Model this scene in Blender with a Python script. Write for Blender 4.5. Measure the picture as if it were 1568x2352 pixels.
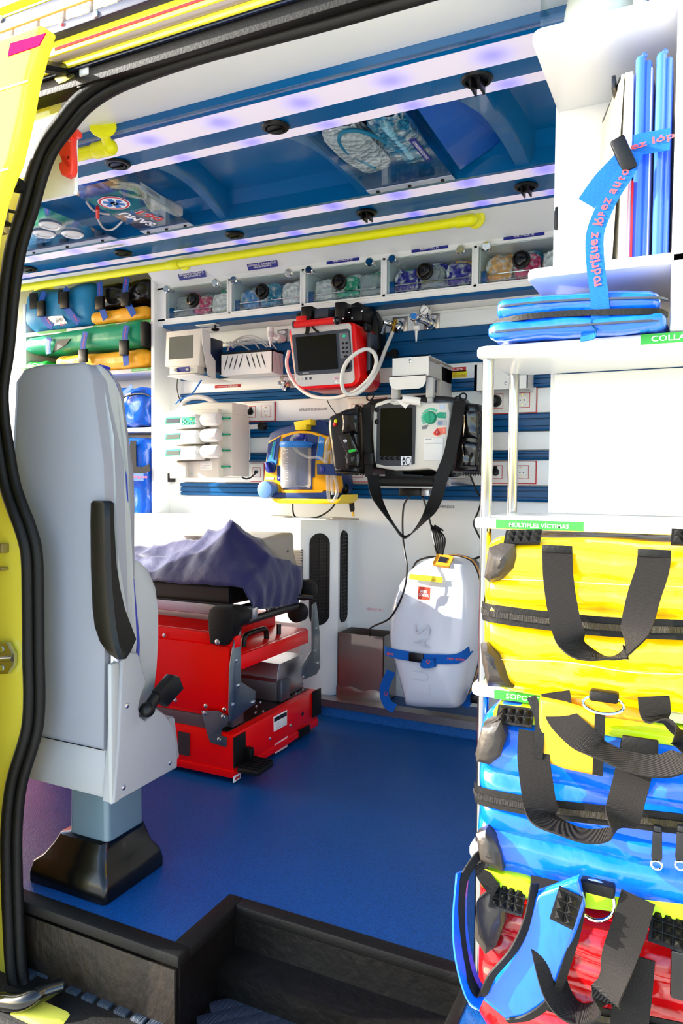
import bpy, bmesh, math, random
from mathutils import Vector as V, Matrix, noise
random.seed(7)
SC = bpy.context.scene
COL = SC.collection
for o in list(bpy.data.objects): bpy.data.objects.remove(o)
# ---------------------------------------------------------------- camera
F, CX, CY, CAMH = 1691.0, 784.0, 1176.0, 0.91
YAW, PITCH, ROLL = [math.radians(a) for a in (25.849, 2.463, -0.44)]
_f = V((-math.sin(YAW)*math.cos(PITCH), math.cos(YAW)*math.cos(PITCH), -math.sin(PITCH)))
_r = V((math.cos(YAW), math.sin(YAW), 0)); _d = _f.cross(_r)
CR = _r*math.cos(ROLL)+_d*math.sin(ROLL); CD = -_r*math.sin(ROLL)+_d*math.cos(ROLL); CF = _f
cam = bpy.data.cameras.new('camera'); camo = bpy.data.objects.new('camera', cam); COL.objects.link(camo)
cam.sensor_fit = 'VERTICAL'; cam.sensor_height = 36.0; cam.lens = F/2352*36; cam.clip_start = .02
camo.matrix_world = Matrix(((CR.x,-CD.x,-CF.x,0),(CR.y,-CD.y,-CF.y,0),(CR.z,-CD.z,-CF.z,CAMH),(0,0,0,1)))
SC.camera = camo
# ---------------------------------------------------------------- light
SUN_TRAVEL = V((2.7, 1.0, -1.16))
SUN_STRENGTH = 6.8
SKY_STRENGTH = 0.36
EXPOSURE = 1.22
w = bpy.data.worlds.new('sky'); SC.world = w; w.use_nodes = True
nt = w.node_tree; nt.nodes.clear()
sk = nt.nodes.new('ShaderNodeTexSky'); sk.sky_type = 'NISHITA'; sk.sun_disc = False
sk.sun_elevation = math.asin(-SUN_TRAVEL.normalized().z); sk.sun_rotation = math.atan2(-SUN_TRAVEL.x, -SUN_TRAVEL.y)
sk.altitude = 100; sk.air_density = 1.0; sk.dust_density = 1.5; sk.ozone_density = 1.0
bg = nt.nodes.new('ShaderNodeBackground'); bg.inputs[1].default_value = SKY_STRENGTH
wo = nt.nodes.new('ShaderNodeOutputWorld'); nt.links.new(sk.outputs[0], bg.inputs[0]); nt.links.new(bg.outputs[0], wo.inputs[0])
sl = bpy.data.lights.new('sun', 'SUN'); sl.energy = SUN_STRENGTH; sl.angle = .009; sl.color = (1, .965, .9)
so = bpy.data.objects.new('sun', sl); COL.objects.link(so); so.rotation_euler = SUN_TRAVEL.to_track_quat('-Z', 'Y').to_euler(); so.location = (-3, -3, 6)
vs = SC.view_settings; vs.view_transform = 'Standard'; vs.look = 'None'; vs.gamma = 1; vs.exposure = EXPOSURE; vs.use_curve_mapping = False
# ---------------------------------------------------------------- pixel helpers
def ray(px, py): return CR*((px-CX)/F)+CD*((py-CY)/F)+CF
def at(px, py, **k):
    d = ray(px, py); a, v = next(iter(k.items())); i = 'xyz'.index(a); o = V((0, 0, CAMH))
    return o+d*((v-o[i])/d[i])
def xz(px, py, y): p = at(px, py, y=y); return p.x, p.z
def zz(px, py, y): return at(px, py, y=y).z
def xx(px, py, y): return at(px, py, y=y).x
# ---------------------------------------------------------------- materials
def lin(h):
    if isinstance(h, str):
        c = [int(h[i:i+2], 16)/255 for i in (0, 2, 4)]
    else: c = list(h)
    return tuple((x/12.92 if x <= .04045 else ((x+.055)/1.055)**2.4) for x in c)+(1,)
MATS = {}
def mat(name, col, rough=.5, metal=0., spec=.5, coat=0., trans=0., alpha=1., bump=0., bscale=50., var=0., vscale=20., col2=None, emit=None, estr=0., ior=1.45, bstretch=None, detail=4, sheen=0.):
    if name in MATS: return MATS[name]
    m = bpy.data.materials.new(name); m.use_nodes = True; n = m.node_tree.nodes; l = m.node_tree.links
    b = n['Principled BSDF']; c = lin(col)
    b.inputs['Base Color'].default_value = c; b.inputs['Roughness'].default_value = rough; b.inputs['Metallic'].default_value = metal
    b.inputs['Specular IOR Level'].default_value = spec; b.inputs['Coat Weight'].default_value = coat; b.inputs['Coat Roughness'].default_value = .05
    b.inputs['Transmission Weight'].default_value = trans; b.inputs['Alpha'].default_value = alpha; b.inputs['IOR'].default_value = ior
    if sheen: b.inputs['Sheen Weight'].default_value = sheen
    if emit: b.inputs['Emission Color'].default_value = lin(emit); b.inputs['Emission Strength'].default_value = estr
    if bump or var:
        tc = n.new('ShaderNodeTexCoord'); src = tc.outputs['Object']
        if bstretch:
            mp = n.new('ShaderNodeMapping'); mp.inputs['Scale'].default_value = bstretch; l.new(src, mp.inputs[0]); src = mp.outputs[0]
    if var:
        t = n.new('ShaderNodeTexNoise'); t.inputs['Scale'].default_value = vscale; t.inputs['Detail'].default_value = detail; l.new(src, t.inputs['Vector'])
        rp = n.new('ShaderNodeValToRGB'); rp.color_ramp.elements[0].position = .5-.25; rp.color_ramp.elements[1].position = .75
        c2 = lin(col2) if col2 else tuple(x*(1-var) for x in c[:3])+(1,)
        rp.color_ramp.elements[0].color = c2; rp.color_ramp.elements[1].color = c
        l.new(t.outputs['Fac'], rp.inputs[0]); l.new(rp.outputs[0], b.inputs['Base Color'])
    if bump:
        t2 = n.new('ShaderNodeTexNoise'); t2.inputs['Scale'].default_value = bscale; t2.inputs['Detail'].default_value = 3; l.new(src, t2.inputs['Vector'])
        bp = n.new('ShaderNodeBump'); bp.inputs['Strength'].default_value = bump; bp.inputs['Distance'].default_value = .01
        l.new(t2.outputs['Fac'], bp.inputs['Height']); l.new(bp.outputs[0], b.inputs['Normal'])
    MATS[name] = m; return m
def webbing(name, col, scale=900., axis=None):
    m = mat(name, col, .75, spec=.3); n = m.node_tree.nodes; l = m.node_tree.links; b = n['Principled BSDF']
    tc = n.new('ShaderNodeTexCoord'); mp = n.new('ShaderNodeMapping'); mp.inputs['Rotation'].default_value = (.0, .0, 0)
    wv = n.new('ShaderNodeTexWave'); wv.inputs['Scale'].default_value = scale/6.28; wv.bands_direction = 'Z' if axis is None else axis
    bp = n.new('ShaderNodeBump'); bp.inputs['Strength'].default_value = .6; bp.inputs['Distance'].default_value = .002
    rp = n.new('ShaderNodeValToRGB'); c = lin(col)
    rp.color_ramp.elements[0].color = tuple(x*.45 for x in c[:3])+(1,); rp.color_ramp.elements[1].color = tuple(min(1, x*1.8) for x in c[:3])+(1,)
    l.new(tc.outputs['Object'], mp.inputs[0]); l.new(mp.outputs[0], wv.inputs[0]); l.new(wv.outputs['Fac'], bp.inputs['Height'])
    l.new(bp.outputs[0], b.inputs['Normal']); l.new(wv.outputs['Fac'], rp.inputs[0]); l.new(rp.outputs[0], b.inputs['Base Color'])
    return m
def speckle(name, base, dots, rough=.35, scale=400):
    m = mat(name, base, rough, spec=.22, coat=.02); n = m.node_tree.nodes; l = m.node_tree.links; b = n['Principled BSDF']
    b.inputs['Coat Roughness'].default_value = .3
    tc = n.new('ShaderNodeTexCoord'); t = n.new('ShaderNodeTexNoise'); t.inputs['Scale'].default_value = scale; t.inputs['Detail'].default_value = 2
    t3 = n.new('ShaderNodeTexNoise'); t3.inputs['Scale'].default_value = 5; t3.inputs['Detail'].default_value = 3
    rp = n.new('ShaderNodeValToRGB'); rp.color_ramp.elements[0].position = .33; rp.color_ramp.elements[1].position = .52
    rp.color_ramp.elements[0].color = lin(dots); rp.color_ramp.elements[1].color = lin(base)
    mr = n.new('ShaderNodeMapRange'); mr.inputs[3].default_value = rough-.08; mr.inputs[4].default_value = rough+.12
    bp = n.new('ShaderNodeBump'); bp.inputs['Strength'].default_value = .25; bp.inputs['Distance'].default_value = .003
    for x in (t, t3): l.new(tc.outputs['Object'], x.inputs['Vector'])
    l.new(t.outputs['Fac'], rp.inputs[0]); l.new(rp.outputs[0], b.inputs['Base Color']); l.new(t3.outputs['Fac'], mr.inputs[0]); l.new(mr.outputs[0], b.inputs['Roughness'])
    l.new(t.outputs['Fac'], bp.inputs['Height']); l.new(bp.outputs[0], b.inputs['Normal'])
    return m
def clear(name, tint='FFFFFF', fac=.12, rough=.05, alpha=.16, gloss=False):
    # thin clear plastic: mostly transparent with a glossy coat
    m = bpy.data.materials.new(name); m.use_nodes = True; n = m.node_tree.nodes; l = m.node_tree.links; n.clear()
    o = n.new('ShaderNodeOutputMaterial'); t = n.new('ShaderNodeBsdfTransparent'); t.inputs[0].default_value = lin(tint)
    g = n.new('ShaderNodeBsdfGlossy' if gloss else 'ShaderNodeBsdfPrincipled'); g.inputs['Color' if gloss else 'Base Color'].default_value = lin(tint); g.inputs['Roughness'].default_value = rough
    mx = n.new('ShaderNodeMixShader'); lw = n.new('ShaderNodeLayerWeight'); lw.inputs[0].default_value = .5; fr = n.new('ShaderNodeMath'); fr.operation = 'POWER'; fr.inputs[1].default_value = 4.5; l.new(lw.outputs['Facing'], fr.inputs[0])
    ad = n.new('ShaderNodeMath'); ad.operation = 'ADD'; ad.inputs[1].default_value = alpha; ad.use_clamp = True
    l.new(fr.outputs[0], ad.inputs[0]);  l.new(ad.outputs[0], mx.inputs[0]); l.new(t.outputs[0], mx.inputs[1]); l.new(g.outputs[0], mx.inputs[2]); l.new(mx.outputs[0], o.inputs[0])
    if name.startswith(('bag_', 'clear_bag')):
        tc = n.new('ShaderNodeTexCoord'); t2 = n.new('ShaderNodeTexVoronoi'); t2.inputs['Scale'].default_value = 70; bp = n.new('ShaderNodeBump'); bp.inputs['Strength'].default_value = .9; bp.inputs['Distance'].default_value = .012
        l.new(tc.outputs['Object'], t2.inputs['Vector']); l.new(t2.outputs['Distance'], bp.inputs['Height']); l.new(bp.outputs[0], g.inputs['Normal'])
    MATS[name] = m; return m
# ---------------------------------------------------------------- mesh helpers
ORI = {}
class B:
    def __init__(s): s.bm = bmesh.new()
    def add(s, t, M=None):
        if M is not None: t.transform(M)
        me = bpy.data.meshes.new('tmp'); t.to_mesh(me); t.free(); s.bm.from_mesh(me); bpy.data.meshes.remove(me); return s
    def box(s, x0, x1, y0, y1, z0, z1, bev=0., seg=2, M=None):
        t = bmesh.new(); bmesh.ops.create_cube(t, size=1)
        bmesh.ops.transform(t, verts=t.verts, matrix=Matrix.Translation(((x0+x1)/2, (y0+y1)/2, (z0+z1)/2)) @ Matrix.Diagonal((abs(x1-x0), abs(y1-y0), abs(z1-z0), 1)))
        if bev:
            bev = min(bev, .49*min(abs(x1-x0), abs(y1-y0), abs(z1-z0)))
            bmesh.ops.bevel(t, geom=t.edges[:], offset=bev, segments=seg, affect='EDGES', profile=.5)
        return s.add(t, M)
    def hexa(s, p, bev=0., seg=2, M=None):   # 8 points: bottom 4 (ccw) then top 4
        t = bmesh.new(); v = [t.verts.new(q) for q in p]
        for f in ((3, 2, 1, 0), (4, 5, 6, 7), (0, 1, 5, 4), (1, 2, 6, 5), (2, 3, 7, 6), (3, 0, 4, 7)): t.faces.new([v[i] for i in f])
        bmesh.ops.recalc_face_normals(t, faces=t.faces)
        if bev: bmesh.ops.bevel(t, geom=t.edges[:], offset=bev, segments=seg, affect='EDGES', profile=.5)
        return s.add(t, M)
    def prism(s, pts, axis, a0, a1, bev=0., seg=2, M=None, capbev=True):
        t = bmesh.new()
        def mk(p, a):
            return {'x': (a, p[0], p[1]), 'y': (p[0], a, p[1]), 'z': (p[0], p[1], a)}[axis]
        lo = [t.verts.new(mk(p, a0)) for p in pts]; hi = [t.verts.new(mk(p, a1)) for p in pts]; n = len(pts)
        f0 = t.faces.new(lo); f1 = t.faces.new(hi[::-1])
        for i in range(n): t.faces.new((lo[i], hi[i], hi[(i+1) % n], lo[(i+1) % n]))
        bmesh.ops.recalc_face_normals(t, faces=t.faces)
        if bev:
            eds = list(set(list(f0.edges)+list(f1.edges)))
            bmesh.ops.bevel(t, geom=eds, offset=bev, segments=seg, affect='EDGES', profile=.5, clamp_overlap=True)
        return s.add(t, M)
    def loft(s, rings, cap=True, closed=True, M=None):
        t = bmesh.new(); R = [[t.verts.new(p) for p in r] for r in rings]; n = len(R[0])
        for a, b in zip(R, R[1:]):
            for i in range(n if closed else n-1):
                j = (i+1) % n
                t.faces.new((a[i], a[j], b[j], b[i]))
        if cap:
            t.faces.new(R[0][::-1]); t.faces.new(R[-1])
        bmesh.ops.recalc_face_normals(t, faces=t.faces)
        return s.add(t, M)
    def cyl(s, p0, p1, r, n=16, r2=None, bev=0., M=None):
        p0, p1 = V(p0), V(p1); d = p1-p0; q = d.to_track_quat('Z', 'Y').to_matrix().to_4x4()
        t = bmesh.new(); bmesh.ops.create_cone(t, cap_ends=True, segments=n, radius1=r, radius2=r if r2 is None else r2, depth=d.length)
        if bev:
            eds = [e for e in t.edges if any(len(f.verts) > 4 for f in e.link_faces)]
            bmesh.ops.bevel(t, geom=eds, offset=bev, segments=2, affect='EDGES', profile=.5)
        t.transform(Matrix.Translation((p0+p1)/2) @ q)
        return s.add(t, M)
    def lathe(s, prof, org, axis='z', n=24, M=None):  # prof: (r, h)
        ax = {'x': V((1, 0, 0)), 'y': V((0, 1, 0)), 'z': V((0, 0, 1))}[axis] if isinstance(axis, str) else V(axis).normalized()
        u = ax.orthogonal().normalized(); v = ax.cross(u); org = V(org); rings = []
        for r, h in prof:
            rings.append([org+ax*h+(u*math.cos(2*math.pi*i/n)+v*math.sin(2*math.pi*i/n))*max(r, 1e-5) for i in range(n)])
        return s.loft(rings, M=M)
    def ball(s, c, rx, ry=None, rz=None, n=16, M=None):
        t = bmesh.new(); bmesh.ops.create_uvsphere(t, u_segments=n, v_segments=max(6, n*2//3), radius=1)
        t.transform(Matrix.Translation(c) @ Matrix.Diagonal((rx, ry or rx, rz or rx, 1)))
        return s.add(t, M)
    def tube(s, pts, r, n=8, sm=4, closed=False, M=None, rs=None):
        P = smooth([V(p) for p in pts], sm, closed) if sm > 1 else [V(p) for p in pts]
        N = len(P); rings = []; up = None
        for i, p in enumerate(P):
            if closed: tg = P[(i+1) % N]-P[i-1]
            else: tg = P[min(i+1, N-1)]-P[max(i-1, 0)]
            if tg.length < 1e-9: tg = V((0, 0, 1))
            tg.normalize()
            if up is None: up = tg.orthogonal().normalized()
            up = (up-tg*up.dot(tg)); up = up.normalized() if up.length > 1e-6 else tg.orthogonal().normalized()
            v = tg.cross(up); rr = r if rs is None else rs[min(len(rs)-1, int(i*len(rs)/N))]
            rings.append([p+(up*math.cos(2*math.pi*k/n)+v*math.sin(2*math.pi*k/n))*rr for k in range(n)])
        if closed: rings.append(rings[0]); return s.loft(rings, cap=False, M=M)
        return s.loft(rings, M=M)
    def ribbon(s, pts, wdir, w, th=.002, sm=5, M=None, closed=False):
        # flat strap: wdir = a vector or one per control point, along its width
        P = [V(p) for p in pts]
        W = [V(wdir)]*len(P) if not isinstance(wdir, list) else [V(q) for q in wdir]
        if sm > 1: P = smooth(P, sm, closed); W = smooth(W, sm, closed)
        N = len(P); rings = []
        for i, p in enumerate(P):
            tg = (P[(i+1) % N]-P[i-1]) if closed else (P[min(i+1, N-1)]-P[max(i-1, 0)])
            tg.normalize(); wd = W[i]-tg*W[i].dot(tg); wd.normalize(); nn = tg.cross(wd)
            a, b = wd*(w/2), nn*(th/2)
            rings.append([p-a-b, p+a-b, p+a+b, p-a+b])
        if closed: rings.append(rings[0])
        return s.loft(rings, cap=not closed, M=M)
    def grid(s, fn, nu, nv, th=0., M=None):
        # surface fn(u,v) -> point, optionally thickened
        t = bmesh.new(); G = [[t.verts.new(fn(i/nu, j/nv)) for j in range(nv+1)] for i in range(nu+1)]
        for i in range(nu):
            for j in range(nv): t.faces.new((G[i][j], G[i+1][j], G[i+1][j+1], G[i][j+1]))
        if th:
            bmesh.ops.recalc_face_normals(t, faces=t.faces)
            bmesh.ops.solidify(t, geom=t.faces[:], thickness=th)
        return s.add(t, M)
    def soft(s, x0, x1, y0, y1, z0, z1, r=.03, n=8, fn=None, M=None, amp=0., fs=12., seed=0.):
        # rounded box with a dense grid, displaced by fn or folds of noise
        c = V(((x0+x1)/2, (y0+y1)/2, (z0+z1)/2)); h = V((abs(x1-x0)/2, abs(y1-y0)/2, abs(z1-z0)/2))
        r = min(r, min(h)*.98)
        t = bmesh.new(); bmesh.ops.create_cube(t, size=2)
        bmesh.ops.subdivide_edges(t, edges=t.edges[:], cuts=n-1, use_grid_fill=True)
        for v in t.verts:
            p = V((v.co.x, v.co.y, v.co.z))
            q = V([math.copysign(min(1., abs(a)), a) for a in p])
            # distribute more of the grid into the rounding
            w = V([q[i]*h[i] for i in range(3)])
            inner = V([max(-(h[i]-r), min(h[i]-r, w[i])) for i in range(3)])
            d = w-inner
            if d.length > 1e-9:
                # map cube corner region onto sphere
                m = max(abs(d[i]) for i in range(3)); d = d.normalized()*m if m > 0 else d
            p = inner+d
            if amp:
                nn = noise.noise(V((p.x*fs+seed, p.y*fs+seed*2, p.z*fs)))+.5*noise.noise(V((p.x*fs*2.3+seed, p.y*fs*2.3, p.z*fs*2.3+seed)))
                g = V([p[i]/h[i] for i in range(3)]).normalized(); p = p+g*nn*amp
            p = p+c
            if fn: p = fn(p)
            v.co = p
        return s.add(t, M)
def smooth(P, k, closed=False):
    out = []; N = len(P); rng = range(N if closed else N-1)
    for i in rng:
        p0 = P[i-1] if (closed or i > 0) else P[0]*2-P[1]; p1 = P[i]; p2 = P[(i+1) % N]
        p3 = P[(i+2) % N] if (closed or i+2 < N) else P[-1]*2-P[-2]
        for j in range(k):
            t = j/k; out.append(.5*((2*p1)+(p2-p0)*t+(2*p0-5*p1+4*p2-p3)*t*t+(3*p1-p0-3*p2+p3)*t**3))
    if not closed: out.append(P[-1].copy())
    return out
def props(o, label=None, cat=None, group=None, kind=None):
    if label: o['label'] = label
    if cat: o['category'] = cat
    if group: o['group'] = group
    if kind: o['kind'] = kind
    return o
def root(name, loc, label=None, cat=None, group=None, kind=None):
    e = bpy.data.objects.new(name, None); COL.objects.link(e); e.location = loc; e.empty_display_size = .05; ORI[e.name] = V(loc)
    return props(e, label, cat, group, kind)
def mk(name, b, m, parent=None, ang=35, flat=False, **k):
    me = bpy.data.meshes.new(name); bm = b.bm if isinstance(b, B) else b
    if parent is not None: o3 = ORI[parent.name]
    else:
        xs = [v.co for v in bm.verts]
        o3 = V(((min(c.x for c in xs)+max(c.x for c in xs))/2, (min(c.y for c in xs)+max(c.y for c in xs))/2, min(c.z for c in xs)))
    bm.transform(Matrix.Translation(-o3)); bm.to_mesh(me); bm.free()
    if not flat:
        me.polygons.foreach_set('use_smooth', [True]*len(me.polygons)); me.set_sharp_from_angle(angle=math.radians(ang))
    ms = m if isinstance(m, (list, tuple)) else [m]
    for q in ms: me.materials.append(MATS[q] if isinstance(q, str) else q)
    o = bpy.data.objects.new(name, me); COL.objects.link(o)
    if parent is not None: o.parent = parent
    else: o.location = o3
    ORI[o.name] = o3
    return props(o, **k)
def dup(o, delta, parent=None, **k):
    # copy of a thing and its parts moved by delta
    c = o.copy(); COL.objects.link(c); c.parent = parent
    if parent is None: c.location = o.location+V(delta)
    ORI[c.name] = ORI[o.name]+V(delta)
    for ch in [q for q in o.children]: dup(ch, delta, c)
    return props(c, **k)
def text(body, h, m, parent, org, right=(1, 0, 0), up=(0, 0, 1), width=None, align='CENTER', name='lettering', ext=.0003, bold=0., shear=0.):
    cu = bpy.data.curves.new('txt', 'FONT'); cu.body = body; cu.align_x = align; cu.align_y = 'CENTER'; cu.size = 1; cu.extrude = 0; cu.resolution_u = 2; cu.offset = bold; cu.shear = shear
    cu.space_line = .85
    to = bpy.data.objects.new('txt', cu); COL.objects.link(to)
    dg = bpy.context.evaluated_depsgraph_get(); me = bpy.data.meshes.new_from_object(to.evaluated_get(dg)); bpy.data.objects.remove(to)
    bm = bmesh.new(); bm.from_mesh(me); bpy.data.meshes.remove(me)
    if not bm.verts: return None
    ys = [v.co.y for v in bm.verts]; xs = [v.co.x for v in bm.verts]; hh = (max(ys)-min(ys)) or 1; ww = (max(xs)-min(xs)) or 1
    sy = h/hh; sx = sy if width is None else width/ww; cy = (max(ys)+min(ys))/2; cx = {'CENTER': (max(xs)+min(xs))/2, 'LEFT': min(xs), 'RIGHT': max(xs)}[align]
    R = V(right).normalized(); U = V(up); U = (U-R*U.dot(R)).normalized(); N = R.cross(U); org = V(org)
    for v in bm.verts: v.co = org+R*((v.co.x-cx)*sx)+U*((v.co.y-cy)*sy)+N*ext
    return mk(name, bm, m, parent, flat=True)
def plate(b, c, right, up, w, h, th=.001, rad=0., n=4):
    # thin flat plate centred on c, front face towards right x up
    R = V(right).normalized(); U = V(up); U = (U-R*U.dot(R)).normalized(); N = R.cross(U); c = V(c)
    pts = rrect(-w/2, w/2, -h/2, h/2, rad, n) if rad else [(-w/2, -h/2), (w/2, -h/2), (w/2, h/2), (-w/2, h/2)]
    b.loft([[c+R*x+U*y-N*(th/2) for x, y in pts], [c+R*x+U*y+N*(th/2) for x, y in pts]])
    return b
def rrect(x0, x1, y0, y1, r, n=5):
    out = []
    r = min(r, abs(x1-x0)/2*.999, abs(y1-y0)/2*.999)
    for cx, cy, a in ((x1-r, y0+r, -90), (x1-r, y1-r, 0), (x0+r, y1-r, 90), (x0+r, y0+r, 180)):
        for i in range(n+1):
            t = math.radians(a+90*i/n); out.append((cx+r*math.cos(t), cy+r*math.sin(t)))
    return out
# ---------------------------------------------------------------- palette
mat('white_panel', 'F1F5F5', .28, spec=.5, coat=.1)
mat('white_shelf', 'D6D8D6', .35, spec=.4, coat=.08)
mat('grey_white', 'D9DCDA', .35)
mat('white_plastic', 'EDEDE8', .35)
mat('warm_plastic', 'E3DFD2', .4)
mat('device_grey', 'C9C8C6', .4)
mat('ceiling_blue', '005E98', .2, spec=.35, coat=.22)
mat('rail_blue', '004F86', .3, spec=.25, coat=.06)
mat('strip_light', 'E9E2EA', .4, emit='F1EAF2', estr=.55)
mat('hi_yellow', 'FFFF0C', .35, spec=.5)
mat('body_yellow', 'F6E838', .2, coat=.8)
mat('black_rubber', '0D0C0A', .55, spec=.3, bump=.1, bscale=200)
mat('black_plastic', '0A0908', .38, spec=.35, bump=.05, bscale=300)
mat('black_gloss', '070707', .16, coat=.25)
mat('black_vinyl', '0D0C0B', .22, spec=.6, bump=.4, bscale=9)
mat('black_metal', '100F10', .3, spec=.6)
mat('chrome', 'D8D8D6', .06, metal=1)
mat('steel', 'B4ABA4', .33, metal=1, bump=.05, bscale=400, bstretch=(1, 1, .05))
mat('zinc', '9AA7AE', .38, metal=1, var=.25, vscale=60)
mat('aluminium', 'B9B9BC', .3, metal=1)
mat('gold', 'C79A3A', .2, metal=1)
mat('red_paint', 'EE0202', .3, spec=.35, coat=.12)
mat('red_plastic', 'E11A14', .35)
mat('red_label', 'C4161C', .45)
mat('green_label', '2F9E36', .45)
mat('navy_label', '1B2585', .4)
mat('yellow_label', 'F2E40A', .45)
mat('label_white', 'F4F4F2', .5)
mat('ink_dark', '1A1C28', .5)
mat('ink_white', 'FFFFFF', .5)
mat('ink_red', 'D1262B', .5)
mat('ink_coral', 'D8494E', .6)
mat('ink_pink', 'E0528A', .5)
mat('ink_blue', '1C6FC0', .5)
mat('ink_yellow', 'E8D9A0', .5)
mat('seat_grey', '86888F', .5, spec=.35, bump=.06, bscale=600)
mat('seat_light', '9DA09E', .5, spec=.35, bump=.06, bscale=600)
mat('seat_plastic', '929496', .4, bump=.04, bscale=500)
mat('post_grey', '5E7480', .32, metal=.15, coat=.3)
mat('piping_blue', '1A2A8E', .5)
mat('strap_blue', '0B52B4', .6, bump=.2, bscale=900)
mat('pvc_blue', '0A63E8', .14, spec=.6, coat=.5, bump=.6, bscale=17)
mat('pvc_yellow', 'FFD20A', .16, spec=.6, coat=.5, bump=.7, bscale=17)
mat('pvc_red', 'C80D12', .13, spec=.6, coat=.5, bump=.7, bscale=17)
mat('pvc_amber', 'F2AE1E', .3, bump=.5, bscale=14)
mat('pvc_lime', 'C6EE12', .3, emit='C6EE12', estr=.0)
mat('green_bag', '12946A', .35, bump=.4, bscale=12)
mat('green_bright', '1FB43C', .4, bump=.4, bscale=18)
mat('teal_bag', '1482B4', .5, bump=.5, bscale=11)
mat('bag_blue', '0A55C8', .15, coat=.4, bump=.8, bscale=12)
mat('blanket', '14164E', .55, spec=.4, bump=.35, bscale=26, sheen=.3)
mat('taupe_vinyl', 'A39C8E', .35, bump=.4, bscale=14)
mat('cable_white', 'E4E2DA', .35)
mat('cable_grey', 'C2C0BA', .4)
mat('cable_blue', '1668B8', .4)
mat('cable_black', '0E0D0C', .4)
mat('screen_dark', '060807', .22, spec=.2, coat=.1)
mat('screen_lcd', '6E746C', .2, coat=.4)
mat('slate', '3A4250', .35)
mat('teal_panel', '17A57E', .4)
mat('mint', '3CC29A', .4)
mat('lsu_yellow', 'F0AE12', .35)
mat('lsu_navy', '14346E', .4)
mat('lsu_blue', '2C7FD0', .4)
mat('knob_blue', '5C86BE', .4)
mat('case_white', 'DCDEE6', .14, coat=.5)
mat('orange', 'E79A2A', .45)
mat('navy_plastic', '1A2440', .4)
mat('lime_paint', 'F4EC58', .25, coat=.7)
mat('magenta', 'C80A50', .9, spec=.05)
mat('headboard_blue', '3A6CF0', .2, coat=.5)
mat('paper', 'F0EEE6', .7)
mat('paper_yellow', 'F4E79A', .7)
mat('paper_pink', 'F0C4CC', .7)
mat('cardboard', 'D9CDB0', .7)
mat('screw', 'D0D4D6', .25, metal=1)
mat('window_dark', '20262A', .1, coat=.5)
mat('pale_bounce_ground', 'C9C6C0', .9, var=.2, vscale=30)  # ground brightened to pale concrete so it bounces sun into the interior
speckle('floor_vinyl', '0F4C8C', '093468', .3, 420)
speckle('ledge_vinyl', '1A5CA4', '103E78', .45, 420)
webbing('web_black', '1E1B19', 1450.)
webbing('web_blue', '1768C8', 1700.)
mat('pole_chrome', 'A8A8A6', .07, metal=1)
clear('clear_plastic', 'F6FAFA', alpha=.03, gloss=True)
clear('clear_tube', 'F2F0EA', alpha=.26)
clear('clear_jar', 'F4F2EE', alpha=.12)
clear('clear_bag', 'F4F8FA', alpha=.28, rough=.12)
clear('glass', 'E6F2F0', alpha=.04, rough=.01)
for nme, c_ in (('bag_pink', 'D8306E'), ('bag_green', '2FB58A'), ('bag_teal', '1488B4'), ('bag_purple', '20149A'), ('bag_milk', 'F2F5F5'), ('bag_amber', 'F0A838'), ('bag_sky', '4A98E0')):
    m_ = mat(nme, c_, .12, spec=.7, coat=.6); n_ = m_.node_tree.nodes; l_ = m_.node_tree.links; b_ = n_['Principled BSDF']
    tc_ = n_.new('ShaderNodeTexCoord'); v_ = n_.new('ShaderNodeTexVoronoi'); v_.inputs['Scale'].default_value = 55; bp_ = n_.new('ShaderNodeBump'); bp_.inputs['Strength'].default_value = 1; bp_.inputs['Distance'].default_value = .015
    nz_ = n_.new('ShaderNodeTexNoise'); nz_.inputs['Scale'].default_value = 38; nz_.inputs['Detail'].default_value = 3; rp_ = n_.new('ShaderNodeValToRGB'); rp_.color_ramp.elements[0].position = .5; rp_.color_ramp.elements[1].position = .66
    rp_.color_ramp.elements[0].color = lin(c_); rp_.color_ramp.elements[1].color = lin('E6ECEC')  # pale noise patches paint white highlights onto the crumpled film
    l_.new(tc_.outputs['Object'], v_.inputs['Vector']); l_.new(tc_.outputs['Object'], nz_.inputs['Vector']); l_.new(v_.outputs['Distance'], bp_.inputs['Height']); l_.new(bp_.outputs[0], b_.inputs['Normal']); l_.new(nz_.outputs['Fac'], rp_.inputs[0]); l_.new(rp_.outputs[0], b_.inputs['Base Color'])
try: SC.cycles.transparent_max_bounces = 16
except Exception: pass
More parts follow.
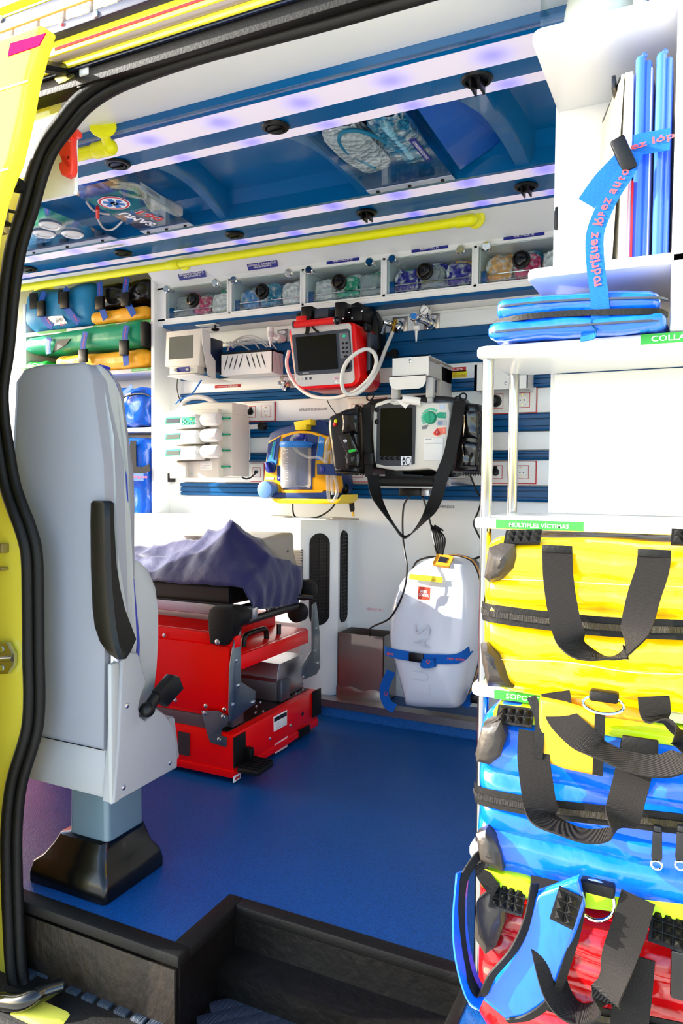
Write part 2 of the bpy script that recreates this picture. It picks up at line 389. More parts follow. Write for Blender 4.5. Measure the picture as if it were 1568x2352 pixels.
# ================================================================ STRUCTURE
XL, XR = -3.15, 1.0
def stripmat(name, x0=-.444, per=.2415, yc=2.32, sg=.026):
    m = mat(name, 'CDC6D0', .4, coat=.1); n = m.node_tree.nodes; l = m.node_tree.links; b = n['Principled BSDF']
    tc = n.new('ShaderNodeNewGeometry'); sx = n.new('ShaderNodeSeparateXYZ'); l.new(tc.outputs['Position'], sx.inputs[0])
    def math_(op, a, bb=None):
        q = n.new('ShaderNodeMath'); q.operation = op
        for i, v in enumerate((a, bb)):
            if v is None: continue
            if isinstance(v, (int, float)): q.inputs[i].default_value = v
            else: l.new(v, q.inputs[i])
        return q.outputs[0]
    t = math_('DIVIDE', math_('SUBTRACT', sx.outputs[0], x0), per)
    t = math_('SUBTRACT', t, math_('ROUND', t)); t = math_('MULTIPLY', t, per); t = math_('MULTIPLY', t, t)
    ty = math_('SUBTRACT', sx.outputs[1], yc); t = math_('ADD', t, math_('MULTIPLY', ty, ty))
    g = math_('EXPONENT', math_('MULTIPLY', t, -1/(2*sg**2)))
    mx = n.new('ShaderNodeMix'); mx.data_type = 'RGBA'; l.new(g, mx.inputs[0])
    mx.inputs[6].default_value = lin('B4A9B2'); mx.inputs[7].default_value = lin('4038FF')
    l.new(mx.outputs[2], b.inputs['Emission Color'])
    b.inputs['Emission Strength'].default_value = STRIP_EMIT
    return m
STRIP_EMIT = .42
stripmat('led_strip_far', yc=2.322); stripmat('led_strip_edge', yc=2.484, sg=.022); stripmat('led_strip_near', -.434, yc=1.642); stripmat('led_strip_inner', -.434, yc=1.792, sg=.022)
ST = dict(kind='structure')
# --- ground outside
g = B(); g.box(-60, 60, -60, 60, -.70, -.66); mk('ground', g, 'pale_bounce_ground', None, **ST)
# --- floor with the step well cut out of it
fp = [(XL, 1.13), (-.905, 1.13), (-.905, 1.318), (-.36, 1.318), (-.36, 1.13), (XR, 1.13), (XR, 2.5), (XL, 2.5)]
g = B(); g.prism(fp, 'z', -.03, 0.); floor = mk('floor', g, 'floor_vinyl', None, **ST)
# black edging around the sill
g = B()
for q in ((XL, -.866, 1.092, 1.130), (-.905, -.866, 1.128, 1.318), (-.868, -.34, 1.284, 1.318), (-.362, -.34, 1.13, 1.286)): g.box(*q, -.022, .003, bev=.005)
mk('trim_sill', g, 'black_rubber', None, **ST)
g = B()
g.box(XL, -.868, 1.10, 1.13, -.45, -.02)                       # riser under the seat
g.box(-.90, -.872, 1.10, 1.30, -.45, -.02)
g.box(-.88, -.34, 1.29, 1.32, -.16, -.02)
g.prism([(1.23, -.105), (1.30, -.088), (1.30, -.17), (1.23, -.17)], 'x', -.875, -.34)
g.box(-.36, -.335, 1.0, 1.32, -.45, -.02)
g.prism([(XL, 1.10), (-.872, 1.10), (-.872, 1.092), (XL, 1.092)], 'z', -.45, -.024)
sill = mk('wall_sill', g, mat('sill_black', '0C0805', .4, var=.5, vscale=14, bump=.25, bscale=35), None, **ST)
# worn scuffed panel on the riser
scuff = mat('scuffed_black', '20160B', .5, bump=.3, bscale=45, bstretch=(1.4, 1, .8), var=.9, vscale=14, col2='060403')
g = B(); g.box(-1.30, -.874, 1.0895, 1.093, -.45, -.024); mk('riser_panel', g, scuff, sill)
# step tread with diagonal grip strips
g = B(); g.box(-.875, -.34, .95, 1.30, -.20, -.165); tread = mk('step_tread', g, 'black_rubber', None, **ST)
a = at(620, 2351, z=-.16); b2 = at(895, 2283, z=-.16); dirv = (b2-a).normalized(); perp = V((dirv.y, -dirv.x, 0))
ends = [(830/1.4519, 1900+530/1.4519), (890/1.4519, 1900+556/1.4519), (950/1.4519, 1900+577/1.4519), (1012/1.4519, 1900+600/1.4519), (1080/1.4519, 1900+622/1.4519), (1140/1.4519, 1900+645/1.4519)]
ribm = mat('grip_blue_grey', '2A3542', .55, bump=.8, bscale=300, bstretch=(1, .1, 1))
for i, (px, py) in enumerate(ends):
    e = at(px, py, z=-.16); L = min(.42, (e.y-.955)/max(.1, abs(dirv.y)), (e.x+.865)/max(.1, dirv.x)); p0 = e-dirv*max(L, .05)
    g = B(); wv = perp*.016
    g.hexa([p0-wv+V((0, 0, -.008)), p0+wv+V((0, 0, -.008)), e+wv+V((0, 0, -.008)), e-wv+V((0, 0, -.008)), p0-wv, p0+wv, e+wv, e-wv], bev=.002)
    mk('grip_strip', g, ribm, tread)
# outer lower step rail with studs
g = B(); g.prism([(.96, -.20), (1.10, -.17), (1.10, -.14), (.98, -.155), (.955, -.175)], 'x', XL, -.86); rail = mk('trim_step_rail', g, 'black_rubber', None, **ST)
for px, py in [(40, 2230), (70, 2236), (105, 2235), (140, 2253), (172, 2272), (208, 2288), (245, 2303), (283, 2320), (322, 2337), (358, 2352)]:
    p = at(px, py, z=-.14); g = B(); g.box(p.x-.016, p.x+.016, p.y-.012, p.y+.012, -.158, -.137, bev=.003); mk('stud', g, ribm, rail)
# --- ledge along the far wall
g = B(); g.box(XL, XR, 2.512, 2.80, -.03, .048); mk('trim_ledge', g, 'ledge_vinyl', None, **ST)
g = B(); g.prism([(2.503, .036), (2.503, .064), (2.56, .064), (2.56, .060), (2.512, .058), (2.512, .036)], 'x', -1.34, XR, bev=.002); mk('trim_ledge_edge', g, 'steel', None, **ST)
g = B(); g.box(-1.34, XR, 2.55, 2.80, .046, .056); mk('trim_ledge_top', g, 'floor_vinyl', None, **ST)
# --- far wall
YW = 2.70
g = B()
g.box(-2.19, XR, YW+.004, 2.80, .05, 1.66)
g.box(-2.19, XR, 2.70, 2.80, .05, .838, bev=.004)
wallf = mk('wall_far', g, 'white_panel', None, **ST)
# profile rows (top z, bottom z, kind)
rows = [(1.625, 1.606, 'b'), (1.606, 1.556, 'c'), (1.545, 1.486, 'w'), (1.486, 1.352, 'b2'), (1.352, 1.292, 'w'), (1.292, 1.248, 'b'), (1.246, 1.157, 'w'), (1.155, 1.093, 'b'), (1.091, 1.024, 'w'), (1.022, .990, 'b'), (.988, .896, 'w'), (.894, .839, 'b')]
XA = -2.106; XB = XR
for zt, zb, k in rows:
    g = B(); h = zt-zb
    if k == 'w':
        g.box(XA+.01, XB, 2.688, 2.706, zb+.001, zt-.001, bev=.0015); mk('panel_strip', g, 'white_panel', wallf)
    elif k == 'c':
        pts = [(2.706, zb), (2.69, zb)]+[(2.69-.022*math.sin(math.pi*i/8), zb+h*i/8) for i in range(1, 8)]+[(2.69, zt), (2.706, zt)]
        g.prism(pts, 'x', XA, XB); mk('rail_profile', g, 'grey_white', wallf)
    else:
        g.prism([(2.706, zb), (2.682, zb), (2.678, zb+.006), (2.678, zb+h*.22), (2.686, zb+h*.24), (2.686, zb+h*.28), (2.678, zb+h*.3), (2.678, zb+h*.62), (2.686, zb+h*.64), (2.686, zb+h*.7), (2.676, zb+h*.72), (2.676, zt-.005), (2.682, zt), (2.706, zt)], 'x', XA, XB)
        mk('rail_profile', g, 'rail_blue', wallf)
# small dark bracket at lower left of the wall
g = B(); x, z = xz(390, 1097, 2.70); g.box(x-.032, x+.032, 2.685, 2.702, z-.02, z+.02, bev=.002)
for sx in (-.018, .018): g.cyl((x+sx, 2.686, z), (x+sx, 2.682, z), .005, 10)
mk('wall_bracket', g, 'black_metal', wallf)
# upper row face with the five compartment openings
YF = 2.62
DX = [-2.147, -1.800, -1.447, -1.096, -.742, -.39]; DT, DB = 1.755, 1.610
def wallyz(t): return t
g = B(); m_ = .008
g.box(-2.19, XR, YF, 2.66, DT-m_, 1.772)
g.box(-2.19, XR, YF, 2.66, 1.588, DB+m_)
g.box(-2.19, DX[0]+m_, YF, 2.80, DB, DT)
for i in range(1, 6): g.box(DX[i]-m_, (DX[i]+m_ if i < 5 else XR), YF, 2.80, DB, DT)
g.box(-2.19, XR, 2.66, 2.80, DT-m_, 1.90); g.box(-2.19, XR, 2.66, 2.80, 1.60, DB+m_)
g.box(-2.19, XR, 2.79, 2.80, 1.60, 1.90)
g.prism([(2.62, 1.77), (2.505, 1.846), (2.505, 1.90), (2.70, 1.90), (2.70, 1.77)], 'x', -2.19, XR)
g.prism([(2.548, 1.818), (2.505, 1.846), (2.505, 1.90), (2.56, 1.90), (2.56, 1.818)], 'x', XL, -2.19)
mk('wall_far_upper', g, 'white_panel', None, **ST)
g = B(); g.prism([(2.615, 1.578), (2.615, 1.590), (2.70, 1.590), (2.70, 1.625), (2.706, 1.57)], 'x', -2.15, XR); mk('trim_1', g, 'rail_blue', None, **ST)
# partition between the shelf bay and the equipment wall
g = B(); g.prism([(2.598, .70), (2.598, 1.80), (2.80, 1.80), (2.80, .70)], 'x', -2.205, -2.185, bev=.002); mk('wall_partition', g, 'white_panel', None, **ST)
# --- heater housing with chamfered corner
HZ = .757
hp = [(-2.55, 2.70), (-2.55, 2.495), (-1.385, 2.495), (-1.275, 2.605), (-1.275, 2.70)]
g = B(); g.prism(hp, 'z', .05, HZ, bev=.006); house = mk('wall_heater_housing', g, 'white_panel', None, **ST)
def oval_vent(name, c, right, up, w, h, nx, nz, parent):
    R_, U_ = V(right).normalized(), V(up).normalized(); N = R_.cross(U_); c = V(c)
    def pt(x, y, d): return c+R_*x+U_*y+N*d
    g = B(); out = rrect(-w/2, w/2, -h/2, h/2, w/2 if h > w else h/2, 8); s = .72
    wi, hi = (w*s, h-w*(1-s)*1.4) if h > w else (w-h*.5, h*.6)
    inn = rrect(-wi/2, wi/2, -hi/2, hi/2, .006 if h > w else hi/2, 8)
    g.loft([[pt(x, y, .0) for x, y in out], [pt(x*.985, y*.985, .006) for x, y in out], [pt(x, y, .006) for x, y in inn], [pt(x, y, .001) for x, y in inn]], cap=True)
    vm = mk('vent', g, 'black_plastic' if h > w else mat('vent_grey', '9C958A', .4), parent)
    for i in range(1, nz):
        y = -hi/2+hi*i/nz; q = B(); q.box(-wi/2, wi/2, -.0008, .0008, -.0015, .0015)
        q.bm.transform(Matrix((( R_.x, U_.x, N.x, pt(0, y, .004).x), (R_.y, U_.y, N.y, pt(0, y, .004).y), (R_.z, U_.z, N.z, pt(0, y, .004).z), (0, 0, 0, 1))))
        mk('vent_slat', q, mat('slat_dark', '2A2622', .35) if h > w else mat('vent_grey', '9C958A', .4), vm)
    for i in range(1, nx):
        x = -wi/2+wi*i/nx; q = B(); q.box(-.0012, .0012, -hi/2, hi/2, -.0015, .0015)
        q.bm.transform(Matrix((( R_.x, U_.x, N.x, pt(x, 0, .0045).x), (R_.y, U_.y, N.y, pt(x, 0, .0045).y), (R_.z, U_.z, N.z, pt(x, 0, .0045).z), (0, 0, 0, 1))))
        mk('vent_slat', q, mat('slat_dark', '2A2622', .35) if h > w else mat('vent_grey', '8B857B', .4), vm)
    if h > w:
        for sx in (-1, 1):
            for sy in (-.36, 0.05, .36):
                q = B(); p = pt(sx*w*.43, sy*h, .006); q.cyl(p, p+N*.002, .003, 8); mk('screw', q, 'black_metal', vm)
    return vm
d45 = V((1, 1, 0)).normalized()
zt = zz(748, 1225, 2.55); zb = zz(748, 1438, 2.55)
oval_vent('vent', (-1.330+.0005, 2.550-.0005, (zt+zb)/2), d45, (0, 0, 1), .083, zt-zb, 2, 26, house)
zt = zz(790, 1218, 2.65); zb = zz(790, 1430, 2.65)
oval_vent('vent', (-1.2748, 2.652, (zt+zb)/2), (0, 1, 0), (0, 0, 1), .062, zt-zb, 5, 24, house)
for (a, b_) in (((421, 1195), (511, 1210)), ((589, 1200), (690, 1217))):
    p0 = at(a[0], (a[1]+b_[1])/2, z=HZ); p1 = at(b_[0], (a[1]+b_[1])/2, z=HZ)
    oval_vent('vent', ((p0.x+p1.x)/2, 2.60, HZ), (1, 0, 0), (0, 1, 0), p1.x-p0.x, .05, 20, 1, house)
# finned grille on the housing front
fx0 = xx(684, 1300, 2.49); 
gr = B(); gr.box(fx0-.05, fx0+.018, 2.480, 2.497, zz(684, 1345, 2.49), zz(684, 1262, 2.49)); grl = mk('heater_grille', gr, 'steel', house)
for i in range(13):
    z = zz(684, 1265, 2.49)-i*.0105; q = B(); q.box(fx0-.05, fx0+.028, 2.474, 2.482, z-.0022, z+.0022); mk('vent_slat', q, 'aluminium', grl)
# --- ceiling
ZC = 1.85
def cprism(name, pts, m, x0=XL, x1=XR, parent=None, **k):
    g = B(); g.prism(pts, 'x', x0, x1); return mk(name, g, m, parent, **k)
ceil = cprism('ceiling', [(1.816, 1.862), (1.824, 1.91), (1.86, 1.945), (2.24, 1.945), (2.278, 1.91), (2.284, 1.862), (2.30, 1.862), (2.30, 1.975), (1.80, 1.975), (1.80, 1.862)], 'ceiling_blue', **ST)
cprism('ceiling_panel', [(1.69, 1.853), (1.766, 1.858), (1.766, 1.90), (1.69, 1.90)], 'ceiling_blue', parent=ceil)
cprism('ceiling_panel', [(2.356, 1.858), (2.463, 1.852), (2.463, 1.90), (2.356, 1.90)], 'ceiling_blue', parent=ceil)
cprism('ceiling_cove', [(1.488, 1.822), (1.50, 1.812), (1.535, 1.822), (1.552, 1.832), (1.560, 1.828), (1.592, 1.846), (1.592, 1.90), (1.488, 1.90)], 'ceiling_blue', parent=ceil)
cprism('light_strip', [(1.592, 1.846), (1.69, 1.853), (1.69, 1.90), (1.592, 1.90)], 'led_strip_near', parent=ceil)
cprism('light_strip', [(1.766, 1.858), (1.816, 1.862), (1.816, 1.90), (1.766, 1.90)], 'led_strip_inner', parent=ceil)
cprism('light_strip', [(2.284, 1.864), (2.356, 1.858), (2.356, 1.90), (2.284, 1.90)], 'led_strip_far', parent=ceil)
cprism('light_strip', [(2.463, 1.852), (2.506, 1.848), (2.506, 1.90), (2.463, 1.90)], 'led_strip_edge', parent=ceil)
cprism('ceiling_edge', [(2.503, 1.842), (2.512, 1.842), (2.512, 1.90), (2.503, 1.90)], 'rail_blue', parent=ceil)
cprism('wall_header', [(1.215, 1.738), (1.488, 1.823), (1.488, 1.90), (1.215, 1.90)], 'white_panel', x0=-1.7, **ST)
# ceiling nozzles: black round fittings
def nozzle(x, y, open_, label):
    z = 1.856; r = root('ceiling_nozzle', (x, y, z), label, 'nozzle', 'round black nozzles in the blue ceiling bands')
    g = B(); g.lathe([(.0, 0), (.036, 0), (.038, -.004), (.034, -.009), (.027, -.010), (.025, -.004), (0, -.004)], (x, y, z), 'z', 24); mk('collar', g, 'black_plastic', r)
    g = B()
    if open_:
        for s in (-.009, .011): g.box(x+s-.003, x+s+.003, y-.026, y+.026, z-.030, z-.004, bev=.002)
        mk('flap', g, 'black_plastic', r)
    else:
        g.lathe([(0, -.003), (.024, -.003), (.022, -.011), (.012, -.013), (0, -.013)], (x, y, z), 'z', 20); mk('disc', g, 'black_plastic', r)
        if random.random() < .9:
            g = B(); g.box(x-.02, x+.02, y-.003, y+.003, z-.018, z-.011, bev=.002); mk('grip', g, 'black_plastic', r)
    return r
for x, o_ in ((-1.59, 0), (-1.042, 0), (-.493, 1)):
    nozzle(x, 1.728, o_, {-1.59: 'black nozzle with finger grip behind the near yellow handrail end', -1.042: 'closed black round nozzle in the near blue ceiling band', -.493: 'open black nozzle with two prongs in the near blue band by the white shelves'}[x])
for x, o_, lb in ((-2.745, 0, 'black nozzle in far blue band above the turquoise kit bag'), (-2.191, 0, 'black nozzle in far blue band beside the small white ceiling label'), (-1.634, 0, 'black nozzle in far blue band above the yellow handrail middle'), (-1.078, 1, 'two-pronged black nozzle in far blue band above handrail right half'), (-.521, 1, 'two-pronged black nozzle in far blue band just past the yellow handrail end')):
    nozzle(x, 2.41, o_, lb)
# moulded ribs across the raised ceiling centre
for (a, b_, w_) in (((-1.50, 1.83), (-1.60, 2.285), .05), ((-1.03, 1.83), (-1.03, 2.285), .055), ((-.535, 1.83), (-.505, 2.29), .06)):
    g = B(); rings = []
    for i in range(13):
        t = i/12; y = a[1]+(b_[1]-a[1])*t; x = a[0]+(b_[0]-a[0])*t; zb_ = 1.945-(.078-.06*(2*t-1)**6*0)*1.0
        zb_ = 1.868+.022*math.sin(math.pi*t); ww = w_*(1+.5*max(0, (.25-t))/.25)
        rings.append([V((x-ww/2-.02, y, 1.95)), V((x-ww/2, y, zb_+.012)), V((x-ww/2+.01, y, zb_)), V((x+ww/2-.01, y, zb_)), V((x+ww/2, y, zb_+.012)), V((x+ww/2+.02, y, 1.95))])
    g.loft(rings); mk('ceiling_rib', g, 'ceiling_blue', ceil)
# sloping blue hopper beyond the clear ceiling pocket
g = B(); g.hexa([V((-.72, 1.84, 1.945)), V((-.55, 1.84, 1.945)), V((-.55, 2.27, 1.945)), V((-.72, 2.27, 1.945)), V((-.70, 1.86, 1.90)), V((-.64, 1.86, 1.93)), V((-.56, 2.25, 1.94)), V((-.69, 2.25, 1.872))], bev=.004)
mk('ceiling_hopper', g, mat('hopper_blue', '0A58B4', .3, coat=.2), ceil)
# roof and body shell that shade the inside
g = B(); g.box(XL-.05, XR, 1.12, 2.86, 1.98, 2.02); g.box(XL-.05, XR, 1.12, 1.22, 1.90, 2.0); mk('roof', g, 'body_yellow', None, **ST)
g = B(); g.box(XL-.05, XR, 2.815, 2.86, -.55, 2.0); mk('wall_outer', g, 'body_yellow', None, **ST)
# near side wall left of the door, with a side window
g = B(); g.box(XL, -1.62, 1.10, 1.18, -.1, 1.95)
mk('wall_near', g, 'white_panel', None, **ST)
# unseen rear frame, added to cut the light through the rear opening
g = B(); g.box(XL-.05, XL, 1.18, 1.36, -.1, 1.9); g.box(XL-.05, XL, 1.36, 2.80, 1.74, 1.98); g.box(XL-.05, XL, 2.66, 2.81, -.1, 1.74); mk('rear_sky_blocker', g, 'white_panel', None, **ST)
# front bulkhead beyond the shelf unit
g = B(); g.box(.55, .6, 1.15, 2.80, 0, 1.95); mk('wall_bulkhead', g, 'white_panel', None, **ST)
g = B(); g.box(.30, 1.2, 1.05, 1.15, -.5, 2.0); mk('wall_front_pillar', g, 'body_yellow', None, **ST)
# ================================================================ FAR WALL EQUIPMENT
def cv(ox, oy, s): return lambda x, y: (ox+x/s, oy+y/s)
def pl(Y, c, *pts): return [xz(*(c(*p) if c else p), Y) for p in pts]
def slab(name, Y, th, c, pts, m, parent, bev=.0, out=0., rnd=0, **k):
    # traced outline on the plane y=Y, extruded th away from the viewer
    q = pl(Y, c, *pts)
    if rnd: q = roundpoly(q, rnd)
    g = B(); g.prism(q, 'y', Y-out, Y+th, bev=bev); return mk(name, g, m, parent, **k)
def roundpoly(q, r, n=4):
    out = []; N = len(q)
    for i in range(N):
        p, a, b = V(q[i]), V(q[i-1]), V(q[(i+1) % N]); da, db = a-p, b-p
        ra = min(r, da.length*.45); rb = min(r, db.length*.45); s, e = p+da.normalized()*ra, p+db.normalized()*rb
        for j in range(n+1):
            t = j/n; w_ = s*(1-t)**2+p*2*t*(1-t)+e*t*t; out.append((w_.x, w_.y))
    return out
def pt(Y, c, x, y): return at(*(c(x, y) if c else (x, y)), y=Y)
def line(Y, c, *pts): return [pt(Y, c, *p[:2])-V((0, p[2] if len(p) > 2 else 0, 0)) for p in pts]
def screwhead(p, nrm, r, parent, m='screw'):
    g = B(); n_ = V(nrm).normalized(); g.lathe([(0, 0), (r, 0), (r*.95, r*.35), (r*.6, r*.55), (0, r*.55)], p, n_, 10); return mk('screw', g, m, parent)
def sticker(px0, py0, px1, py1, Y, m, parent, name='label_plate', txt=None, tm='ink_white', th=.0015, pad=.75, h=None, bold=.0, lines=1):
    # flat sticker between two pixel corners on plane y=Y following the horizontal
    p0, p1 = at(px0, py0, y=Y), at(px1, py1, y=Y); zc = (p0.z+p1.z)/2
    g = B(); g.box(p0.x, p1.x, Y-th, Y+.0005, min(p0.z, p1.z), max(p0.z, p1.z)); o = mk(name, g, m, parent)
    if txt:
        hh = abs(p0.z-p1.z); text(txt, h or hh*.62, tm, o if ORI.get(o.name) is not None and parent.parent is None else parent, ((p0.x+p1.x)/2, Y-th, zc), width=(p1.x-p0.x)*pad, bold=bold)
    return o
# ---- five compartments with clear doors
NAV = [None]*5
labs = ['first clear compartment, below the four-line navy label, next to the partition', 'second clear compartment, below the two-line navy label', 'clear compartment below the label reading NEBULIZADOR', 'clear compartment below the label reading RESERVORIO', 'clear compartment below the label reading VENTIMASK']
cont = [[('bag_pink', .25), ('clear_bag', .05), ('bag_milk', .6), ('bag_green', .8), ('clear_bag', .45), ('bag_pink', .4)],
        [('bag_sky', .15), ('clear_bag', .35), ('bag_teal', .55), ('bag_milk', .75), ('clear_bag', .9), ('bag_sky', .62)],
        [('bag_milk', .1), ('clear_bag', .25), ('bag_green', .4), ('bag_milk', .65), ('clear_bag', .85), ('bag_green', .9)],
        [('bag_purple', .1), ('bag_purple', .3), ('clear_bag', .42), ('bag_purple', .55), ('bag_amber', .85), ('bag_purple', .72)],
        [('bag_amber', .1), ('bag_amber', .28), ('bag_pink', .42), ('bag_teal', .6), ('bag_milk', .75), ('bag_sky', .9)]]
cname = {'bag_pink': 'pink', 'clear_bag': 'colourless', 'bag_milk': 'milky white', 'bag_green': 'green', 'bag_sky': 'pale blue', 'bag_teal': 'teal', 'bag_purple': 'violet', 'bag_amber': 'amber'}
where = ['in the first wall compartment', 'in the second wall compartment', 'in the compartment labelled NEBULIZADOR', 'in the compartment labelled RESERVORIO', 'in the compartment labelled VENTIMASK']
mat('inner_tint', 'CFDDE0', .4)
def uplace(u): return 'at the end toward the partition' if u < .2 else 'between knob and latch' if u < .4 else 'behind the latch' if u < .6 else 'just beyond the latch' if u < .8 else 'at the end toward the poles'
def crumple(x0, x1, y0, y1, z0, z1, seed, n=9, amp=.35):
    g = B(); c = V(((x0+x1)/2, (y0+y1)/2, (z0+z1)/2)); h = V(((x1-x0)/2, (y1-y0)/2, (z1-z0)/2))
    t = bmesh.new(); bmesh.ops.create_icosphere(t, subdivisions=3, radius=1)
    for v in t.verts:
        d = v.co.normalized(); k = 1+amp*noise.noise(d*2.6+V((seed*3.1, seed, 0)))+amp*.5*noise.noise(d*6+V((seed, 0, seed)))
        e = V([math.copysign(abs(d[i])**.6, d[i]) for i in range(3)])
        q = V((e.x*h.x*min(1.05, k), e.y*h.y*min(1.05, k), e.z*h.z*min(1.1, k)))
        v.co = c+q
    g.add(t); return g
for i in range(5):
    xa, xb = DX[i]+.006, DX[i+1]-.006
    r = root('wall_compartment', ((xa+xb)/2, YF, DB), labs[i], 'compartment', 'clear-fronted compartments in a row under the handrail')
    g = B(); g.box(xa+.01, xb-.01, 2.775, 2.788, DB+.01, DT-.01); g.box(xa+.003, xa+.009, 2.635, 2.785, DB+.01, DT-.01); g.box(xb-.009, xb-.003, 2.635, 2.785, DB+.01, DT-.01); mk('inner_box', g, 'inner_tint', r)
    g = B(); fr = .006
    g.box(xa, xb, YF-.006, YF, DT-fr, DT); g.box(xa, xb, YF-.006, YF, DB, DB+fr); g.box(xa, xa+fr, YF-.006, YF, DB+fr, DT-fr); g.box(xb-fr, xb, YF-.006, YF, DB+fr, DT-fr); mk('door_frame', g, 'white_panel', r)
    g = B(); g.box(xa+fr, xb-fr, YF-.004, YF-.001, DB+fr, DT-fr); mk('door_pane', g, 'clear_plastic', r)
    for s in (xa+.045, xb-.035):
        g = B(); g.lathe([(0, 0), (.008, 0), (.008, -.03), (.016, -.032), (.017, -.045), (.014, -.048), (0, -.048)], (s, YF-.004, DT-.022), 'y', 20); mk('knob', g, 'chrome', r)
    g = B(); xc = xa+(xb-xa)*.47; zc = (DT+DB)/2
    g.lathe([(0, 0), (.030, 0), (.032, -.006), (.031, -.014), (.025, -.017), (.022, -.012), (.0, -.012)], (xc, YF-.004, zc), 'y', 28); mk('latch', g, 'black_plastic', r)
    g = B(); g.prism([(xc+.018*math.cos(a)*(1+.25*math.cos(3*a)), zc+.018*math.sin(a)*(1+.25*math.cos(3*a))) for a in [math.radians(q*15) for q in range(24)]], 'y', YF-.024, YF-.014, bev=.002); mk('latch_grip', g, 'black_gloss', r)
    for zr in (DB+.018, DB+.042):
        g = B(); g.cyl((xa+.03, 2.637, zr), (xb-.012, 2.637, zr), .0022, 8); mk('rod', g, 'chrome', r)
    g = B(); g.box(xa+.012, xa+.03, 2.632, 2.642, DB+.01, DB+.055); mk('rod_bracket', g, 'rail_blue', r)
    w_ = xb-xa
    order = sorted(cont[i], key=lambda q: q[1])
    for j, (cm, u) in enumerate(order):
        col, row = j//2, j % 2; cw = (w_-.036)/3; cx = xa+.018+cw*(col+.5); u = (col+.5)/3; hh = random.uniform(.112, .131); y0_ = 2.652+.058*row
        g = crumple(cx-cw*.475, cx+cw*.475, y0_, y0_+.05, DB+.0085, DB+.0085+hh*(1 if row else .82), i*7+j*1.7)
        mk('plastic_packet', g, cm, None, label='crumpled %s plastic packet %s, %s, %s' % (cname[cm], where[i], ('toward the partition', 'at the latch', 'toward the poles')[col], ('front', 'back')[row]), cat='packet', group='medical packets %s' % where[i])
        if row == 0:
            q = B(); ang = random.uniform(0, 6); c_ = V((cx, 2.706, DB+.085))
            pts = [c_+V((.03*math.cos(ang+k*.9), .0015*math.sin(k*2), .03*math.sin(ang+k*.9))) for k in range(6)]
            q.tube(pts, .0028, 6, 4); mk('mask_tubing', q, ('teal_panel', 'cable_white', 'orange', 'teal_panel')[(i+col) % 4], None, label='curled medical tubing %s, %s' % (where[i], ('toward the partition', 'at the latch', 'toward the poles')[col]), cat='tubing', group='tubing %s' % where[i])
for (a, txt, w) in (((420, 636, 481, 657), 'VENTIMASK (2)  RESERVORIO (2)\nNEBULIZADOR (2)  GAFA NASAL (2)\nGAFA CAPNOGRAFÍA (2)', .9), ((578, 615, 646, 632), 'GAFA NASAL (5)  ALARGADERA O2 (3)\nGAFA CAPNOGRAFÍA (2)', .92), ((750, 597, 825, 603), 'NEBULIZADOR (5)', .6), ((945, 571, 1029, 578), 'RESERVORIO (5)', .5), ((1156, 543, 1250, 549), 'VENTIMASK (5)', .5)):
    p0, p1 = at(a[0], a[1], y=YF), at(a[2], a[3], y=YF); zc = {3: 1.788, 2: 1.780, 1: 1.772}[txt.count('\n')+1]
    hh = {3: .040, 2: .026, 1: .015}[txt.count('\n')+1]
    zc = 1.757+hh/2+.003
    # the plate sits on the slanted panel above the doors
    Uv = V((0, -.834, .551)) if txt.count('\n') else V((0, 0, 1))
    cc = V(((p0.x+p1.x)/2, YF-.0005, zc)) if not txt.count('\n') else V(((p0.x+p1.x)/2, YF-.004-.018, 1.772+.013))
    if txt.count('\n'): cc = V(((p0.x+p1.x)/2, YF-.031, 1.7705+hh*.42)); Uv = V((0, -.45, .9))
    g = B(); plate(g, cc, (1, 0, 0), Uv, p1.x-p0.x, hh, .0015); lp = mk('label_plate', g, 'navy_label', wallf)
    text(txt, hh*.72, 'ink_white', lp, cc-V((0, .001, 0)), (1, 0, 0), Uv, width=(p1.x-p0.x)*w, ext=.0012)
# ---- yellow handrail over the compartments
def handrail(name, x0, x1, y, z, ends, label, mount, dx=0.):
    r = root(name, ((x0+x1)/2, y, z), label, 'handrail')
    g = B(); g.cyl((x0, y, z), (x1, y, z), .0165, 20); mk('tube', g, 'hi_yellow', r)
    for x, last in ends:
        g = B(); g.cyl((x-.028, y, z), (x+.028, y, z), .0205, 20, bev=.003)
        if last: g.ball((x+.025, y, z), .0215)
        xm = x+(.02 if last else 0); m_ = V((xm+dx, mount[0], mount[1])); d = (m_-V((xm, y, z)))
        g.cyl((xm, y, z), m_, .013, 14); n_ = d.normalized()
        g.cyl(m_-n_*.006, m_+n_*.003, .034, 24, bev=.003); mk('rail_bracket', g, 'hi_yellow', r)
    return r
p = at(1070, 507, y=2.47)
handrail('handrail', -3.05, xx(1078, 505, 2.47), 2.47, p.z, [(xx(400, 608, 2.47), 0), (xx(1066, 507, 2.47), 1)], 'long yellow handrail above the row of clear compartments', (2.535, 1.822))
p = at(240, 341, y=1.52)
handrail('handrail', -2.6, xx(245, 338, 1.52), 1.52, p.z, [(xx(235, 340, 1.52), 1)], 'short end of yellow handrail by the red emergency hammer', (1.465, 1.812), .035)
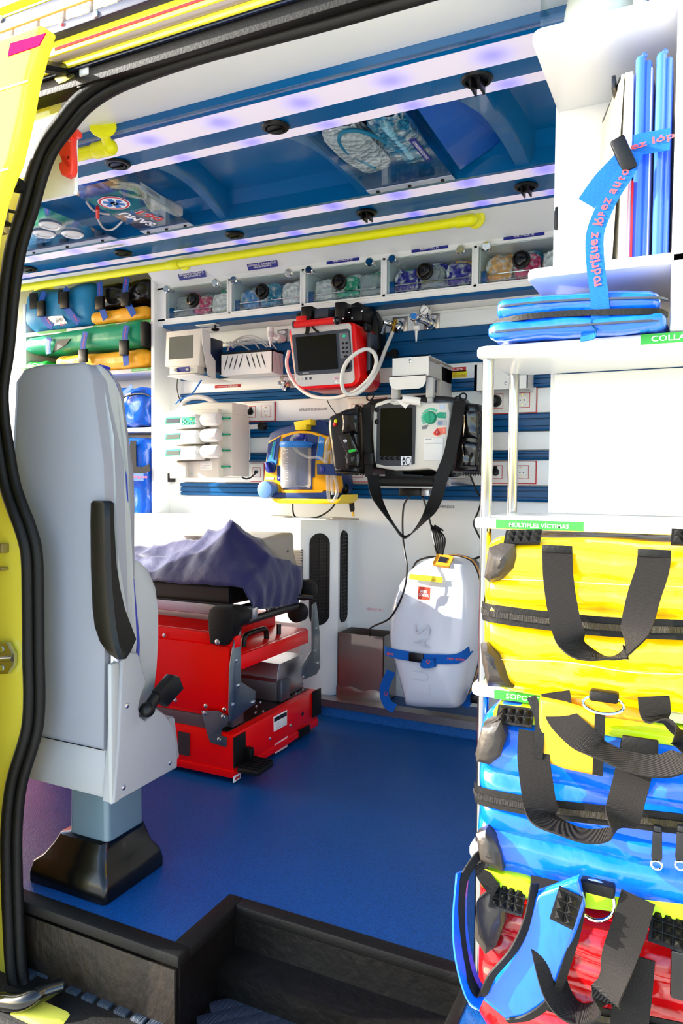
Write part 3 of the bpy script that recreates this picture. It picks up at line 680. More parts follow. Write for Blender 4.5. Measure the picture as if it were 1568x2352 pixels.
# ---- sedation monitor
c = cv(370, 730, 5.227); Y = 2.50
r = root('sedation_monitor', pt(Y, c, 250, 690), 'small white patient monitor with grey screen on a wall bracket beside the partition', 'monitor')
slab('housing', Y, .055, c, [(58, 165), (478, 124), (455, 577), (40, 585)], 'warm_plastic', r, bev=.006)
slab('screen', Y, .01, c, [(100, 235), (385, 205), (380, 480), (90, 502)], mat('screen_sedation', '7C8074', .15, var=.35, vscale=3, col2='55584F', coat=.4), r, out=.001)
slab('lower_housing', Y+.006, .05, c, [(98, 585), (440, 572), (437, 662), (95, 680)], 'warm_plastic', r, bev=.004)
slab('button_strip', Y+.006, .01, c, [(190, 597), (345, 585), (345, 645), (190, 657)], 'navy_label', r, out=.002, rnd=.006)
for px, py, rr, mm in ((172, 628, .0075, 'warm_plastic'), (315, 620, .0055, 'white_plastic')):
    q = pt(Y, c, px, py); g = B(); g.lathe([(0, .01), (rr, .01), (rr, -.006), (rr*.6, -.008), (rr*.5, -.004), (0, -.004)], q, 'y', 16); mk('connector', g, mm, r)
q = pt(Y, c, 345, 175); g = B(); plate(g, q-V((0, .001, 0)), (1, 0, 0), (0, 0, 1), .004, .0035, .0006); mk('maker_mark', g, 'ink_dark', r)
X = xx(*c(470, 400), Y)
g = B(); g.box(X-.045, X+.002, Y+.05, 2.66, zz(*c(470, 640), Y+.05), zz(*c(470, 230), Y+.05), bev=.006); mk('rear_module', g, 'navy_plastic', r)
g = B(); xa = xx(*c(75, 690), 2.46); g.box(xa, X+.004, 2.46, 2.69, zz(*c(75, 690), 2.46)-.006, zz(*c(75, 690), 2.46), bev=.002); mk('tray', g, 'white_plastic', r)
Xp = X+.006; q = [(p_.y, p_.z) for p_ in [at(*c(*w_), x=Xp) for w_ in ((478, 130), (520, 140), (588, 215), (590, 430), (648, 520), (648, 735), (560, 690), (490, 300))]]
q = [(min(max(a_, 2.5), 2.69), b_) for a_, b_ in q]
g = B(); g.prism(q, 'x', Xp-.001, Xp+.002); mk('bracket', g, 'white_plastic', r)
g = B(); kp = pt(2.62, c, 650, 120); g.lathe([(0, .02), (.005, .02), (.005, 0), (.016, -.002), (.018, -.01), (.010, -.014), (0, -.014)], kp, 'z', 14); mk('clamp_knob', g, 'black_plastic', r)
g = B(); g.box(X-.1, kp.x+.01, 2.60, 2.64, kp.z+.012, kp.z+.016, bev=.001); mk('bracket_arm', g, 'white_plastic', r)
for pts, mm, rr, lb in ((((195, 725), (190, 850), (215, 960), (240, 1020)), 'cable_black', .0022, 'thin black cable hanging from the small white monitor'), (((515, 690), (450, 800), (360, 920), (230, 980), (170, 1030)), 'cable_blue', .0035, 'blue cable running from the small monitor down to the infusion pumps')):
    g = B(); g.tube(line(2.60, c, *pts), rr, 8, 5); mk('monitor_cable', g, mm, None, label=lb, cat='cable')
# ---- slotted cable box
c = cv(370, 730, 5.227); X = xx(*c(1480, 560), 2.69); fy = at(*c(1335, 540), x=X).y
Y = max(2.50, min(2.60, fy))
xa, xb = xx(*c(712, 560), Y), xx(*c(1335, 540), Y); zt, zb = zz(*c(1000, 425), Y), zz(*c(1000, 668), Y)
r = root('cable_box', ((xa+xb)/2, Y, zb), 'white slotted plastic box holding coiled cables, beside the red ventilator', 'box')
g = B(); g.box(xa, xb, Y, Y+.004, zb, zt); g.box(xb-.004, xb, Y, 2.68, zb, zt); g.box(xa, xa+.004, Y, 2.68, zb, zt); g.box(xa, xb, Y, 2.68, zb-.004, zb); mk('body', g, 'white_plastic', r)
g = B(); g.box(xa-.002, xb+.002, Y-.002, Y+.005, zt, zt+.008); g.box(xb-.004, xb+.002, Y-.002, 2.68, zt, zt+.008); g.box(xa-.002, xa+.005, Y, 2.68, zt, zt+.008); mk('rim', g, 'black_rubber', r)
def leaf(p0, p1, w):
    p0, p1 = V(p0), V(p1); d = p1-p0; n_ = V((d.z, 0, -d.x)).normalized(); return [(q.x, q.z) for q in (p0, p0+d*.3+n_*w, p0+d*.7+n_*w, p1, p0+d*.7-n_*w, p0+d*.3-n_*w)]
for (a, b_) in (((805, 450), (755, 635)), ((865, 445), (812, 632)), ((922, 440), (870, 628)), ((985, 435), (928, 622)), ((1018, 432), (1072, 615)), ((1078, 425), (1133, 608)), ((1138, 420), (1193, 603)), ((1198, 415), (1255, 598))):
    g = B(); g.prism(leaf(pt(Y, c, *a), pt(Y, c, *b_), .0025), 'y', Y-.0006, Y+.002); mk('slot', g, 'black_gloss', r)
for i in range(3):
    yy = Y+.03+.035*i; g = B(); g.prism([(yy-.012, zt-.008), (yy-.006, (zt+zb)/2+.01), (yy+.004, zb+.02), (yy, (zt+zb)/2-.01)], 'x', xb-.002, xb+.0006); mk('slot', g, 'black_gloss', r)
for k, pts in enumerate([((790, 400), (840, 310), (960, 230), (1100, 215), (1230, 280), (1290, 350)), ((850, 360), (900, 270), (1060, 240), (1200, 300), (1270, 355)), ((860, 365), (950, 290), (1080, 270), (1180, 370)), ((800, 395), (880, 320), (970, 330), (1060, 385)), ((940, 330), (1100, 295), (1290, 290), (1385, 375))]):
    g = B(); g.tube(line(2.61+.008*k, c, *pts), .0028, 8, 6); mk('coiled_cable', g, 'cable_grey', None, label=('outermost grey cable, the highest arch out of the white slotted box', 'grey cable just under the highest arch of the white slotted box', 'grey cable of middle height arching out of the slotted box', 'shortest grey cable, a low arch at the slotted box end', 'grey cable running level behind the arches in the slotted box')[k], cat='cable', group='grey cables in the slotted box')
g = B(); q = pt(2.63, c, 850, 370); g.ball(q, .014, .01, .01, 10); mk('cable_plug', g, 'navy_label', None, label='dark blue cable plug lying in the white slotted box', cat='plug')
text('SENSOR DE SEDACIÓN', .011, 'ink_dark', wallf, V(((pt(2.688, c, 700, 300).x+.0), 2.6875, pt(2.688, c, 800, 295).z)), align='LEFT', width=.19)
sticker(*c(645, 812), *c(955, 826), 2.688, 'red_label', wallf) if False else None
def wsticker(c, a, b_, hpx, m, txt, tm, pad, Y=2.688, bold=0.):
    p0, p1 = pt(Y, c, *a), pt(Y, c, *b_); h = hpx; zc = (p0.z+p1.z)/2
    g = B(); g.box(p0.x, p1.x, Y-.001, Y+.001, zc-h/2, zc+h/2); o = mk('label_plate', g, m, wallf)
    if txt: text(txt, h*.55 if '\n' not in txt else h*.8, tm, o, ((p0.x+p1.x)/2, Y-.001, zc), width=(p1.x-p0.x)*pad, bold=bold)
wsticker(c, (645, 830), (955, 812), .0125, 'red_label', 'BOMBAS DE PERFUSIÓN', 'ink_white', .78)
# ---- oxygen outlets on steel plates
def outlet(c, a, b_, cen, lab, kind):
    Y = 2.685; p0, p1 = pt(Y, c, *a), pt(Y, c, *b_); q = pt(Y, c, *cen)
    r = root('oxygen_outlet', ((p0.x+p1.x)/2, Y, min(p0.z, p1.z)), lab, 'oxygen outlet', 'steel oxygen outlets on the wall')
    g = B(); g.box(p0.x, p1.x, Y-.003, Y+.004, p1.z, p0.z, bev=.001); mk('plate', g, 'steel', r)
    g = B(); plate(g, (q.x+.002, Y-.0035, p0.z-.013), (1, 0, 0), (0, 0, 1), .032, .012, .001, .006); lb = mk('o2_badge', g, 'label_white', r)
    text('O2', .007, 'ink_blue', lb, (q.x+.002, Y-.0042, p0.z-.013))
    L = {'bare': .03, 'plug': .055, 'gauge': .065}[kind]
    g = B(); g.lathe([(0, 0), (.021, 0), (.021, -.018), (.017, -.022), (.017, -L*.7), (.012, -L*.75), (.012, -L), (.009, -L-.004), (0, -L-.004)], (q.x, Y-.003, q.z), 'y', 24); mk('coupling', g, 'chrome', r)
    return r, q
c2 = cv(640, 680, 5.227); c6 = cv(850, 690, 5.6)
outlet(c, (1395, 145), (1520, 305), (1450, 260), 'steel oxygen outlet with humidifier bottle beside the slotted cable box', 'bare')
rr_, q = outlet(c2, (15, 965), (170, 1135), (95, 1080), 'bare steel oxygen outlet below the slotted cable box', 'bare')
for s in (-.012, .012): 
    g = B(); g.ball((q.x+s, 2.645, q.z+.008), .008, n=10); mk('button', g, 'chrome', rr_)
rr_, q = outlet(c6, (292, 222), (480, 425), (385, 350), 'oxygen outlet with white hose plugged in, beside the ventilator', 'plug')
g = B(); g.cyl((q.x, 2.625, q.z), (q.x-.035, 2.60, q.z+.008), .011, 16, bev=.003); g.cyl((q.x-.028, 2.605, q.z+.002), (q.x-.04, 2.59, q.z-.04), .007, 12); mk('elbow', g, 'chrome', rr_)
rr_, q = outlet(c6, (690, 182), (888, 385), (795, 315), 'oxygen outlet with pressure gauge and blue flow knob', 'gauge')
G_ = V((q.x-.03, 2.59, q.z+.012))
g = B(); g.cyl((q.x, 2.62, q.z), G_, .013, 16); g.lathe([(0, .01), (.018, .01), (.020, .002), (.018, -.02), (.014, -.024), (0, -.024)], G_, 'y', 20); g.cyl(G_+V((0, -.005, 0)), G_+V((.004, -.005, -.03)), .006, 12); mk('flow_valve', g, 'chrome', rr_)
g = B(); g.cyl(G_+V((0, -.024, 0)), G_+V((0, -.027, 0)), .012, 18); mk('flow_knob', g, 'lsu_blue', rr_)
g = B(); D_ = pt(2.60, c6, 705, 130); g.lathe([(0, .02), (.019, .02), (.021, .012), (.021, -.006), (.018, -.009), (.0165, -.006), (0, -.006)], D_, 'y', 24); g.cyl(D_+V((.004, .01, -.02)), G_+V((.008, .012, .015)), .006, 10); mk('pressure_gauge', g, 'chrome', rr_)
g = B(); g.cyl(D_+V((0, -.0065, 0)), D_+V((0, -.008, 0)), .016, 20); dl = mk('dial', g, 'label_white', rr_)
g = B(); plate(g, D_+V((0, -.009, 0)), V((.7, 0, .7)), V((-.7, 0, .7)), .024, .002, .0006); mk('needle', g, 'ink_dark', dl)
g = B(); g.lathe([(0, 0), (.013, 0), (.013, -.014), (.006, -.018), (.003, -.055), (0, -.055)], G_+V((.004, -.005, -.034)), 'z', 14); mk('hose_nozzle', g, 'white_plastic', rr_)
# humidifier bottle
q = pt(2.58, c, 1310, 180); r = root('humidifier_bottle', q+V((0, 0, -.04)), 'small white humidifier bottle with pointed nozzle above the slotted box', 'bottle')
g = B(); g.lathe([(0, .022), (.013, .022), (.0145, .012), (.0145, .004), (0, .004)], q, 'z', 18); mk('cap', g, 'white_plastic', r)
g = B(); g.lathe([(0, .005), (.0135, .005), (.0135, -.012), (.011, -.018), (0, -.018)], q, 'z', 18); mk('body', g, 'device_grey', r)
g = B(); g.lathe([(0, -.017), (.010, -.017), (.010, -.03), (.005, -.034), (.002, -.058), (0, -.058)], q, 'z', 14); mk('nozzle', g, 'white_plastic', r)
g = B(); q2 = pt(2.62, c, 1400, 230); g.lathe([(0, .04), (.016, .04), (.018, 0), (.014, -.01), (0, -.01)], q2, 'y', 18); g.cyl(q, q2, .008, 10); mk('adaptor', g, 'white_plastic', r)
# ---- ventilator
c = c2; Y = 2.42
r = root('ventilator', pt(Y, c, 550, 1110), 'portable ventilator with red frame and black screen hung on the wall', 'ventilator')
outer = [(112, 440), (130, 392), (185, 370), (860, 305), (915, 330), (985, 960), (955, 1045), (885, 1085), (300, 1120), (235, 1095), (190, 1030)]
slab('red_frame', Y, .19, c, outer, 'red_paint', r, bev=.01, rnd=.008)
slab('faceplate', Y, .01, c, [(150, 400), (185, 382), (850, 328), (870, 345), (915, 1010), (880, 1048), (270, 1088), (215, 1050)], 'device_grey', r, out=.004, rnd=.008)
slab('bezel', Y, .01, c, [(165, 470), (840, 395), (862, 420), (888, 890), (860, 915), (245, 955), (215, 930)], 'slate', r, out=.006, rnd=.006)
slab('screen', Y, .01, c, [(215, 500), (693, 455), (722, 875), (250, 908)], 'screen_dark', r, out=.008)
slab('button_panel', Y, .01, c, [(732, 450), (845, 440), (880, 745), (752, 755)], mat('panel_grey', '6A6F78', .4), r, out=.0075, rnd=.003)
for k, (x, y, rr) in enumerate([(797, 485, .006)]):
    p0 = pt(Y, c, x, y); g = B(); g.lathe([(0, -.010), (rr, -.010), (rr, -.006), (0, -.006)], p0, 'y', 16); mk('power_button', g, 'mint', r)
for (x, y) in [(782, 573), (826, 571), (785, 626), (828, 624), (790, 678), (832, 676)]:
    p0 = pt(Y, c, x, y); g = B(); plate(g, p0-V((0, .0085, 0)), (1, 0, 0), (0, 0, 1), .0085, .0075, .001, .002); mk('button', g, 'black_plastic', r)
p0 = pt(Y, c, 815, 730); g = B(); plate(g, p0-V((0, .0085, 0)), (1, 0, 0), (0, 0, 1), .015, .007, .001, .002); mk('button', g, 'black_plastic', r)
p0 = pt(Y, c, 815, 840); g = B(); g.lathe([(0, -.014), (.012, -.014), (.014, -.006), (0, -.006)], p0, 'y', 20); mk('dial', g, 'black_plastic', r)
text('HAMILTON-C1', .005, 'ink_white', r, pt(Y, c, 335, 928)-V((0, .0065, 0)), width=.026, ext=.0008)
for x, mm in ((230, 'device_grey'), (278, 'device_grey'), (335, 'slate'), (388, 'slate')):
    p0 = pt(Y, c, x, 1000-(x-230)*.06); g = B(); plate(g, p0-V((0, .0045, 0)), (1, 0, 0), (0, 0, 1), .0085, .0095, .001, .0015); mk('icon', g, mm, r)
p0 = pt(Y, c, 715, 985); g = B(); plate(g, p0-V((0, .0045, 0)), (1, 0, 0), (0, 0, 1), .036, .009, .0008); s_ = mk('name_sticker', g, 'paper_pink', r); text('HAMILTON\nMEDICAL', .007, 'navy_label', s_, p0-V((0, .005, 0)), width=.028)
p0 = pt(Y, c, 725, 1030); g = B(); plate(g, p0-V((0, .0045, 0)), (1, 0, 0), (0, 0, 1), .028, .008, .0008); s_ = mk('name_sticker', g, 'label_white', r); text('RESP', .004, 'ink_dark', s_, p0-V((0, .005, 0)))
# side: connectors and black hose
X = xx(*c(985, 700), Y)-.004
for (y0_, z0_, z1_, mm, nm) in ((2.47, (970, 440), (985, 340), 'black_plastic', 'connector'), (2.50, (1000, 950), (1000, 430), 'slate', 'side_panel')):
    za, zb_ = zz(*c(*z0_), 2.47), zz(*c(*z1_), 2.47); g = B(); g.box(X-.002, X+.014, y0_-.02, y0_+(.05 if nm == 'side_panel' else .02), za, zb_, bev=.006); mk(nm, g, mm, r)
g = B(); g.tube([V((X+.012, 2.50, zz(*c(1050, 620), 2.5))), V((X+.025, 2.50, zz(*c(1060, 740), 2.5))), V((X+.025, 2.50, zz(*c(1060, 880), 2.5))), V((X+.008, 2.48, zz(*c(1050, 960), 2.5)))], .014, 12, 5); mk('side_hose', g, 'black_gloss', r)
# carry handle in red with black clamps
za = pt(2.40, c, 190, 345); zb_ = pt(2.40, c, 690, 290)
g = B(); g.cyl(za, zb_, .0125, 18); mk('grip', g, 'red_plastic', r)
g = B(); g.cyl(za-V((.004, 0, 0)), za+V((.002, 0, 0)), .0135, 16); mk('grip_cap', g, 'slate', r)
g = B(); g.ball(zb_+V((.004, 0, 0)), .0165, n=14); mk('grip_cap', g, 'black_gloss', r)
g = B(); q = pt(2.40, c, 250, 290); g.box(q.x-.012, q.x+.03, 2.392, 2.43, q.z-.016, q.z+.014, bev=.004); mk('grip_mount', g, 'red_plastic', r)
g = B()
for (a, b_) in (((265, 125), (390, 250)), ((670, 75), (790, 250))):
    p0, p1 = pt(2.44, c, *a), pt(2.44, c, *b_); g.box(p0.x, p1.x, 2.44, 2.52, p1.z, p0.z, bev=.004)
p0, p1 = pt(2.50, c, 205, 165), pt(2.50, c, 1000, 260); g.box(p0.x, p1.x, 2.50, 2.62, p1.z-.01, p1.z+.045, bev=.006)
mk('handle_clamp', g, 'black_plastic', r)
g = B(); p0, p1 = pt(2.45, c, 425, 150), pt(2.45, c, 590, 250); g.box(p0.x, p1.x, 2.45, 2.50, p1.z, p0.z, bev=.004); mk('handle_block', g, 'slate', r)
g = B(); g.ribbon(line(2.40, c, (345, 250), (350, 330), (345, 420), (330, 460)), (1, 0, 0), .016, .002); g.ribbon(line(2.40, c, (395, 350), (430, 400), (480, 435)), (.5, 0, .5), .008, .002); mk('hook_strap', g, 'black_plastic', r)
for (x, y) in ((775, 270), (845, 200), (1000, 180), (880, 265)):
    p0 = pt(2.43, c, x, y); g = B(); g.ball(p0, .004, n=8); mk('screw', g, 'screw', r)
# black wall bracket behind it
q = pl(2.62, c, (700, 180), (960, 75), (1130, 160), (1210, 300), (1240, 640), (1130, 720), (1000, 500))
g = B(); g.prism(q, 'y', 2.60, 2.68, bev=.01); mk('wall_mount', g, 'black_plastic', r)
p0 = pt(2.62, c, 1390, 690); g = B(); g.lathe([(0, -.012), (.016, -.012), (.019, 0), (.014, .012), (0, .012)], p0, 'y', 8); g.box(p0.x-.08, p0.x, 2.61, 2.635, p0.z-.008, p0.z+.006); mk('clamp_knob', g, 'black_plastic', r)
# white ventilator hose
h = [pt(2.60, c, 1365, 440), pt(2.52, c, 1280, 640), pt(2.44, c, 1200, 850), pt(2.40, c, 1090, 1040), pt(2.39, c, 960, 1160), pt(2.39, c, 850, 1185), pt(2.38, c, 775, 1130), pt(2.37, c, 755, 980), pt(2.36, c, 800, 820), pt(2.36, c, 900, 710), pt(2.37, c, 1030, 640), pt(2.39, c, 1130, 670), pt(2.40, c, 1172, 780), pt(2.40, c, 1130, 920), pt(2.41, c, 1020, 1060), pt(2.42, c, 860, 1170), pt(2.44, c, 640, 1225), pt(2.46, c, 400, 1200), pt(2.48, c, 220, 1080), pt(2.49, c, 120, 920), pt(2.50, c, 95, 780), pt(2.50, c, 125, 650)]
r = root('oxygen_hose', h[9], 'white oxygen hose looping across the red ventilator to the outlet', 'hose')
g = B(); g.tube(h, .0072, 12, 6); mk('hose', g, 'cable_white', r)
g = B(); g.cyl(h[0]+V((.008, .01, .05)), h[0]+V((-.004, 0, -.005)), .0068, 12); mk('ferrule', g, 'gold', r)
g = B(); g.tube([pt(2.67, c, 510, 1110), pt(2.67, c, 560, 1200), pt(2.67, c, 610, 1310), pt(2.68, c, 690, 1420)], .002, 6, 4); mk('power_lead', g, 'cable_black', None, label='thin black lead behind the ventilator running down the wall', cat='cable')
# ---- sockets
def socket(c, tl, br, plugs, label, single=False, Y=2.688):
    p0, p1 = pt(Y, c, *tl), pt(Y, c, *br); xa, xb, za, zb_ = p0.x, p1.x, p1.z, p0.z
    r = root('power_socket', ((xa+xb)/2, Y, za), label, 'socket', 'white power sockets with red rims')
    g = B(); g.box(xa-.002, xb+.003, Y-.004, Y, za-.003, zb_+.001); mk('red_rim', g, 'red_label', r)
    g = B(); g.box(xa, xb, Y-.010, Y-.001, za, zb_, bev=.003); mk('frame', g, 'white_plastic', r)
    n = len(plugs); w_ = (xb-xa)/n; s = min(w_, zb_-za)*.3
    for i, k in enumerate(plugs):
        cx, cz = xa+w_*(i+.5), (za+zb_)/2
        g = B(); g.box(cx-s-.001, cx+s+.001, Y-.0108, Y-.009, cz-s-.001, cz+s+.001); mk('red_line', g, 'red_label', r)
        g = B(); g.box(cx-s+.001, cx+s-.001, Y-.0118, Y-.009, cz-s+.001, cz+s-.001, bev=.001); mk('insert', g, 'white_plastic', r)
        if k == 's':
            g = B(); g.lathe([(s*.86, -.0118), (s*.82, -.0132), (s*.78, -.0118), (s*.74, -.0119), (0, -.0119)], (cx, Y, cz), 'y', 24); mk('socket_face', g, 'white_plastic', r)
            for dx, dz in ((-s*.28, 0), (s*.28, 0)):
                g = B(); g.cyl((cx+dx, Y-.0118, cz+dz), (cx+dx, Y-.0126, cz+dz), s*.1, 10); mk('pin_hole', g, 'ink_dark', r)
            for dz in (-s*.7, s*.7):
                g = B(); g.box(cx-.002, cx+.002, Y-.0135, Y-.0118, cz+dz-.0025, cz+dz+.0025); mk('earth_clip', g, 'gold', r)
        elif k == 'p':
            g = B(); g.lathe([(0, -.010), (s*.85, -.010), (s*.8, -.03), (s*.45, -.045), (0, -.045)], (cx, Y, cz), 'y', 18); mk('plug', g, 'black_plastic', r)
        elif k == 'l':
            g = B(); g.lathe([(0, -.010), (s*.6, -.010), (s*.55, -.022), (0, -.024)], (cx, Y, cz), 'y', 18); g.box(cx-s*.3, cx+s*.3, Y-.018, Y-.011, cz, cz+s*.9, bev=.002); mk('cover', g, 'black_plastic', r)
        elif k == 'j':
            g = B(); g.lathe([(0, -.010), (.007, -.010), (.007, -.02), (0, -.02)], (cx, Y, cz), 'y', 14); mk('jack', g, 'black_plastic', r)
    return (xa+xb)/2, (za+zb_)/2
c3 = cv(360, 890, 5.227); cR = cv(900, 880, 3.92); c4 = cv(580, 950, 7.127)
socket(c3, (1055, 190), (1420, 398), 'ls', 'double socket with black covered half above the pump wall bracket')
sx_, sz_ = socket(c3, (1135, 910), (1290, 1125), 'j', 'single socket with black lead plugged in, beside the suction unit')
socket(cR, (825, 62), (1298, 262), 'xps'[1:], 'double socket with a black round plug in the upper row behind the chrome poles')
socket(cR, (825, 705), (1292, 902), 'ls', 'double socket with a black cover in the lower row behind the chrome poles')
c5 = cv(750, 880, 4.126)
socket(c5, (215, 150), (560, 360), 'll', 'double socket half hidden behind the defibrillator top left corner')
socket(c5, (215, 745), (560, 935), 'll', 'double socket half hidden under the defibrillator bottom left corner')
text('ASPIRADOR DE SECRECIONES', .0105, 'ink_dark', wallf, (xx(719, 940, 2.688), 2.6875, zz(719, 940, 2.688)), width=xx(752, 940, 2.688)-xx(687, 940, 2.688))
text('CARDIOCOMPRESOR', .010, 'ink_dark', wallf, (xx(1044, 1164, 2.70), 2.6995, zz(1020, 1164, 2.70)), align='RIGHT', width=.125)
text('RESIDUOS TIPO 2', .010, 'ink_pink', wallf, (xx(862, 1400, 2.70), 2.6995, zz(862, 1400, 2.70)), width=xx(882, 1400, 2.70)-xx(842, 1400, 2.70))
# ---- infusion pump stack
c = c3; Y = 2.45
r = root('infusion_pump_stack', pt(Y, c, 450, 1090), 'stack of three white infusion pumps with green panels in a docking station on the wall', 'infusion pump')
slab('dock', Y+.03, .16, c, [(140, 280), (740, 255), (745, 1085), (150, 1090)], 'warm_plastic', r, bev=.006)
slab('dock_side', Y+.06, .13, c, [(738, 245), (900, 300), (905, 1065), (745, 1085)], 'warm_plastic', r, bev=.006)
slab('dock_top', Y+.05, .12, c, [(190, 280), (300, 215), (560, 175), (905, 180), (905, 310), (190, 330)], 'warm_plastic', r, bev=.01)
slab('dock_foot', Y+.01, .06, c, [(145, 900), (345, 895), (345, 1085), (150, 1090)], 'warm_plastic', r, bev=.006)
g = B(); g.tube([pt(Y+.08, c, 300, 235), pt(Y+.08, c, 340, 160), pt(Y+.08, c, 430, 122), pt(Y+.08, c, 540, 118), pt(Y+.08, c, 640, 150), pt(Y+.08, c, 735, 210)], .010, 12, 6); mk('handle', g, 'device_grey', r)
text('B|BRAUN', .0045, 'mint', r, pt(Y+.03, c, 195, 300)-V((0, .001, 0)), width=.018)
for k, dy in enumerate((0, 192, 385)):
    s = dy*.01
    base = [(95, 340+dy), (470, 318+dy), (480, 440+dy), (460, 478+dy), (80, 490+dy), (75, 470+dy)]
    pu = slab('pump', Y-.045, .10, c, base, 'white_plastic', r, bev=.008, rnd=.006)
    slab('display_surround', Y-.045, .01, c, [(108, 362+dy), (285, 352+dy), (278, 428+dy), (98, 440+dy)], 'teal_panel' if k == 0 else 'mint', pu, out=.001, rnd=.003)
    slab('display', Y-.045, .01, c, [(122, 378+dy), (276, 370+dy), (270, 420+dy), (112, 430+dy)], 'screen_lcd' if k else 'slate', pu, out=.0018)
    if k == 0:
        slab('keypad', Y-.045, .01, c, [(298, 360), (474, 352), (466, 435), (450, 446), (300, 452)], 'teal_panel', pu, out=.001, rnd=.003)
        for (x, y, mm) in ((330, 388, 'white_plastic'), (302, 410, 'white_plastic'), (325, 430, 'white_plastic'), (350, 408, 'white_plastic'), (415, 380, 'yellow_label'), (380, 425, 'white_plastic'), (410, 420, 'lsu_blue'), (438, 422, 'red_plastic')):
            q = pt(Y-.045, c, x, y); g = B(); g.cyl(q-V((0, .003, 0)), q, .0027, 10); mk('key', g, mm, pu)
    g = B(); q0 = pt(Y-.02, c, 515, 395+dy); g.ball(q0, .008, .03, .022, 14); mk('hinge_cap', g, 'white_plastic', r)
    q0, q1 = pt(Y-.02, c, 548, 388+dy), pt(Y-.02, c, 750, 380+dy); g = B(); g.cyl(q0, q1, .026, 24, bev=.010); mk('syringe_drive', g, 'white_plastic', r)
for dy in (0, 194, 386, 580):
    q = pl(Y+.055, c, (750, 333+dy), (800, 362+dy), (880, 360+dy), (882, 378+dy), (800, 380+dy), (765, 392+dy)); g = B(); g.prism(q, 'y', Y+.045, Y+.06, bev=.002); mk('release_lever', g, 'teal_panel', r)
for dy in (0, 195, 390):
    slab('rail_gap', Y+.02, .02, c, [(240, 492+dy), (625, 472+dy), (625, 490+dy), (240, 508+dy)], mat('gap_grey', '6E6A60', .5), r)
slab('type_label', Y+.03, .01, c, [(525, 888), (668, 880), (668, 985), (525, 992)], 'label_white', r, out=.0008)
for k in range(5): slab('label_line', Y+.03, .01, c, [(535, 898+k*19), (535+(120, 90, 110, 70, 100)[k], 893+k*19), (535+(120, 90, 110, 70, 100)[k], 898+k*19), (535, 903+k*19)], 'device_grey', r, out=.0012)
text('B|BRAUN', .005, 'mint', r, pt(Y+.03, c, 415, 1033)-V((0, .001, 0)), width=.02)
g = B(); q = line(2.60, c, (925, 1015), (975, 1010), (1000, 1055), (1060, 1095), (1120, 1085), (1175, 1040), (1212, 1005)); g.tube(q, .0035, 8, 5); mk('pump_lead', g, 'cable_black', None, label='short black lead from the infusion pump stack to the single socket', cat='cable')
# white bracket plate beside the pumps
r = root('pump_bracket', pt(2.67, c, 1045, 880), 'white steel bracket plate with four bolts beside the infusion pumps', 'bracket')
slab('plate', 2.655, .006, c, [(980, 440), (1112, 435), (1115, 872), (985, 880)], 'white_plastic', r, rnd=.012, bev=.001)
slab('plate', 2.662, .006, c, [(940, 525), (990, 522), (990, 790), (940, 792)], 'white_plastic', r)
slab('arm', 2.665, .006, c, [(1105, 448), (1320, 440), (1328, 495), (1110, 500)], 'white_plastic', r, rnd=.004)
for x, y in ((1003, 472), (1082, 468), (1008, 838), (1086, 836)): screwhead(pt(2.655, c, x, y), (0, -1, 0), .007, r)
q = pt(2.65, c, 1275, 465); g = B(); g.prism([(q.x+.017*(1+.12*math.cos(8*a))*math.cos(a), q.z+.017*(1+.12*math.cos(8*a))*math.sin(a)) for a in [2*math.pi*i/40 for i in range(40)]], 'y', 2.63, 2.665, bev=.003); mk('clamp_knob', g, 'black_plastic', r)
# ---- suction unit
c = c4; Y = 2.44
r = root('suction_unit', pt(Y, c, 750, 1480), 'yellow and navy portable suction unit with clear collection jar on the wall', 'suction unit')
slab('rear_shell', Y+.03, .14, c, [(255, 420), (285, 320), (420, 250), (600, 195), (900, 120), (1080, 100), (1200, 130), (1300, 300), (1400, 1200), (1350, 1300), (190, 1330), (215, 800)], 'lsu_navy', r, bev=.006)
slab('front_shell', Y, .05, c, [(250, 480), (270, 440), (480, 340), (700, 285), (820, 275), (960, 290), (1220, 370), (1290, 380), (1400, 1200), (1360, 1300), (250, 1310), (175, 1110), (220, 700)], 'lsu_yellow', r, bev=.006)
slab('recess', Y-.002, .012, c, [(490, 400), (620, 350), (760, 320), (930, 325), (1075, 370), (1020, 800), (1015, 1040), (975, 1050), (970, 1240), (500, 1240), (400, 1030), (400, 850), (480, 845)], 'lsu_navy', r)
slab('base_bar', Y-.03, .06, c, [(270, 1300), (520, 1290), (1230, 1270), (1240, 1400), (500, 1395), (260, 1370)], 'lsu_navy', r, bev=.005)
slab('foot', Y-.035, .15, c, [(310, 1385), (1240, 1410), (1440, 1330), (1460, 1200), (1400, 1160), (1460, 1380), (1380, 1480), (420, 1468)], 'lsu_yellow', r, bev=.004) if False else slab('foot', Y-.035, .15, c, [(305, 1388), (1400, 1400), (1450, 1330), (1440, 1420), (1370, 1482), (420, 1470), (340, 1435)], mat('lsu_bright', 'F6D51C', .35), r, bev=.004)
slab('shelf_lip', Y-.03, .05, c, [(450, 1245), (1145, 1255), (1140, 1305), (480, 1300)], 'lsu_yellow', r, bev=.003)
slab('scale_panel', Y-.001, .01, c, [(258, 490), (462, 370), (400, 830), (345, 800), (225, 820)], 'lsu_navy', r, out=.0015)
slab('scale_strip', Y-.001, .01, c, [(345, 470), (390, 445), (345, 750), (280, 735)], 'lsu_blue', r, out=.003)
slab('scale_strip', Y-.001, .01, c, [(235, 800), (290, 665), (330, 740), (400, 780), (385, 850), (330, 800), (250, 810)], 'lsu_blue', r, out=.0025)
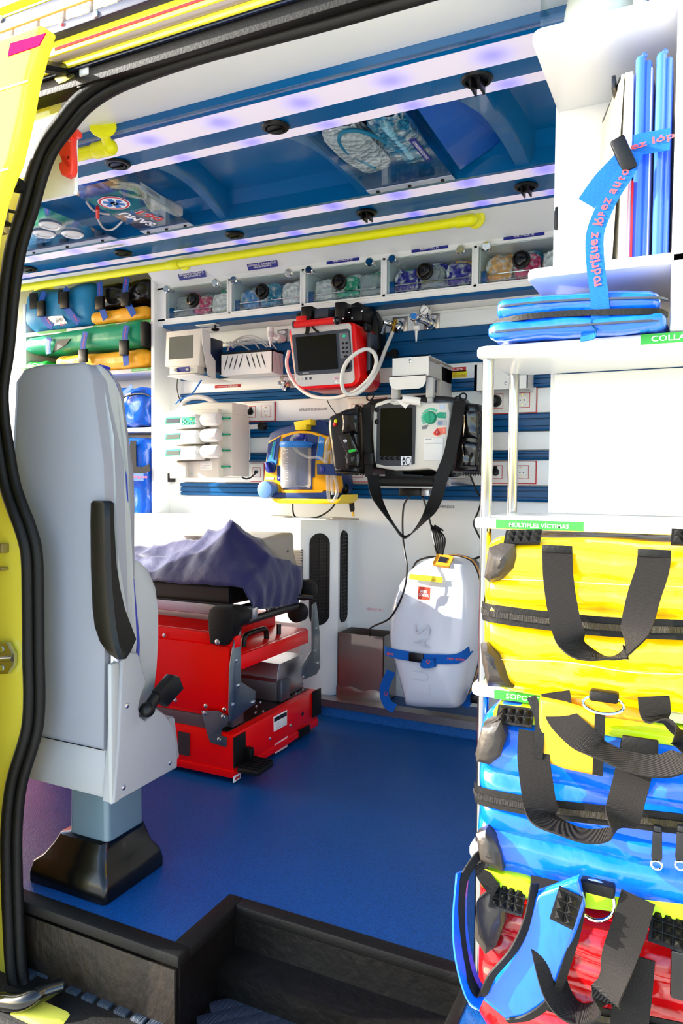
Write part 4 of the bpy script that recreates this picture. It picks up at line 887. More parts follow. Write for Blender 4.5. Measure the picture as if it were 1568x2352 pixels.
for i in range(11):
    slab('led', Y-.001, .01, c, [(345-i*4, 470+i*24), (362-i*4, 466+i*24), (359-i*4, 482+i*24), (342-i*4, 486+i*24)], 'green_bright', r, out=.0038)
q = pt(Y, c, 300, 880); g = B(); g.lathe([(0, 0), (.024, 0), (.022, -.010), (0, -.010)], q, 'y', 24); mk('selector', g, 'lsu_navy', r)
g = B(); g.box(-.006, .006, -.022, 0, -.022, .022, bev=.004, M=Matrix.Translation(q-V((0, .006, 0))) @ Matrix.Rotation(math.radians(-25), 4, 'Y')); mk('selector_grip', g, 'navy_label', r)
g = B(); q = pt(Y-.05, c, 190, 1248); g.cyl(q, q+V((0, .07, 0)), .033, 32, bev=.004); mk('end_knob', g, 'knob_blue', r)
q = pl(Y-.004, c, (680, 140), (860, 105), (960, 95), (965, 185), (890, 185), (885, 265), (712, 270)); g = B(); g.prism(q, 'y', Y-.01, Y+.05, bev=.003); mk('latch', g, mat('lsu_bright', 'F6D51C', .35), r)
slab('side_label', Y-.001, .01, c, [(1095, 360), (1180, 410), (1140, 770), (1035, 760)], 'lsu_blue', r, out=.0015)
text('LSU', .008, 'ink_white', r, pt(Y, c, 1125, 460)-V((0, .003, 0)), width=.018)
slab('label', Y-.001, .01, c, [(215, 1035), (350, 1040), (345, 1085), (212, 1080)], 'paper_pink', r, out=.001)
# jar
jx, jz0, jz1 = pt(Y-.05, c, 705, 1225), 0, 0; z0 = pt(Y-.05, c, 705, 1225).z; z1 = pt(Y-.05, c, 705, 515).z; jc = pt(Y-.05, c, 708, 900); rj = (pt(Y-.05, c, 925, 900).x-pt(Y-.05, c, 490, 900).x)/2
g = B(); g.lathe([(0, z0), (rj*.9, z0), (rj, z0+.012), (rj*1.01, z1), (rj*.97, z1), (rj*.95, z0+.014), (rj*.8, z0+.006), (0, z0+.006)], (jc.x, jc.y, 0), 'z', 32); jar = mk('jar', g, 'clear_jar', r)
g = B(); g.lathe([(0, z1+.012), (rj*1.02, z1+.012), (rj*1.08, z1+.006), (rj*1.08, z1-.002), (rj*1.0, z1-.010), (0, z1-.004)], (jc.x, jc.y, 0), 'z', 32); g.box(jc.x+rj, jc.x+rj*1.45, jc.y-.02, jc.y-.01, z1+.001, z1+.004); mk('jar_lid', g, 'lsu_blue', r)
for i in range(14):
    zz_ = z0+.02+(z1-z0-.03)*i/14; g = B(); a0 = math.radians(-112); g.box(jc.x-.012-.004*(i % 2), jc.x-.002, jc.y-rj*1.013, jc.y-rj*1.0, zz_, zz_+.0008); mk('jar_mark', g, 'ink_white', jar)
g = B(); q = pt(Y-.05, c, 800, 365); g.box(q.x-.02, q.x+.015, q.y-.012, q.y+.012, q.z-.012, q.z+.008, bev=.004); g.cyl((q.x+.018, q.y, q.z-.025), (q.x+.018, q.y, q.z), .006, 10); mk('lid_port', g, 'navy_label', r)
g = B(); g.tube(line(Y-.085, c, (760, 350), (690, 360), (640, 420), (660, 520), (730, 610), (830, 680), (930, 720), (1050, 715), (1130, 740), (1190, 800)), .0052, 10, 6); mk('jar_tube', g, 'clear_tube', r)
g = B(); g.tube(line(Y-.05, c, (1190, 800), (1200, 620), (1230, 450), (1290, 390), (1330, 450), (1330, 700), (1310, 900), (1370, 1150), (1380, 1300), (1320, 1430), (1250, 1400), (1235, 1250), (1225, 1000), (1215, 800), (1240, 640), (1290, 640), (1300, 820), (1290, 1100), (1310, 1330)), .0062, 10, 6); mk('coiled_tube', g, 'clear_tube', r)
slab('tube_strap', Y-.06, .07, c, [(1035, 820), (1370, 815), (1385, 1020), (1040, 1000)], 'lsu_navy', r, bev=.008)
g = B(); q = pt(Y-.062, c, 1140, 910); g.ball(q, .008, .004, .013, 10); mk('strap_button', g, 'navy_label', r)
g = B(); q = pt(Y-.05, c, 460, 1065); g.cyl(q-V((.012, 0, 0)), q+V((.012, 0, 0)), .008, 10); g.ball(q, .010, n=10); mk('side_valve', g, 'navy_label', r)
g = B(); g.tube(line(2.64, c, (655, 1475), (660, 1600), (690, 1680), (780, 1715), (950, 1715), (1120, 1670), (1300, 1540), (1420, 1330), (1480, 1150)), .0035, 8, 6); mk('suction_lead', g, 'cable_black', None, label='black power lead looping under the yellow suction unit', cat='cable')
# plug hanging beside it
c7 = cv(740, 850, 2.904)
r = root('hanging_plug', pt(2.55, c7, 205, 970), 'black vehicle plug with gold tip hanging beside the suction unit', 'plug')
g = B(); g.tube(line(2.55, c7, (135, 690), (150, 760), (175, 840), (188, 890)), .004, 8, 5); mk('lead', g, 'cable_black', r)
g = B(); g.lathe([(0, 0), (.007, 0), (.010, .01), (.011, .055), (.007, .07), (0, .07)], pt(2.55, c7, 200, 945), V((-.12, 0, 1)), 14); mk('plug_body', g, 'black_plastic', r)
g = B(); a_, b_ = pt(2.55, c7, 203, 945), pt(2.55, c7, 206, 975); g.cyl(a_, b_, .0045, 12); mk('tip', g, 'gold', r)
q = pt(2.54, c7, 148, 790); g = B(); g.ball(q, .018, .012, .022, 12); mk('cord_grip', g, 'black_plastic', r)
# ---- defibrillator bracket above
c = c6; r = root('equipment_shelf_bracket', pt(2.50, c, 500, 990), 'empty white folded steel bracket with one bolt above the defibrillator', 'bracket')
Yb = 2.42; p0, p1 = pt(Yb, c, 287, 740), pt(Yb, c, 750, 970); zt = pt(Yb, c, 500, 720).z; zm = pt(Yb, c, 500, 975).z
g = B(); g.box(p0.x, p1.x, Yb, Yb+.003, zm, zt); g.box(p0.x, p1.x, Yb, 2.69, zt-.003, zt); mk('upper_plate', g, 'white_plastic', r)
q0, q1 = pt(Yb-.02, c, 245, 990), pt(Yb-.02, c, 712, 1130); zl = q1.z
g = B(); pts = [(q0.x, zm), (q0.x, zl+.025), (q0.x+.008, zl+.008), (q0.x+.025, zl), (q1.x-.025, zl), (q1.x-.008, zl+.008), (q1.x, zl+.025), (q1.x, zm)]
g.prism(pts, 'y', Yb-.02, Yb-.017); g.box(q0.x, q1.x, Yb-.02, Yb+.003, zm-.003, zm); mk('lower_plate', g, 'white_plastic', r)
screwhead(pt(Yb, c, 513, 783), (0, -1, 0), .007, r)
g = B(); g.box(p1.x-.003, p1.x, Yb+.003, 2.685, zm, zm+.05); g.box(p1.x-.02, p1.x, 2.56, 2.69, zm-.10, zm+.06, bev=.004); mk('side_arm', g, 'device_grey', r)
g = B(); 
for s in (q0.x+.012, q1.x+.006):
    g = B(); g.box(s-.014, s+.014, Yb+.0, Yb+.03, zl-.03, zl+.04, bev=.006); g.box(s-.010, s+.010, Yb+.005, Yb+.025, zl-.07, zl-.02, bev=.004); mk('support_arm', g, 'device_grey', r)
g = B(); q = pt(2.62, c, 845, 945); g.cyl(q, q+V((.012, 0, 0)), .020, 18, bev=.003); mk('clamp_knob', g, 'black_plastic', r)
wsticker(c, (905, 900), (1232, 885), .017, 'red_label', 'DESFIBRILADOR', 'ink_white', .75)
wsticker(c, (880, 960), (1245, 945), .026, 'yellow_label', 'ATENCIÓN\nDESCONECTAR ANTES DE EXTRAER', 'red_label', .92)
# white equipment plate to the right
c = cR; q0, q1 = at(1093, 815, y=2.60), at(1214, 893, y=2.60)
r = root('wall_plate', ((q0.x+q1.x)/2, 2.60, q1.z), 'plain white steel wall plate with two screws behind the chrome poles', 'plate')
g = B(); g.box(q0.x, q1.x, 2.58, 2.60, q1.z, zz(1160, 836, 2.60)); g.box(q0.x, q0.x+.01, 2.58, 2.69, q1.z, zz(1160, 836, 2.60)); g.box(q1.x-.004, q1.x, 2.58, 2.69, q1.z, q1.z+.09); mk('plate', g, 'white_plastic', r)
for px, py in ((1162, 848), (1161, 880)): screwhead(at(px, py, y=2.58), (0, -1, 0), .005, r)
# ---- defibrillator monitor in its black bag
c = c5; Y = 2.34
r = root('defibrillator_monitor', pt(Y, c, 780, 860), 'white defibrillator monitor with dark screen and green dial in a black carry bag', 'defibrillator')
body = [(455, 190), (560, 150), (640, 145), (700, 155), (860, 165), (930, 182), (1150, 180), (1170, 290), (1160, 420), (1130, 700), (1085, 820), (1040, 838), (960, 815), (800, 828), (640, 830), (460, 795), (440, 700), (425, 480), (432, 280)]
slab('housing', Y, .10, c, body, 'warm_plastic', r, bev=.012)
slab('screen_bezel', Y, .01, c, [(480, 225), (560, 195), (600, 185), (640, 205), (800, 205), (850, 195), (835, 765), (760, 785), (560, 785), (470, 762)], mat('bezel_dark', '3B3C40', .4), r, out=.003)
slab('screen', Y, .01, c, [(515, 240), (815, 230), (812, 690), (505, 690)], 'screen_dark', r, out=.004)
for x in (536, 580, 628, 680):
    q = pt(Y, c, x, 712); g = B(); g.ball(q-V((0, .004, 0)), .0095, .003, .0065, 10); mk('soft_key', g, 'black_plastic', r)
for x, y in ((477, 252), (477, 367)):
    q = pt(Y, c, x, y); g = B(); g.ball(q-V((0, .004, 0)), .0085, .005, .0085, 12); mk('button', g, 'black_plastic', r)
slab('nav_panel', Y, .01, c, [(708, 695), (805, 692), (805, 775), (710, 780)], 'label_white', r, out=.0045)
for pts in ([(718, 735), (736, 698), (750, 733)], [(720, 745), (750, 745), (735, 780)]): slab('arrow_key', Y, .01, c, pts, 'ink_dark', r, out=.006)
q = pt(Y, c, 777, 738)-V((0, .005, 0)); g = B(); g.tube([q+V((.0085*math.cos(a), 0, .0125*math.sin(a))) for a in [2*math.pi*i/20 for i in range(20)]], .0012, 6, 1, closed=True); mk('enter_key', g, 'ink_dark', r)
text('PH', .006, 'ink_dark', r, pt(Y, c, 630, 172)-V((0, .001, 0)))
q = pt(Y, c, 985, 328); g = B(); g.lathe([(0, -.016), (.018, -.016), (.0205, -.012), (.0215, 0), (0, 0)], q, 'y', 28); mk('dial', g, 'teal_panel', r)
g = B(); g.box(q.x-.001, q.x+.001, q.y-.0185, q.y-.015, q.z-.018, q.z+.018); mk('dial_mark', g, 'green_label', r)
for i in range(11):
    a = math.radians(215-i*16.5); p_ = q+V((.029*math.cos(a), -.001, .029*math.sin(a))); g = B(); plate(g, p_, (math.sin(a), 0, -math.cos(a)), (math.cos(a), 0, math.sin(a)), .0065, .0075, .001, .001); mk('scale_mark', g, 'mint', r)
slab('key_label', Y, .01, c, [(1040, 285), (1075, 275), (1132, 278), (1132, 335), (1060, 332), (1042, 315)], 'teal_panel', r, out=.0015)
text('1', .011, 'ink_white', r, pt(Y, c, 1115, 303)-V((0, .002, 0)))
slab('key_label', Y, .01, c, [(1070, 205), (1120, 203), (1120, 242), (1070, 244)], mat('pale_blue', 'BFD0E6', .4), r, out=.0015, rnd=.003)
slab('key_label', Y, .01, c, [(1045, 350), (1135, 347), (1135, 400), (1045, 403)], 'device_grey', r, out=.0015, rnd=.003)
slab('key', Y, .01, c, [(1055, 362), (1098, 360), (1098, 396), (1055, 398)], mat('soft_blue', '8CA0B8', .4), r, out=.004, rnd=.004)
text('2', .009, 'device_grey', r, pt(Y, c, 1120, 376)-V((0, .002, 0)))
slab('key_label', Y, .01, c, [(1048, 425), (1130, 418), (1130, 482), (1090, 486), (1050, 505), (1015, 490), (1008, 470)], mat('coral', 'F27A5E', .4), r, out=.0015)
text('3', .009, 'ink_white', r, pt(Y, c, 1112, 452)-V((0, .002, 0)))
slab('shock_key', Y, .01, c, [(1048, 428), (1078, 472), (1062, 492), (1036, 492), (1018, 474)], 'red_label', r, out=.004, rnd=.003)
slab('bolt_mark', Y, .01, c, [(1052, 447), (1040, 468), (1047, 468), (1042, 486), (1056, 462), (1048, 462)], 'ink_white', r, out=.005)
slab('grey_tag', Y, .01, c, [(905, 405), (965, 395), (945, 435), (905, 438)], mat('tag_grey', '77797C', .5), r, out=.001)
slab('paper_door', Y, .01, c, [(922, 520), (1108, 512), (1100, 728), (922, 735)], 'white_plastic', r, out=.003, bev=.002)
slab('door_line', Y, .01, c, [(935, 566), (1098, 566), (1098, 572), (935, 572)], 'slate', r, out=.004)
slab('name_sticker', Y, .01, c, [(925, 520), (1020, 518), (1020, 548), (925, 550)], 'label_white', r, out=.0045)
text('MONIS', .005, 'ink_dark', r, pt(Y, c, 970, 534)-V((0, .005, 0)))
slab('brand_plate', Y, .01, c, [(595, 795), (715, 793), (715, 808), (595, 810)], 'device_grey', r, out=.002)
# printout curling over the top
g = B(); q0 = pt(Y-.02, c, 720, 150); q1 = pt(Y-.02, c, 890, 165)
g.grid(lambda u, v: V((q0.x+(q1.x-q0.x)*u, Y-.012-.012*math.sin(v*4.2), q0.z-.012*u+.014*math.cos(v*4.2))), 6, 10, th=.0004); mk('paper_printout', g, 'paper', None, label='curled white paper printout lying over the defibrillator top edge', cat='paper')
g = B(); g.prism(pl(Y-.014, c, (665, 160), (745, 150), (790, 195), (745, 242), (700, 200)), 'y', Y-.0145, Y-.014); mk('paper_flap', g, 'paper', None, label='pointed white paper strip hanging in front of the defibrillator screen', cat='paper')
# bag
bag = root('defibrillator_bag', pt(2.40, c, 780, 890), 'black vinyl carry bag wrapped around the defibrillator, with side pockets', 'bag')
slab('bag_back', Y+.101, .07, c, [(420, 150), (940, 105), (1290, 140), (1330, 200), (1250, 870), (1180, 890), (380, 870), (330, 220)], 'black_vinyl', bag, bev=.012)
q = pl(2.34, c, (45, 350), (65, 315), (200, 255), (330, 225), (345, 860), (105, 850), (85, 780), (40, 430))
g = B(); g.prism(q, 'y', 2.305, 2.374, bev=.02, seg=3); mk('side_pocket', g, 'black_vinyl', bag)
q = pl(2.42, c, (1300, 195), (1485, 215), (1520, 300), (1510, 850), (1245, 850), (1270, 400))
g = B(); g.prism(q, 'y', 2.34, 2.46, bev=.018, seg=3); mk('side_pocket', g, 'black_vinyl', bag)
for (a, b_) in (((150, 285), (300, 480)), ((175, 640), (320, 810))):
    p0, p1 = pt(2.30, c, *a), pt(2.30, c, *b_); g = B(); g.soft(p0.x, p1.x, 2.29, 2.32, p1.z, p0.z, r=.012, n=8, amp=.006, fs=40, seed=a[0]); mk('pocket_bulge', g, 'black_vinyl', bag)
for (a, b_) in (((1300, 265), (1450, 520)), ((1290, 560), (1440, 790))):
    p0, p1 = pt(2.34, c, *a), pt(2.34, c, *b_); g = B(); g.soft(p0.x, p1.x, 2.325, 2.35, p1.z, p0.z, r=.01, n=8, amp=.005, fs=35, seed=a[0]); mk('pocket_window', g, 'black_gloss', bag)
g = B(); g.prism(pl(2.285, c, (120, 490), (230, 470), (310, 640), (240, 700), (180, 640)), 'y', 2.272, 2.295, bev=.004); ph = mk('sensor_pouch', g, 'black_vinyl', bag)
screwhead(pt(2.272, c, 178, 548), (0, -1, 0), .0065, ph); slab('green_tag', 2.271, .004, c, [(205, 635), (270, 622), (275, 645), (210, 662)], 'green_bright', ph)
for x, y, mm in ((85, 362, 'yellow_label'), (78, 390, 'red_plastic')):
    q = pt(2.302, c, x, y); g = B(); g.ball(q, .006, .006, .008, 10); mk('zip_bead', g, mm, bag)
# zig-zag hems below the pockets
for (xa_, xb_, y_) in ((160, 370, 855), (1290, 1480, 862)):
    n_ = 8; top = [(xa_+(xb_-xa_)*i/(2*n_), y_-12 if i % 2 else y_+18) for i in range(2*n_+1)]
    slab('zigzag_hem', 2.37, .01, c, [(xa_, y_-25), (xb_, y_-25)]+top[::-1], 'black_rubber', bag)
# straps
g = B(); g.ribbon([pt(2.33, c, 385, 200), pt(2.315, c, 380, 450), pt(2.315, c, 395, 700), pt(2.32, c, 400, 890)], (1, 0, 0), .028, .003); mk('strap', g, 'black_rubber', bag)
g = B(); q = pt(2.312, c, 402, 715); g.box(q.x-.018, q.x+.018, 2.306, 2.314, q.z-.02, q.z+.02, bev=.003); mk('buckle', g, 'black_plastic', bag)
g = B(); g.ribbon([pt(2.32, c, 1260, 170), pt(2.30, c, 1220, 420), pt(2.295, c, 1165, 680), pt(2.29, c7, 800, 700), pt(2.28, c7, 755, 860), pt(2.27, c7, 690, 980), pt(2.27, c7, 590, 1095), pt(2.27, c7, 535, 1105), pt(2.275, c7, 480, 1040), pt(2.28, c7, 400, 920), pt(2.29, c7, 358, 830), pt(2.31, c7, 338, 700)], [V((1, 0, .15)), V((1, 0, .15)), V((1, 0, .2)), V((1, .2, .2)), V((.9, .5, .3)), V((.6, .7, .5)), V((.2, .9, .4)), V((-.1, 1, 0)), V((.1, .9, -.4)), V((.4, .7, -.4)), V((.6, .6, -.2)), V((.8, .4, 0))], .042, .003, 8); mk('shoulder_strap', g, 'black_rubber', bag)
for x, y in ((410, 130), (1290, 130), (300, 250), (1240, 160)):
    q = pt(2.33, c, x, y); g = B(); g.tube([q+V((.012*math.cos(a), .004*math.sin(a), .012*math.sin(a))) for a in [2*math.pi*i/10 for i in range(10)]], .0028, 6, 2, closed=True); mk('clip', g, 'black_plastic', bag)
# docking cradle below
r = root('defibrillator_cradle', pt(2.40, c, 750, 990), 'black padded bar cradle with aluminium end under the defibrillator', 'cradle')
g = B(); p0, p1 = pt(2.33, c, 470, 935), pt(2.33, c, 1025, 940); g.cyl(p0, p1, .020, 20); mk('roller_bar', g, 'black_rubber', r)
g = B(); p0, p1 = pt(2.33, c, 465, 985), pt(2.33, c, 1030, 895); g.box(p0.x-.003, p1.x+.003, 2.31, 2.36, p0.z-.002, p0.z+.004); g.box(p1.x, p1.x+.018, 2.315, 2.45, p0.z+.004, p1.z, bev=.003); g.box(p1.x-.01, pt(2.5, c, 1240, 900).x, 2.42, 2.69, p0.z+.006, p1.z, bev=.003); mk('bar_frame', g, 'aluminium', r)
g = B(); g.prism(pl(2.38, c, (570, 825), (735, 820), (745, 862), (930, 870), (935, 898), (570, 895)), 'y', 2.36, 2.50, bev=.004); mk('release_block', g, 'black_plastic', r)
g = B(); p0, p1 = pt(2.40, c7, 518, 785), pt(2.40, c7, 655, 840); g.box(p0.x, p1.x, 2.39, 2.50, p1.z, p0.z, bev=.003); mk('connector_block', g, 'black_plastic', r)
g = B(); g.box(p1.x, p1.x+.03, 2.40, 2.5, p1.z, p0.z, bev=.002); mk('connector_block', g, 'aluminium', r)
# cables from cradle down
for pts, lb in ((((2.42, 580, 840), (2.45, 545, 900), (2.50, 535, 1000), (2.56, 540, 1120), (2.56, 555, 1230)), 'black cable dropping from the defibrillator cradle to the white case'), (((2.5, 670, 845), (2.6, 700, 940), (2.64, 725, 1040)), 'black cable dropping from the cradle to the coiled bundle'), (((2.6, 985, 700), (2.62, 1030, 810), (2.64, 1060, 860), (2.66, 1040, 940), (2.67, 1010, 1020), (2.66, 1030, 1080), (2.66, 1060, 1140), (2.6, 1090, 1230)), 'black cable hanging on the wall beside the chrome poles')):
    if lb.endswith('case'): continue
    g = B(); g.tube([pt(y_, c7, x, z) for y_, x, z in pts], .0035, 8, 6); mk('hanging_cable', g, 'cable_black', None, label=lb, cat='cable')
# ================================================================ RIGHT SHELF UNIT AND BAGS
SX0, SXR, SY0, SY1 = -.340, .30, 1.20, 1.47
def shelfpoly(x0, x1, y0, y1, r=.022): 
    return [(x1, y0)]+[(x1, y1), (x0, y1)]+[(x0+r-r*math.cos(t), y0+r-r*math.sin(t)) for t in [math.radians(a) for a in range(0, 91, 15)]]
unit = root('shelf_unit', (-.1, 1.33, 0), 'white open shelf unit with chrome poles holding the coloured kit bags', 'shelving')
zs = [.024, .285, .566, .849, 1.133]
for i, z in enumerate(zs):
    g = B(); g.prism(shelfpoly(SX0, SXR, SY0, SY1-.022), 'z', z-.017, z, bev=.004); mk('shelf', g, 'white_shelf', unit)
UX0 = -.257
for z in (1.250, 1.622):
    g = B(); g.prism(shelfpoly(UX0, -.02, SY0, SY1, .018), 'z', z-.017, z, bev=.004); mk('shelf', g, 'white_shelf', unit)
g = B(); g.box(-.253, -.02, 1.45, 1.468, 1.134, 1.64, bev=.001); mk('back_board', g, 'white_shelf', unit)
g = B(); g.box(-.253, SXR, 1.45, 1.468, .85, 1.115, bev=.001); mk('back_board', g, 'white_shelf', unit)
g = B(); g.box(-.045, -.026, 1.20, 1.45, 1.134, 1.70, bev=.003); mk('side_board', g, 'white_shelf', unit)
for (x, y) in ((-.324, 1.232), (-.324, 1.425)):
    g = B(); g.cyl((x, y, 0), (x, y, 1.118), .0095, 24); mk('pole', g, 'pole_chrome', unit)
g = B(); g.box(-.262, -.25, 1.46, 1.50, .85, 1.62); mk('rear_post', g, 'white_shelf', unit)
# edge labels
def edgelabel(px0, px1, py, z, txt, m='green_label', tm='ink_white', w=.8, h=.0145):
    xa, xb = xx(px0, py, SY0), xx(px1, py, SY0); g = B(); g.box(xa, xb, SY0-.0012, SY0+.001, z-.0085-h/2, z-.0085+h/2, bev=.0)
    lp = mk('edge_label', g, m, unit); text(txt, h*.55, tm, lp, ((xa+xb)/2, SY0-.0013, z-.0085), width=(xb-xa)*w, bold=.01); return lp
edgelabel(1139, 1340, 1195, .849, 'MÚLTIPLES VÍCTIMAS', w=.68)
xa = xx(1471, 768, SY0); g = B(); g.box(xa, xa+.13, SY0-.0012, SY0+.001, 1.133-.016, 1.133-.001); lp = mk('edge_label', g, 'green_label', unit); text('COLLARINES', .0085, 'ink_white', lp, (xa+.015, SY0-.0013, 1.1245), align='LEFT', width=.085, bold=.008)
xa = xx(1135, 1582, SY0); g = B(); g.box(xa, xa+.20, SY0-.0012, SY0+.001, .566-.016, .566-.001); lp = mk('edge_label', g, 'green_label', unit); text('SOPORTE', .0085, 'ink_white', lp, (xa+.02, SY0-.0013, .5575), align='LEFT', width=.06)
# acrylic lip on the top shelf
g = B(); g.box(UX0+.012, UX0+.016, 1.215, 1.44, 1.622, 1.68); g.box(UX0+.012, -.05, 1.213, 1.217, 1.622, 1.68); mk('acrylic_lip', g, 'clear_plastic', unit)
# white jar standing on the top shelf
jx = xx(1385, 20, 1.30); r = root('storage_jar', (jx, 1.31, 1.622), 'rounded white plastic container on the topmost white shelf', 'container')
g = B(); g.lathe([(0, 0), (.045, 0), (.055, .012), (.058, .04), (.050, .085), (.02, .10), (0, .10)], (jx, 1.278, 1.6225), 'z', 28); mk('body', g, 'white_plastic', r)
g = B(); g.cyl((jx+.062, 1.225, 1.6225), (jx+.062, 1.225, 1.66), .010, 14); mk('cap', g, 'white_plastic', r)
# small blue strap end on the side post
x, z = xz(1278, 508, 1.47); r = root('strap_clip', (x, 1.47, z-.02), 'short blue strap stub with black clip on the shelf side', 'strap')
g = B(); g.box(x-.004, x+.002, 1.46, 1.48, z-.02, z+.018, bev=.001); mk('strap', g, 'strap_blue', r)
g = B(); g.box(x-.001, x+.005, 1.455, 1.485, z-.02, z+.022, bev=.001); mk('clip', g, 'black_plastic', r)
# ---- boards and papers standing on the upper shelf
cS = cv(1050, 0, 2.868)
def bookslab(name, x0, x1, y0, y1, z1, m, lab, cat, lean=0., bev=.003, z0=1.2505):
    g = B(); g.hexa([V((x0, y0, z0)), V((x1, y0, z0)), V((x1, y1, z0)), V((x0, y1, z0)), V((x0+lean, y0, z1)), V((x1+lean, y0, z1)), V((x1+lean, y1, z1)), V((x0+lean, y1, z1))], bev=bev); return mk(name, g, m, None, label=lab, cat=cat)
Yk = 1.235
def bx_(px, py): return xx(*cS(px, py), Yk)
for k, (pa, pb, pt_) in enumerate(((1142, 1255, 345), (1278, 1392, 322))):
    xa, xb = bx_(pa+8, 1300), bx_(pb+2, 1300); zt = zz(*cS(pa+50, pt_+12), Yk)
    r = root('splint_board', ((xa+xb)/2, Yk, 1.2505), ('glossy blue padded board standing against the white side board', 'glossy blue padded board standing beside the paper folders')[1-k], 'board', 'blue boards on the upper shelf')
    g = B(); w = (xb-xa); rr = w*.48
    for off, wd in ((0, .62), (.56, .44)):
        x0_, x1_ = xa+off*w, xa+(off+wd)*w; g2 = B(); pts = rrect(x0_, x1_, 1.2505, zt-(.006 if off else 0), min(.012, (x1_-x0_)*.45), 6); g2.prism(pts, 'y', Yk+(.008 if off else 0), Yk+.19, bev=.006); mk('panel', g2, 'headboard_blue', r)
    g2 = B(); g2.ball(((xa+xb)/2, Yk+.01, zt+.001), .005, n=10); mk('rivet', g2, 'headboard_blue', r)
g = B(); xa, xb = bx_(1248, 1000), bx_(1276, 1000); bookslab('paper_folder', xa+.001, xb-.001, Yk+.01, Yk+.17, zz(*cS(1258, 415), Yk), 'paper', 'thin white folder pressed between the two blue boards', 'folder')
bookslab('paper_folder', bx_(1092, 1500), bx_(1142, 1500)-.001, Yk+.004, Yk+.18, zz(*cS(1115, 480), Yk), 'paper', 'thick white folder next to the blue boards', 'folder')
bookslab('paper_folder', bx_(1137, 1500)-.003+.004, bx_(1150, 1500)-.002+.003, Yk-.006, Yk+.001, zz(*cS(1140, 1200), Yk), 'red_label', 'red paper edge sticking out beside the blue board', 'folder', bev=0)
bookslab('paper_folder', bx_(1062, 1500), bx_(1088, 1500), Yk+.002, Yk+.15, zz(*cS(1075, 1000), Yk), 'paper_yellow', 'pale yellow paper sheaf leaning next to the thick folder', 'folder')
def leaner(name, ft, fb, bt, bb, yb, th, m, lab, cat):
    f1, f0, b1, b0 = at(*cS(*ft), y=Yk), at(*cS(*fb), y=Yk), at(*cS(*bt), y=yb), at(*cS(*bb), y=yb); f0.z = b0.z = 1.2508; t = V((th, 0, 0))
    g = B(); g.hexa([f0, f0+t, b0+t, b0, f1, f1+t, b1+t, b1]); return mk(name, g, m, None, label=lab, cat=cat)
leaner('clipboard', (1082, 490), (1000, 1690), (955, 800), (880, 1640), 1.43, .004, 'cardboard', 'beige clipboard standing at the outer end of the papers', 'clipboard')
leaner('paper_folder', (1108, 480), (1058, 1690), (1000, 800), (960, 1640), 1.42, .010, 'paper', 'white paper pad beside the beige clipboard', 'folder')
g = B(); xq, zq = xz(*cS(1000, 640), Yk+.06); g.tube([V((xx(*cS(1075, 515), 1.24), 1.24, zz(*cS(1075, 515), 1.24))), V((xx(*cS(1045, 600), 1.30), 1.30, zz(*cS(1045, 600), 1.30))), V((xx(*cS(985, 740), 1.38), 1.38, zz(*cS(985, 740), 1.38))), V((xx(*cS(962, 800), 1.42), 1.42, zz(*cS(962, 800), 1.42)))], .0025, 8, 5); g.box(xx(*cS(1040, 600), 1.29)-.003, xx(*cS(1040, 600), 1.29)+.003, 1.26, 1.31, zz(*cS(1045, 640), 1.29), zz(*cS(1045, 555), 1.29), bev=.001); mk('paper_clamp', g, 'black_metal', None, label='black spring clamp gripping the beige clipboard edge', cat='clamp')
# blue strap around them
strap = root('retaining_strap', (xx(*cS(1100, 1500), 1.19), 1.19, 1.25), 'printed blue webbing strap hanging down over the upper white shelf', 'strap')
def sp(y, *q): return [at(*cS(*p), y=y) for p in q]
g = B(); P_ = sp(1.222, (1400, 915), (1290, 935), (1160, 960)); g.ribbon(P_, (0, 0, 1), .032, .0015); mk('band', g, 'web_blue', strap)
g = B(); P_ = sp(1.215, (850, 1340), (950, 1200), (1080, 1060), (1145, 985)); g.ribbon(P_, V((.62, 0, .78)).cross(V((0, 1, 0))), .030, .0015); mk('band', g, 'web_blue', strap)
P_ = [at(*cS(1165, 1000), y=1.208), at(*cS(1110, 1130), y=1.198), at(*cS(1010, 1290), y=1.188), at(*cS(940, 1440), y=1.178), at(*cS(905, 1560), y=1.172), at(*cS(910, 1750), y=1.168), at(*cS(935, 1950), y=1.166), at(*cS(940, 2090), y=1.168), at(*cS(910, 2180), y=1.172), at(*cS(815, 2200), y=1.176)]
g = B(); g.ribbon(P_, [V((.8, 0, -.5)), V((.85, 0, -.5)), V((.9, 0, -.4)), V((.95, 0, -.3)), V((1, 0, -.1)), V((1, 0, .06)), V((1, 0, .08)), V((1, .1, .1)), V((.5, .3, .8)), V((.1, .3, .9))], .026, .0014, 8); mk('tail', g, 'web_blue', strap)
g = B(); q = at(*cS(1080, 1000), y=1.206); g.box(q.x-.010, q.x+.012, 1.196, 1.214, q.z-.035, q.z+.02, bev=.003, M=Matrix.Translation(q) @ Matrix.Rotation(math.radians(-22), 4, 'Y') @ Matrix.Translation(-q)); mk('buckle', g, 'black_plastic', strap)
text('ez lóp', .013, 'ink_coral', strap, at(*cS(1285, 935), y=1.2195), right=(1, 0, .12), width=.062, ext=.001, bold=.02)
dn = (P_[3]-P_[0]).normalized()
text('rodríguez lópez auto', .0125, 'ink_coral', strap, at(*cS(1050, 1180), y=1.190)+V((0, -.001, 0)), right=-dn, up=V((-.8, 0, .55)), width=.02, ext=.002) if False else None
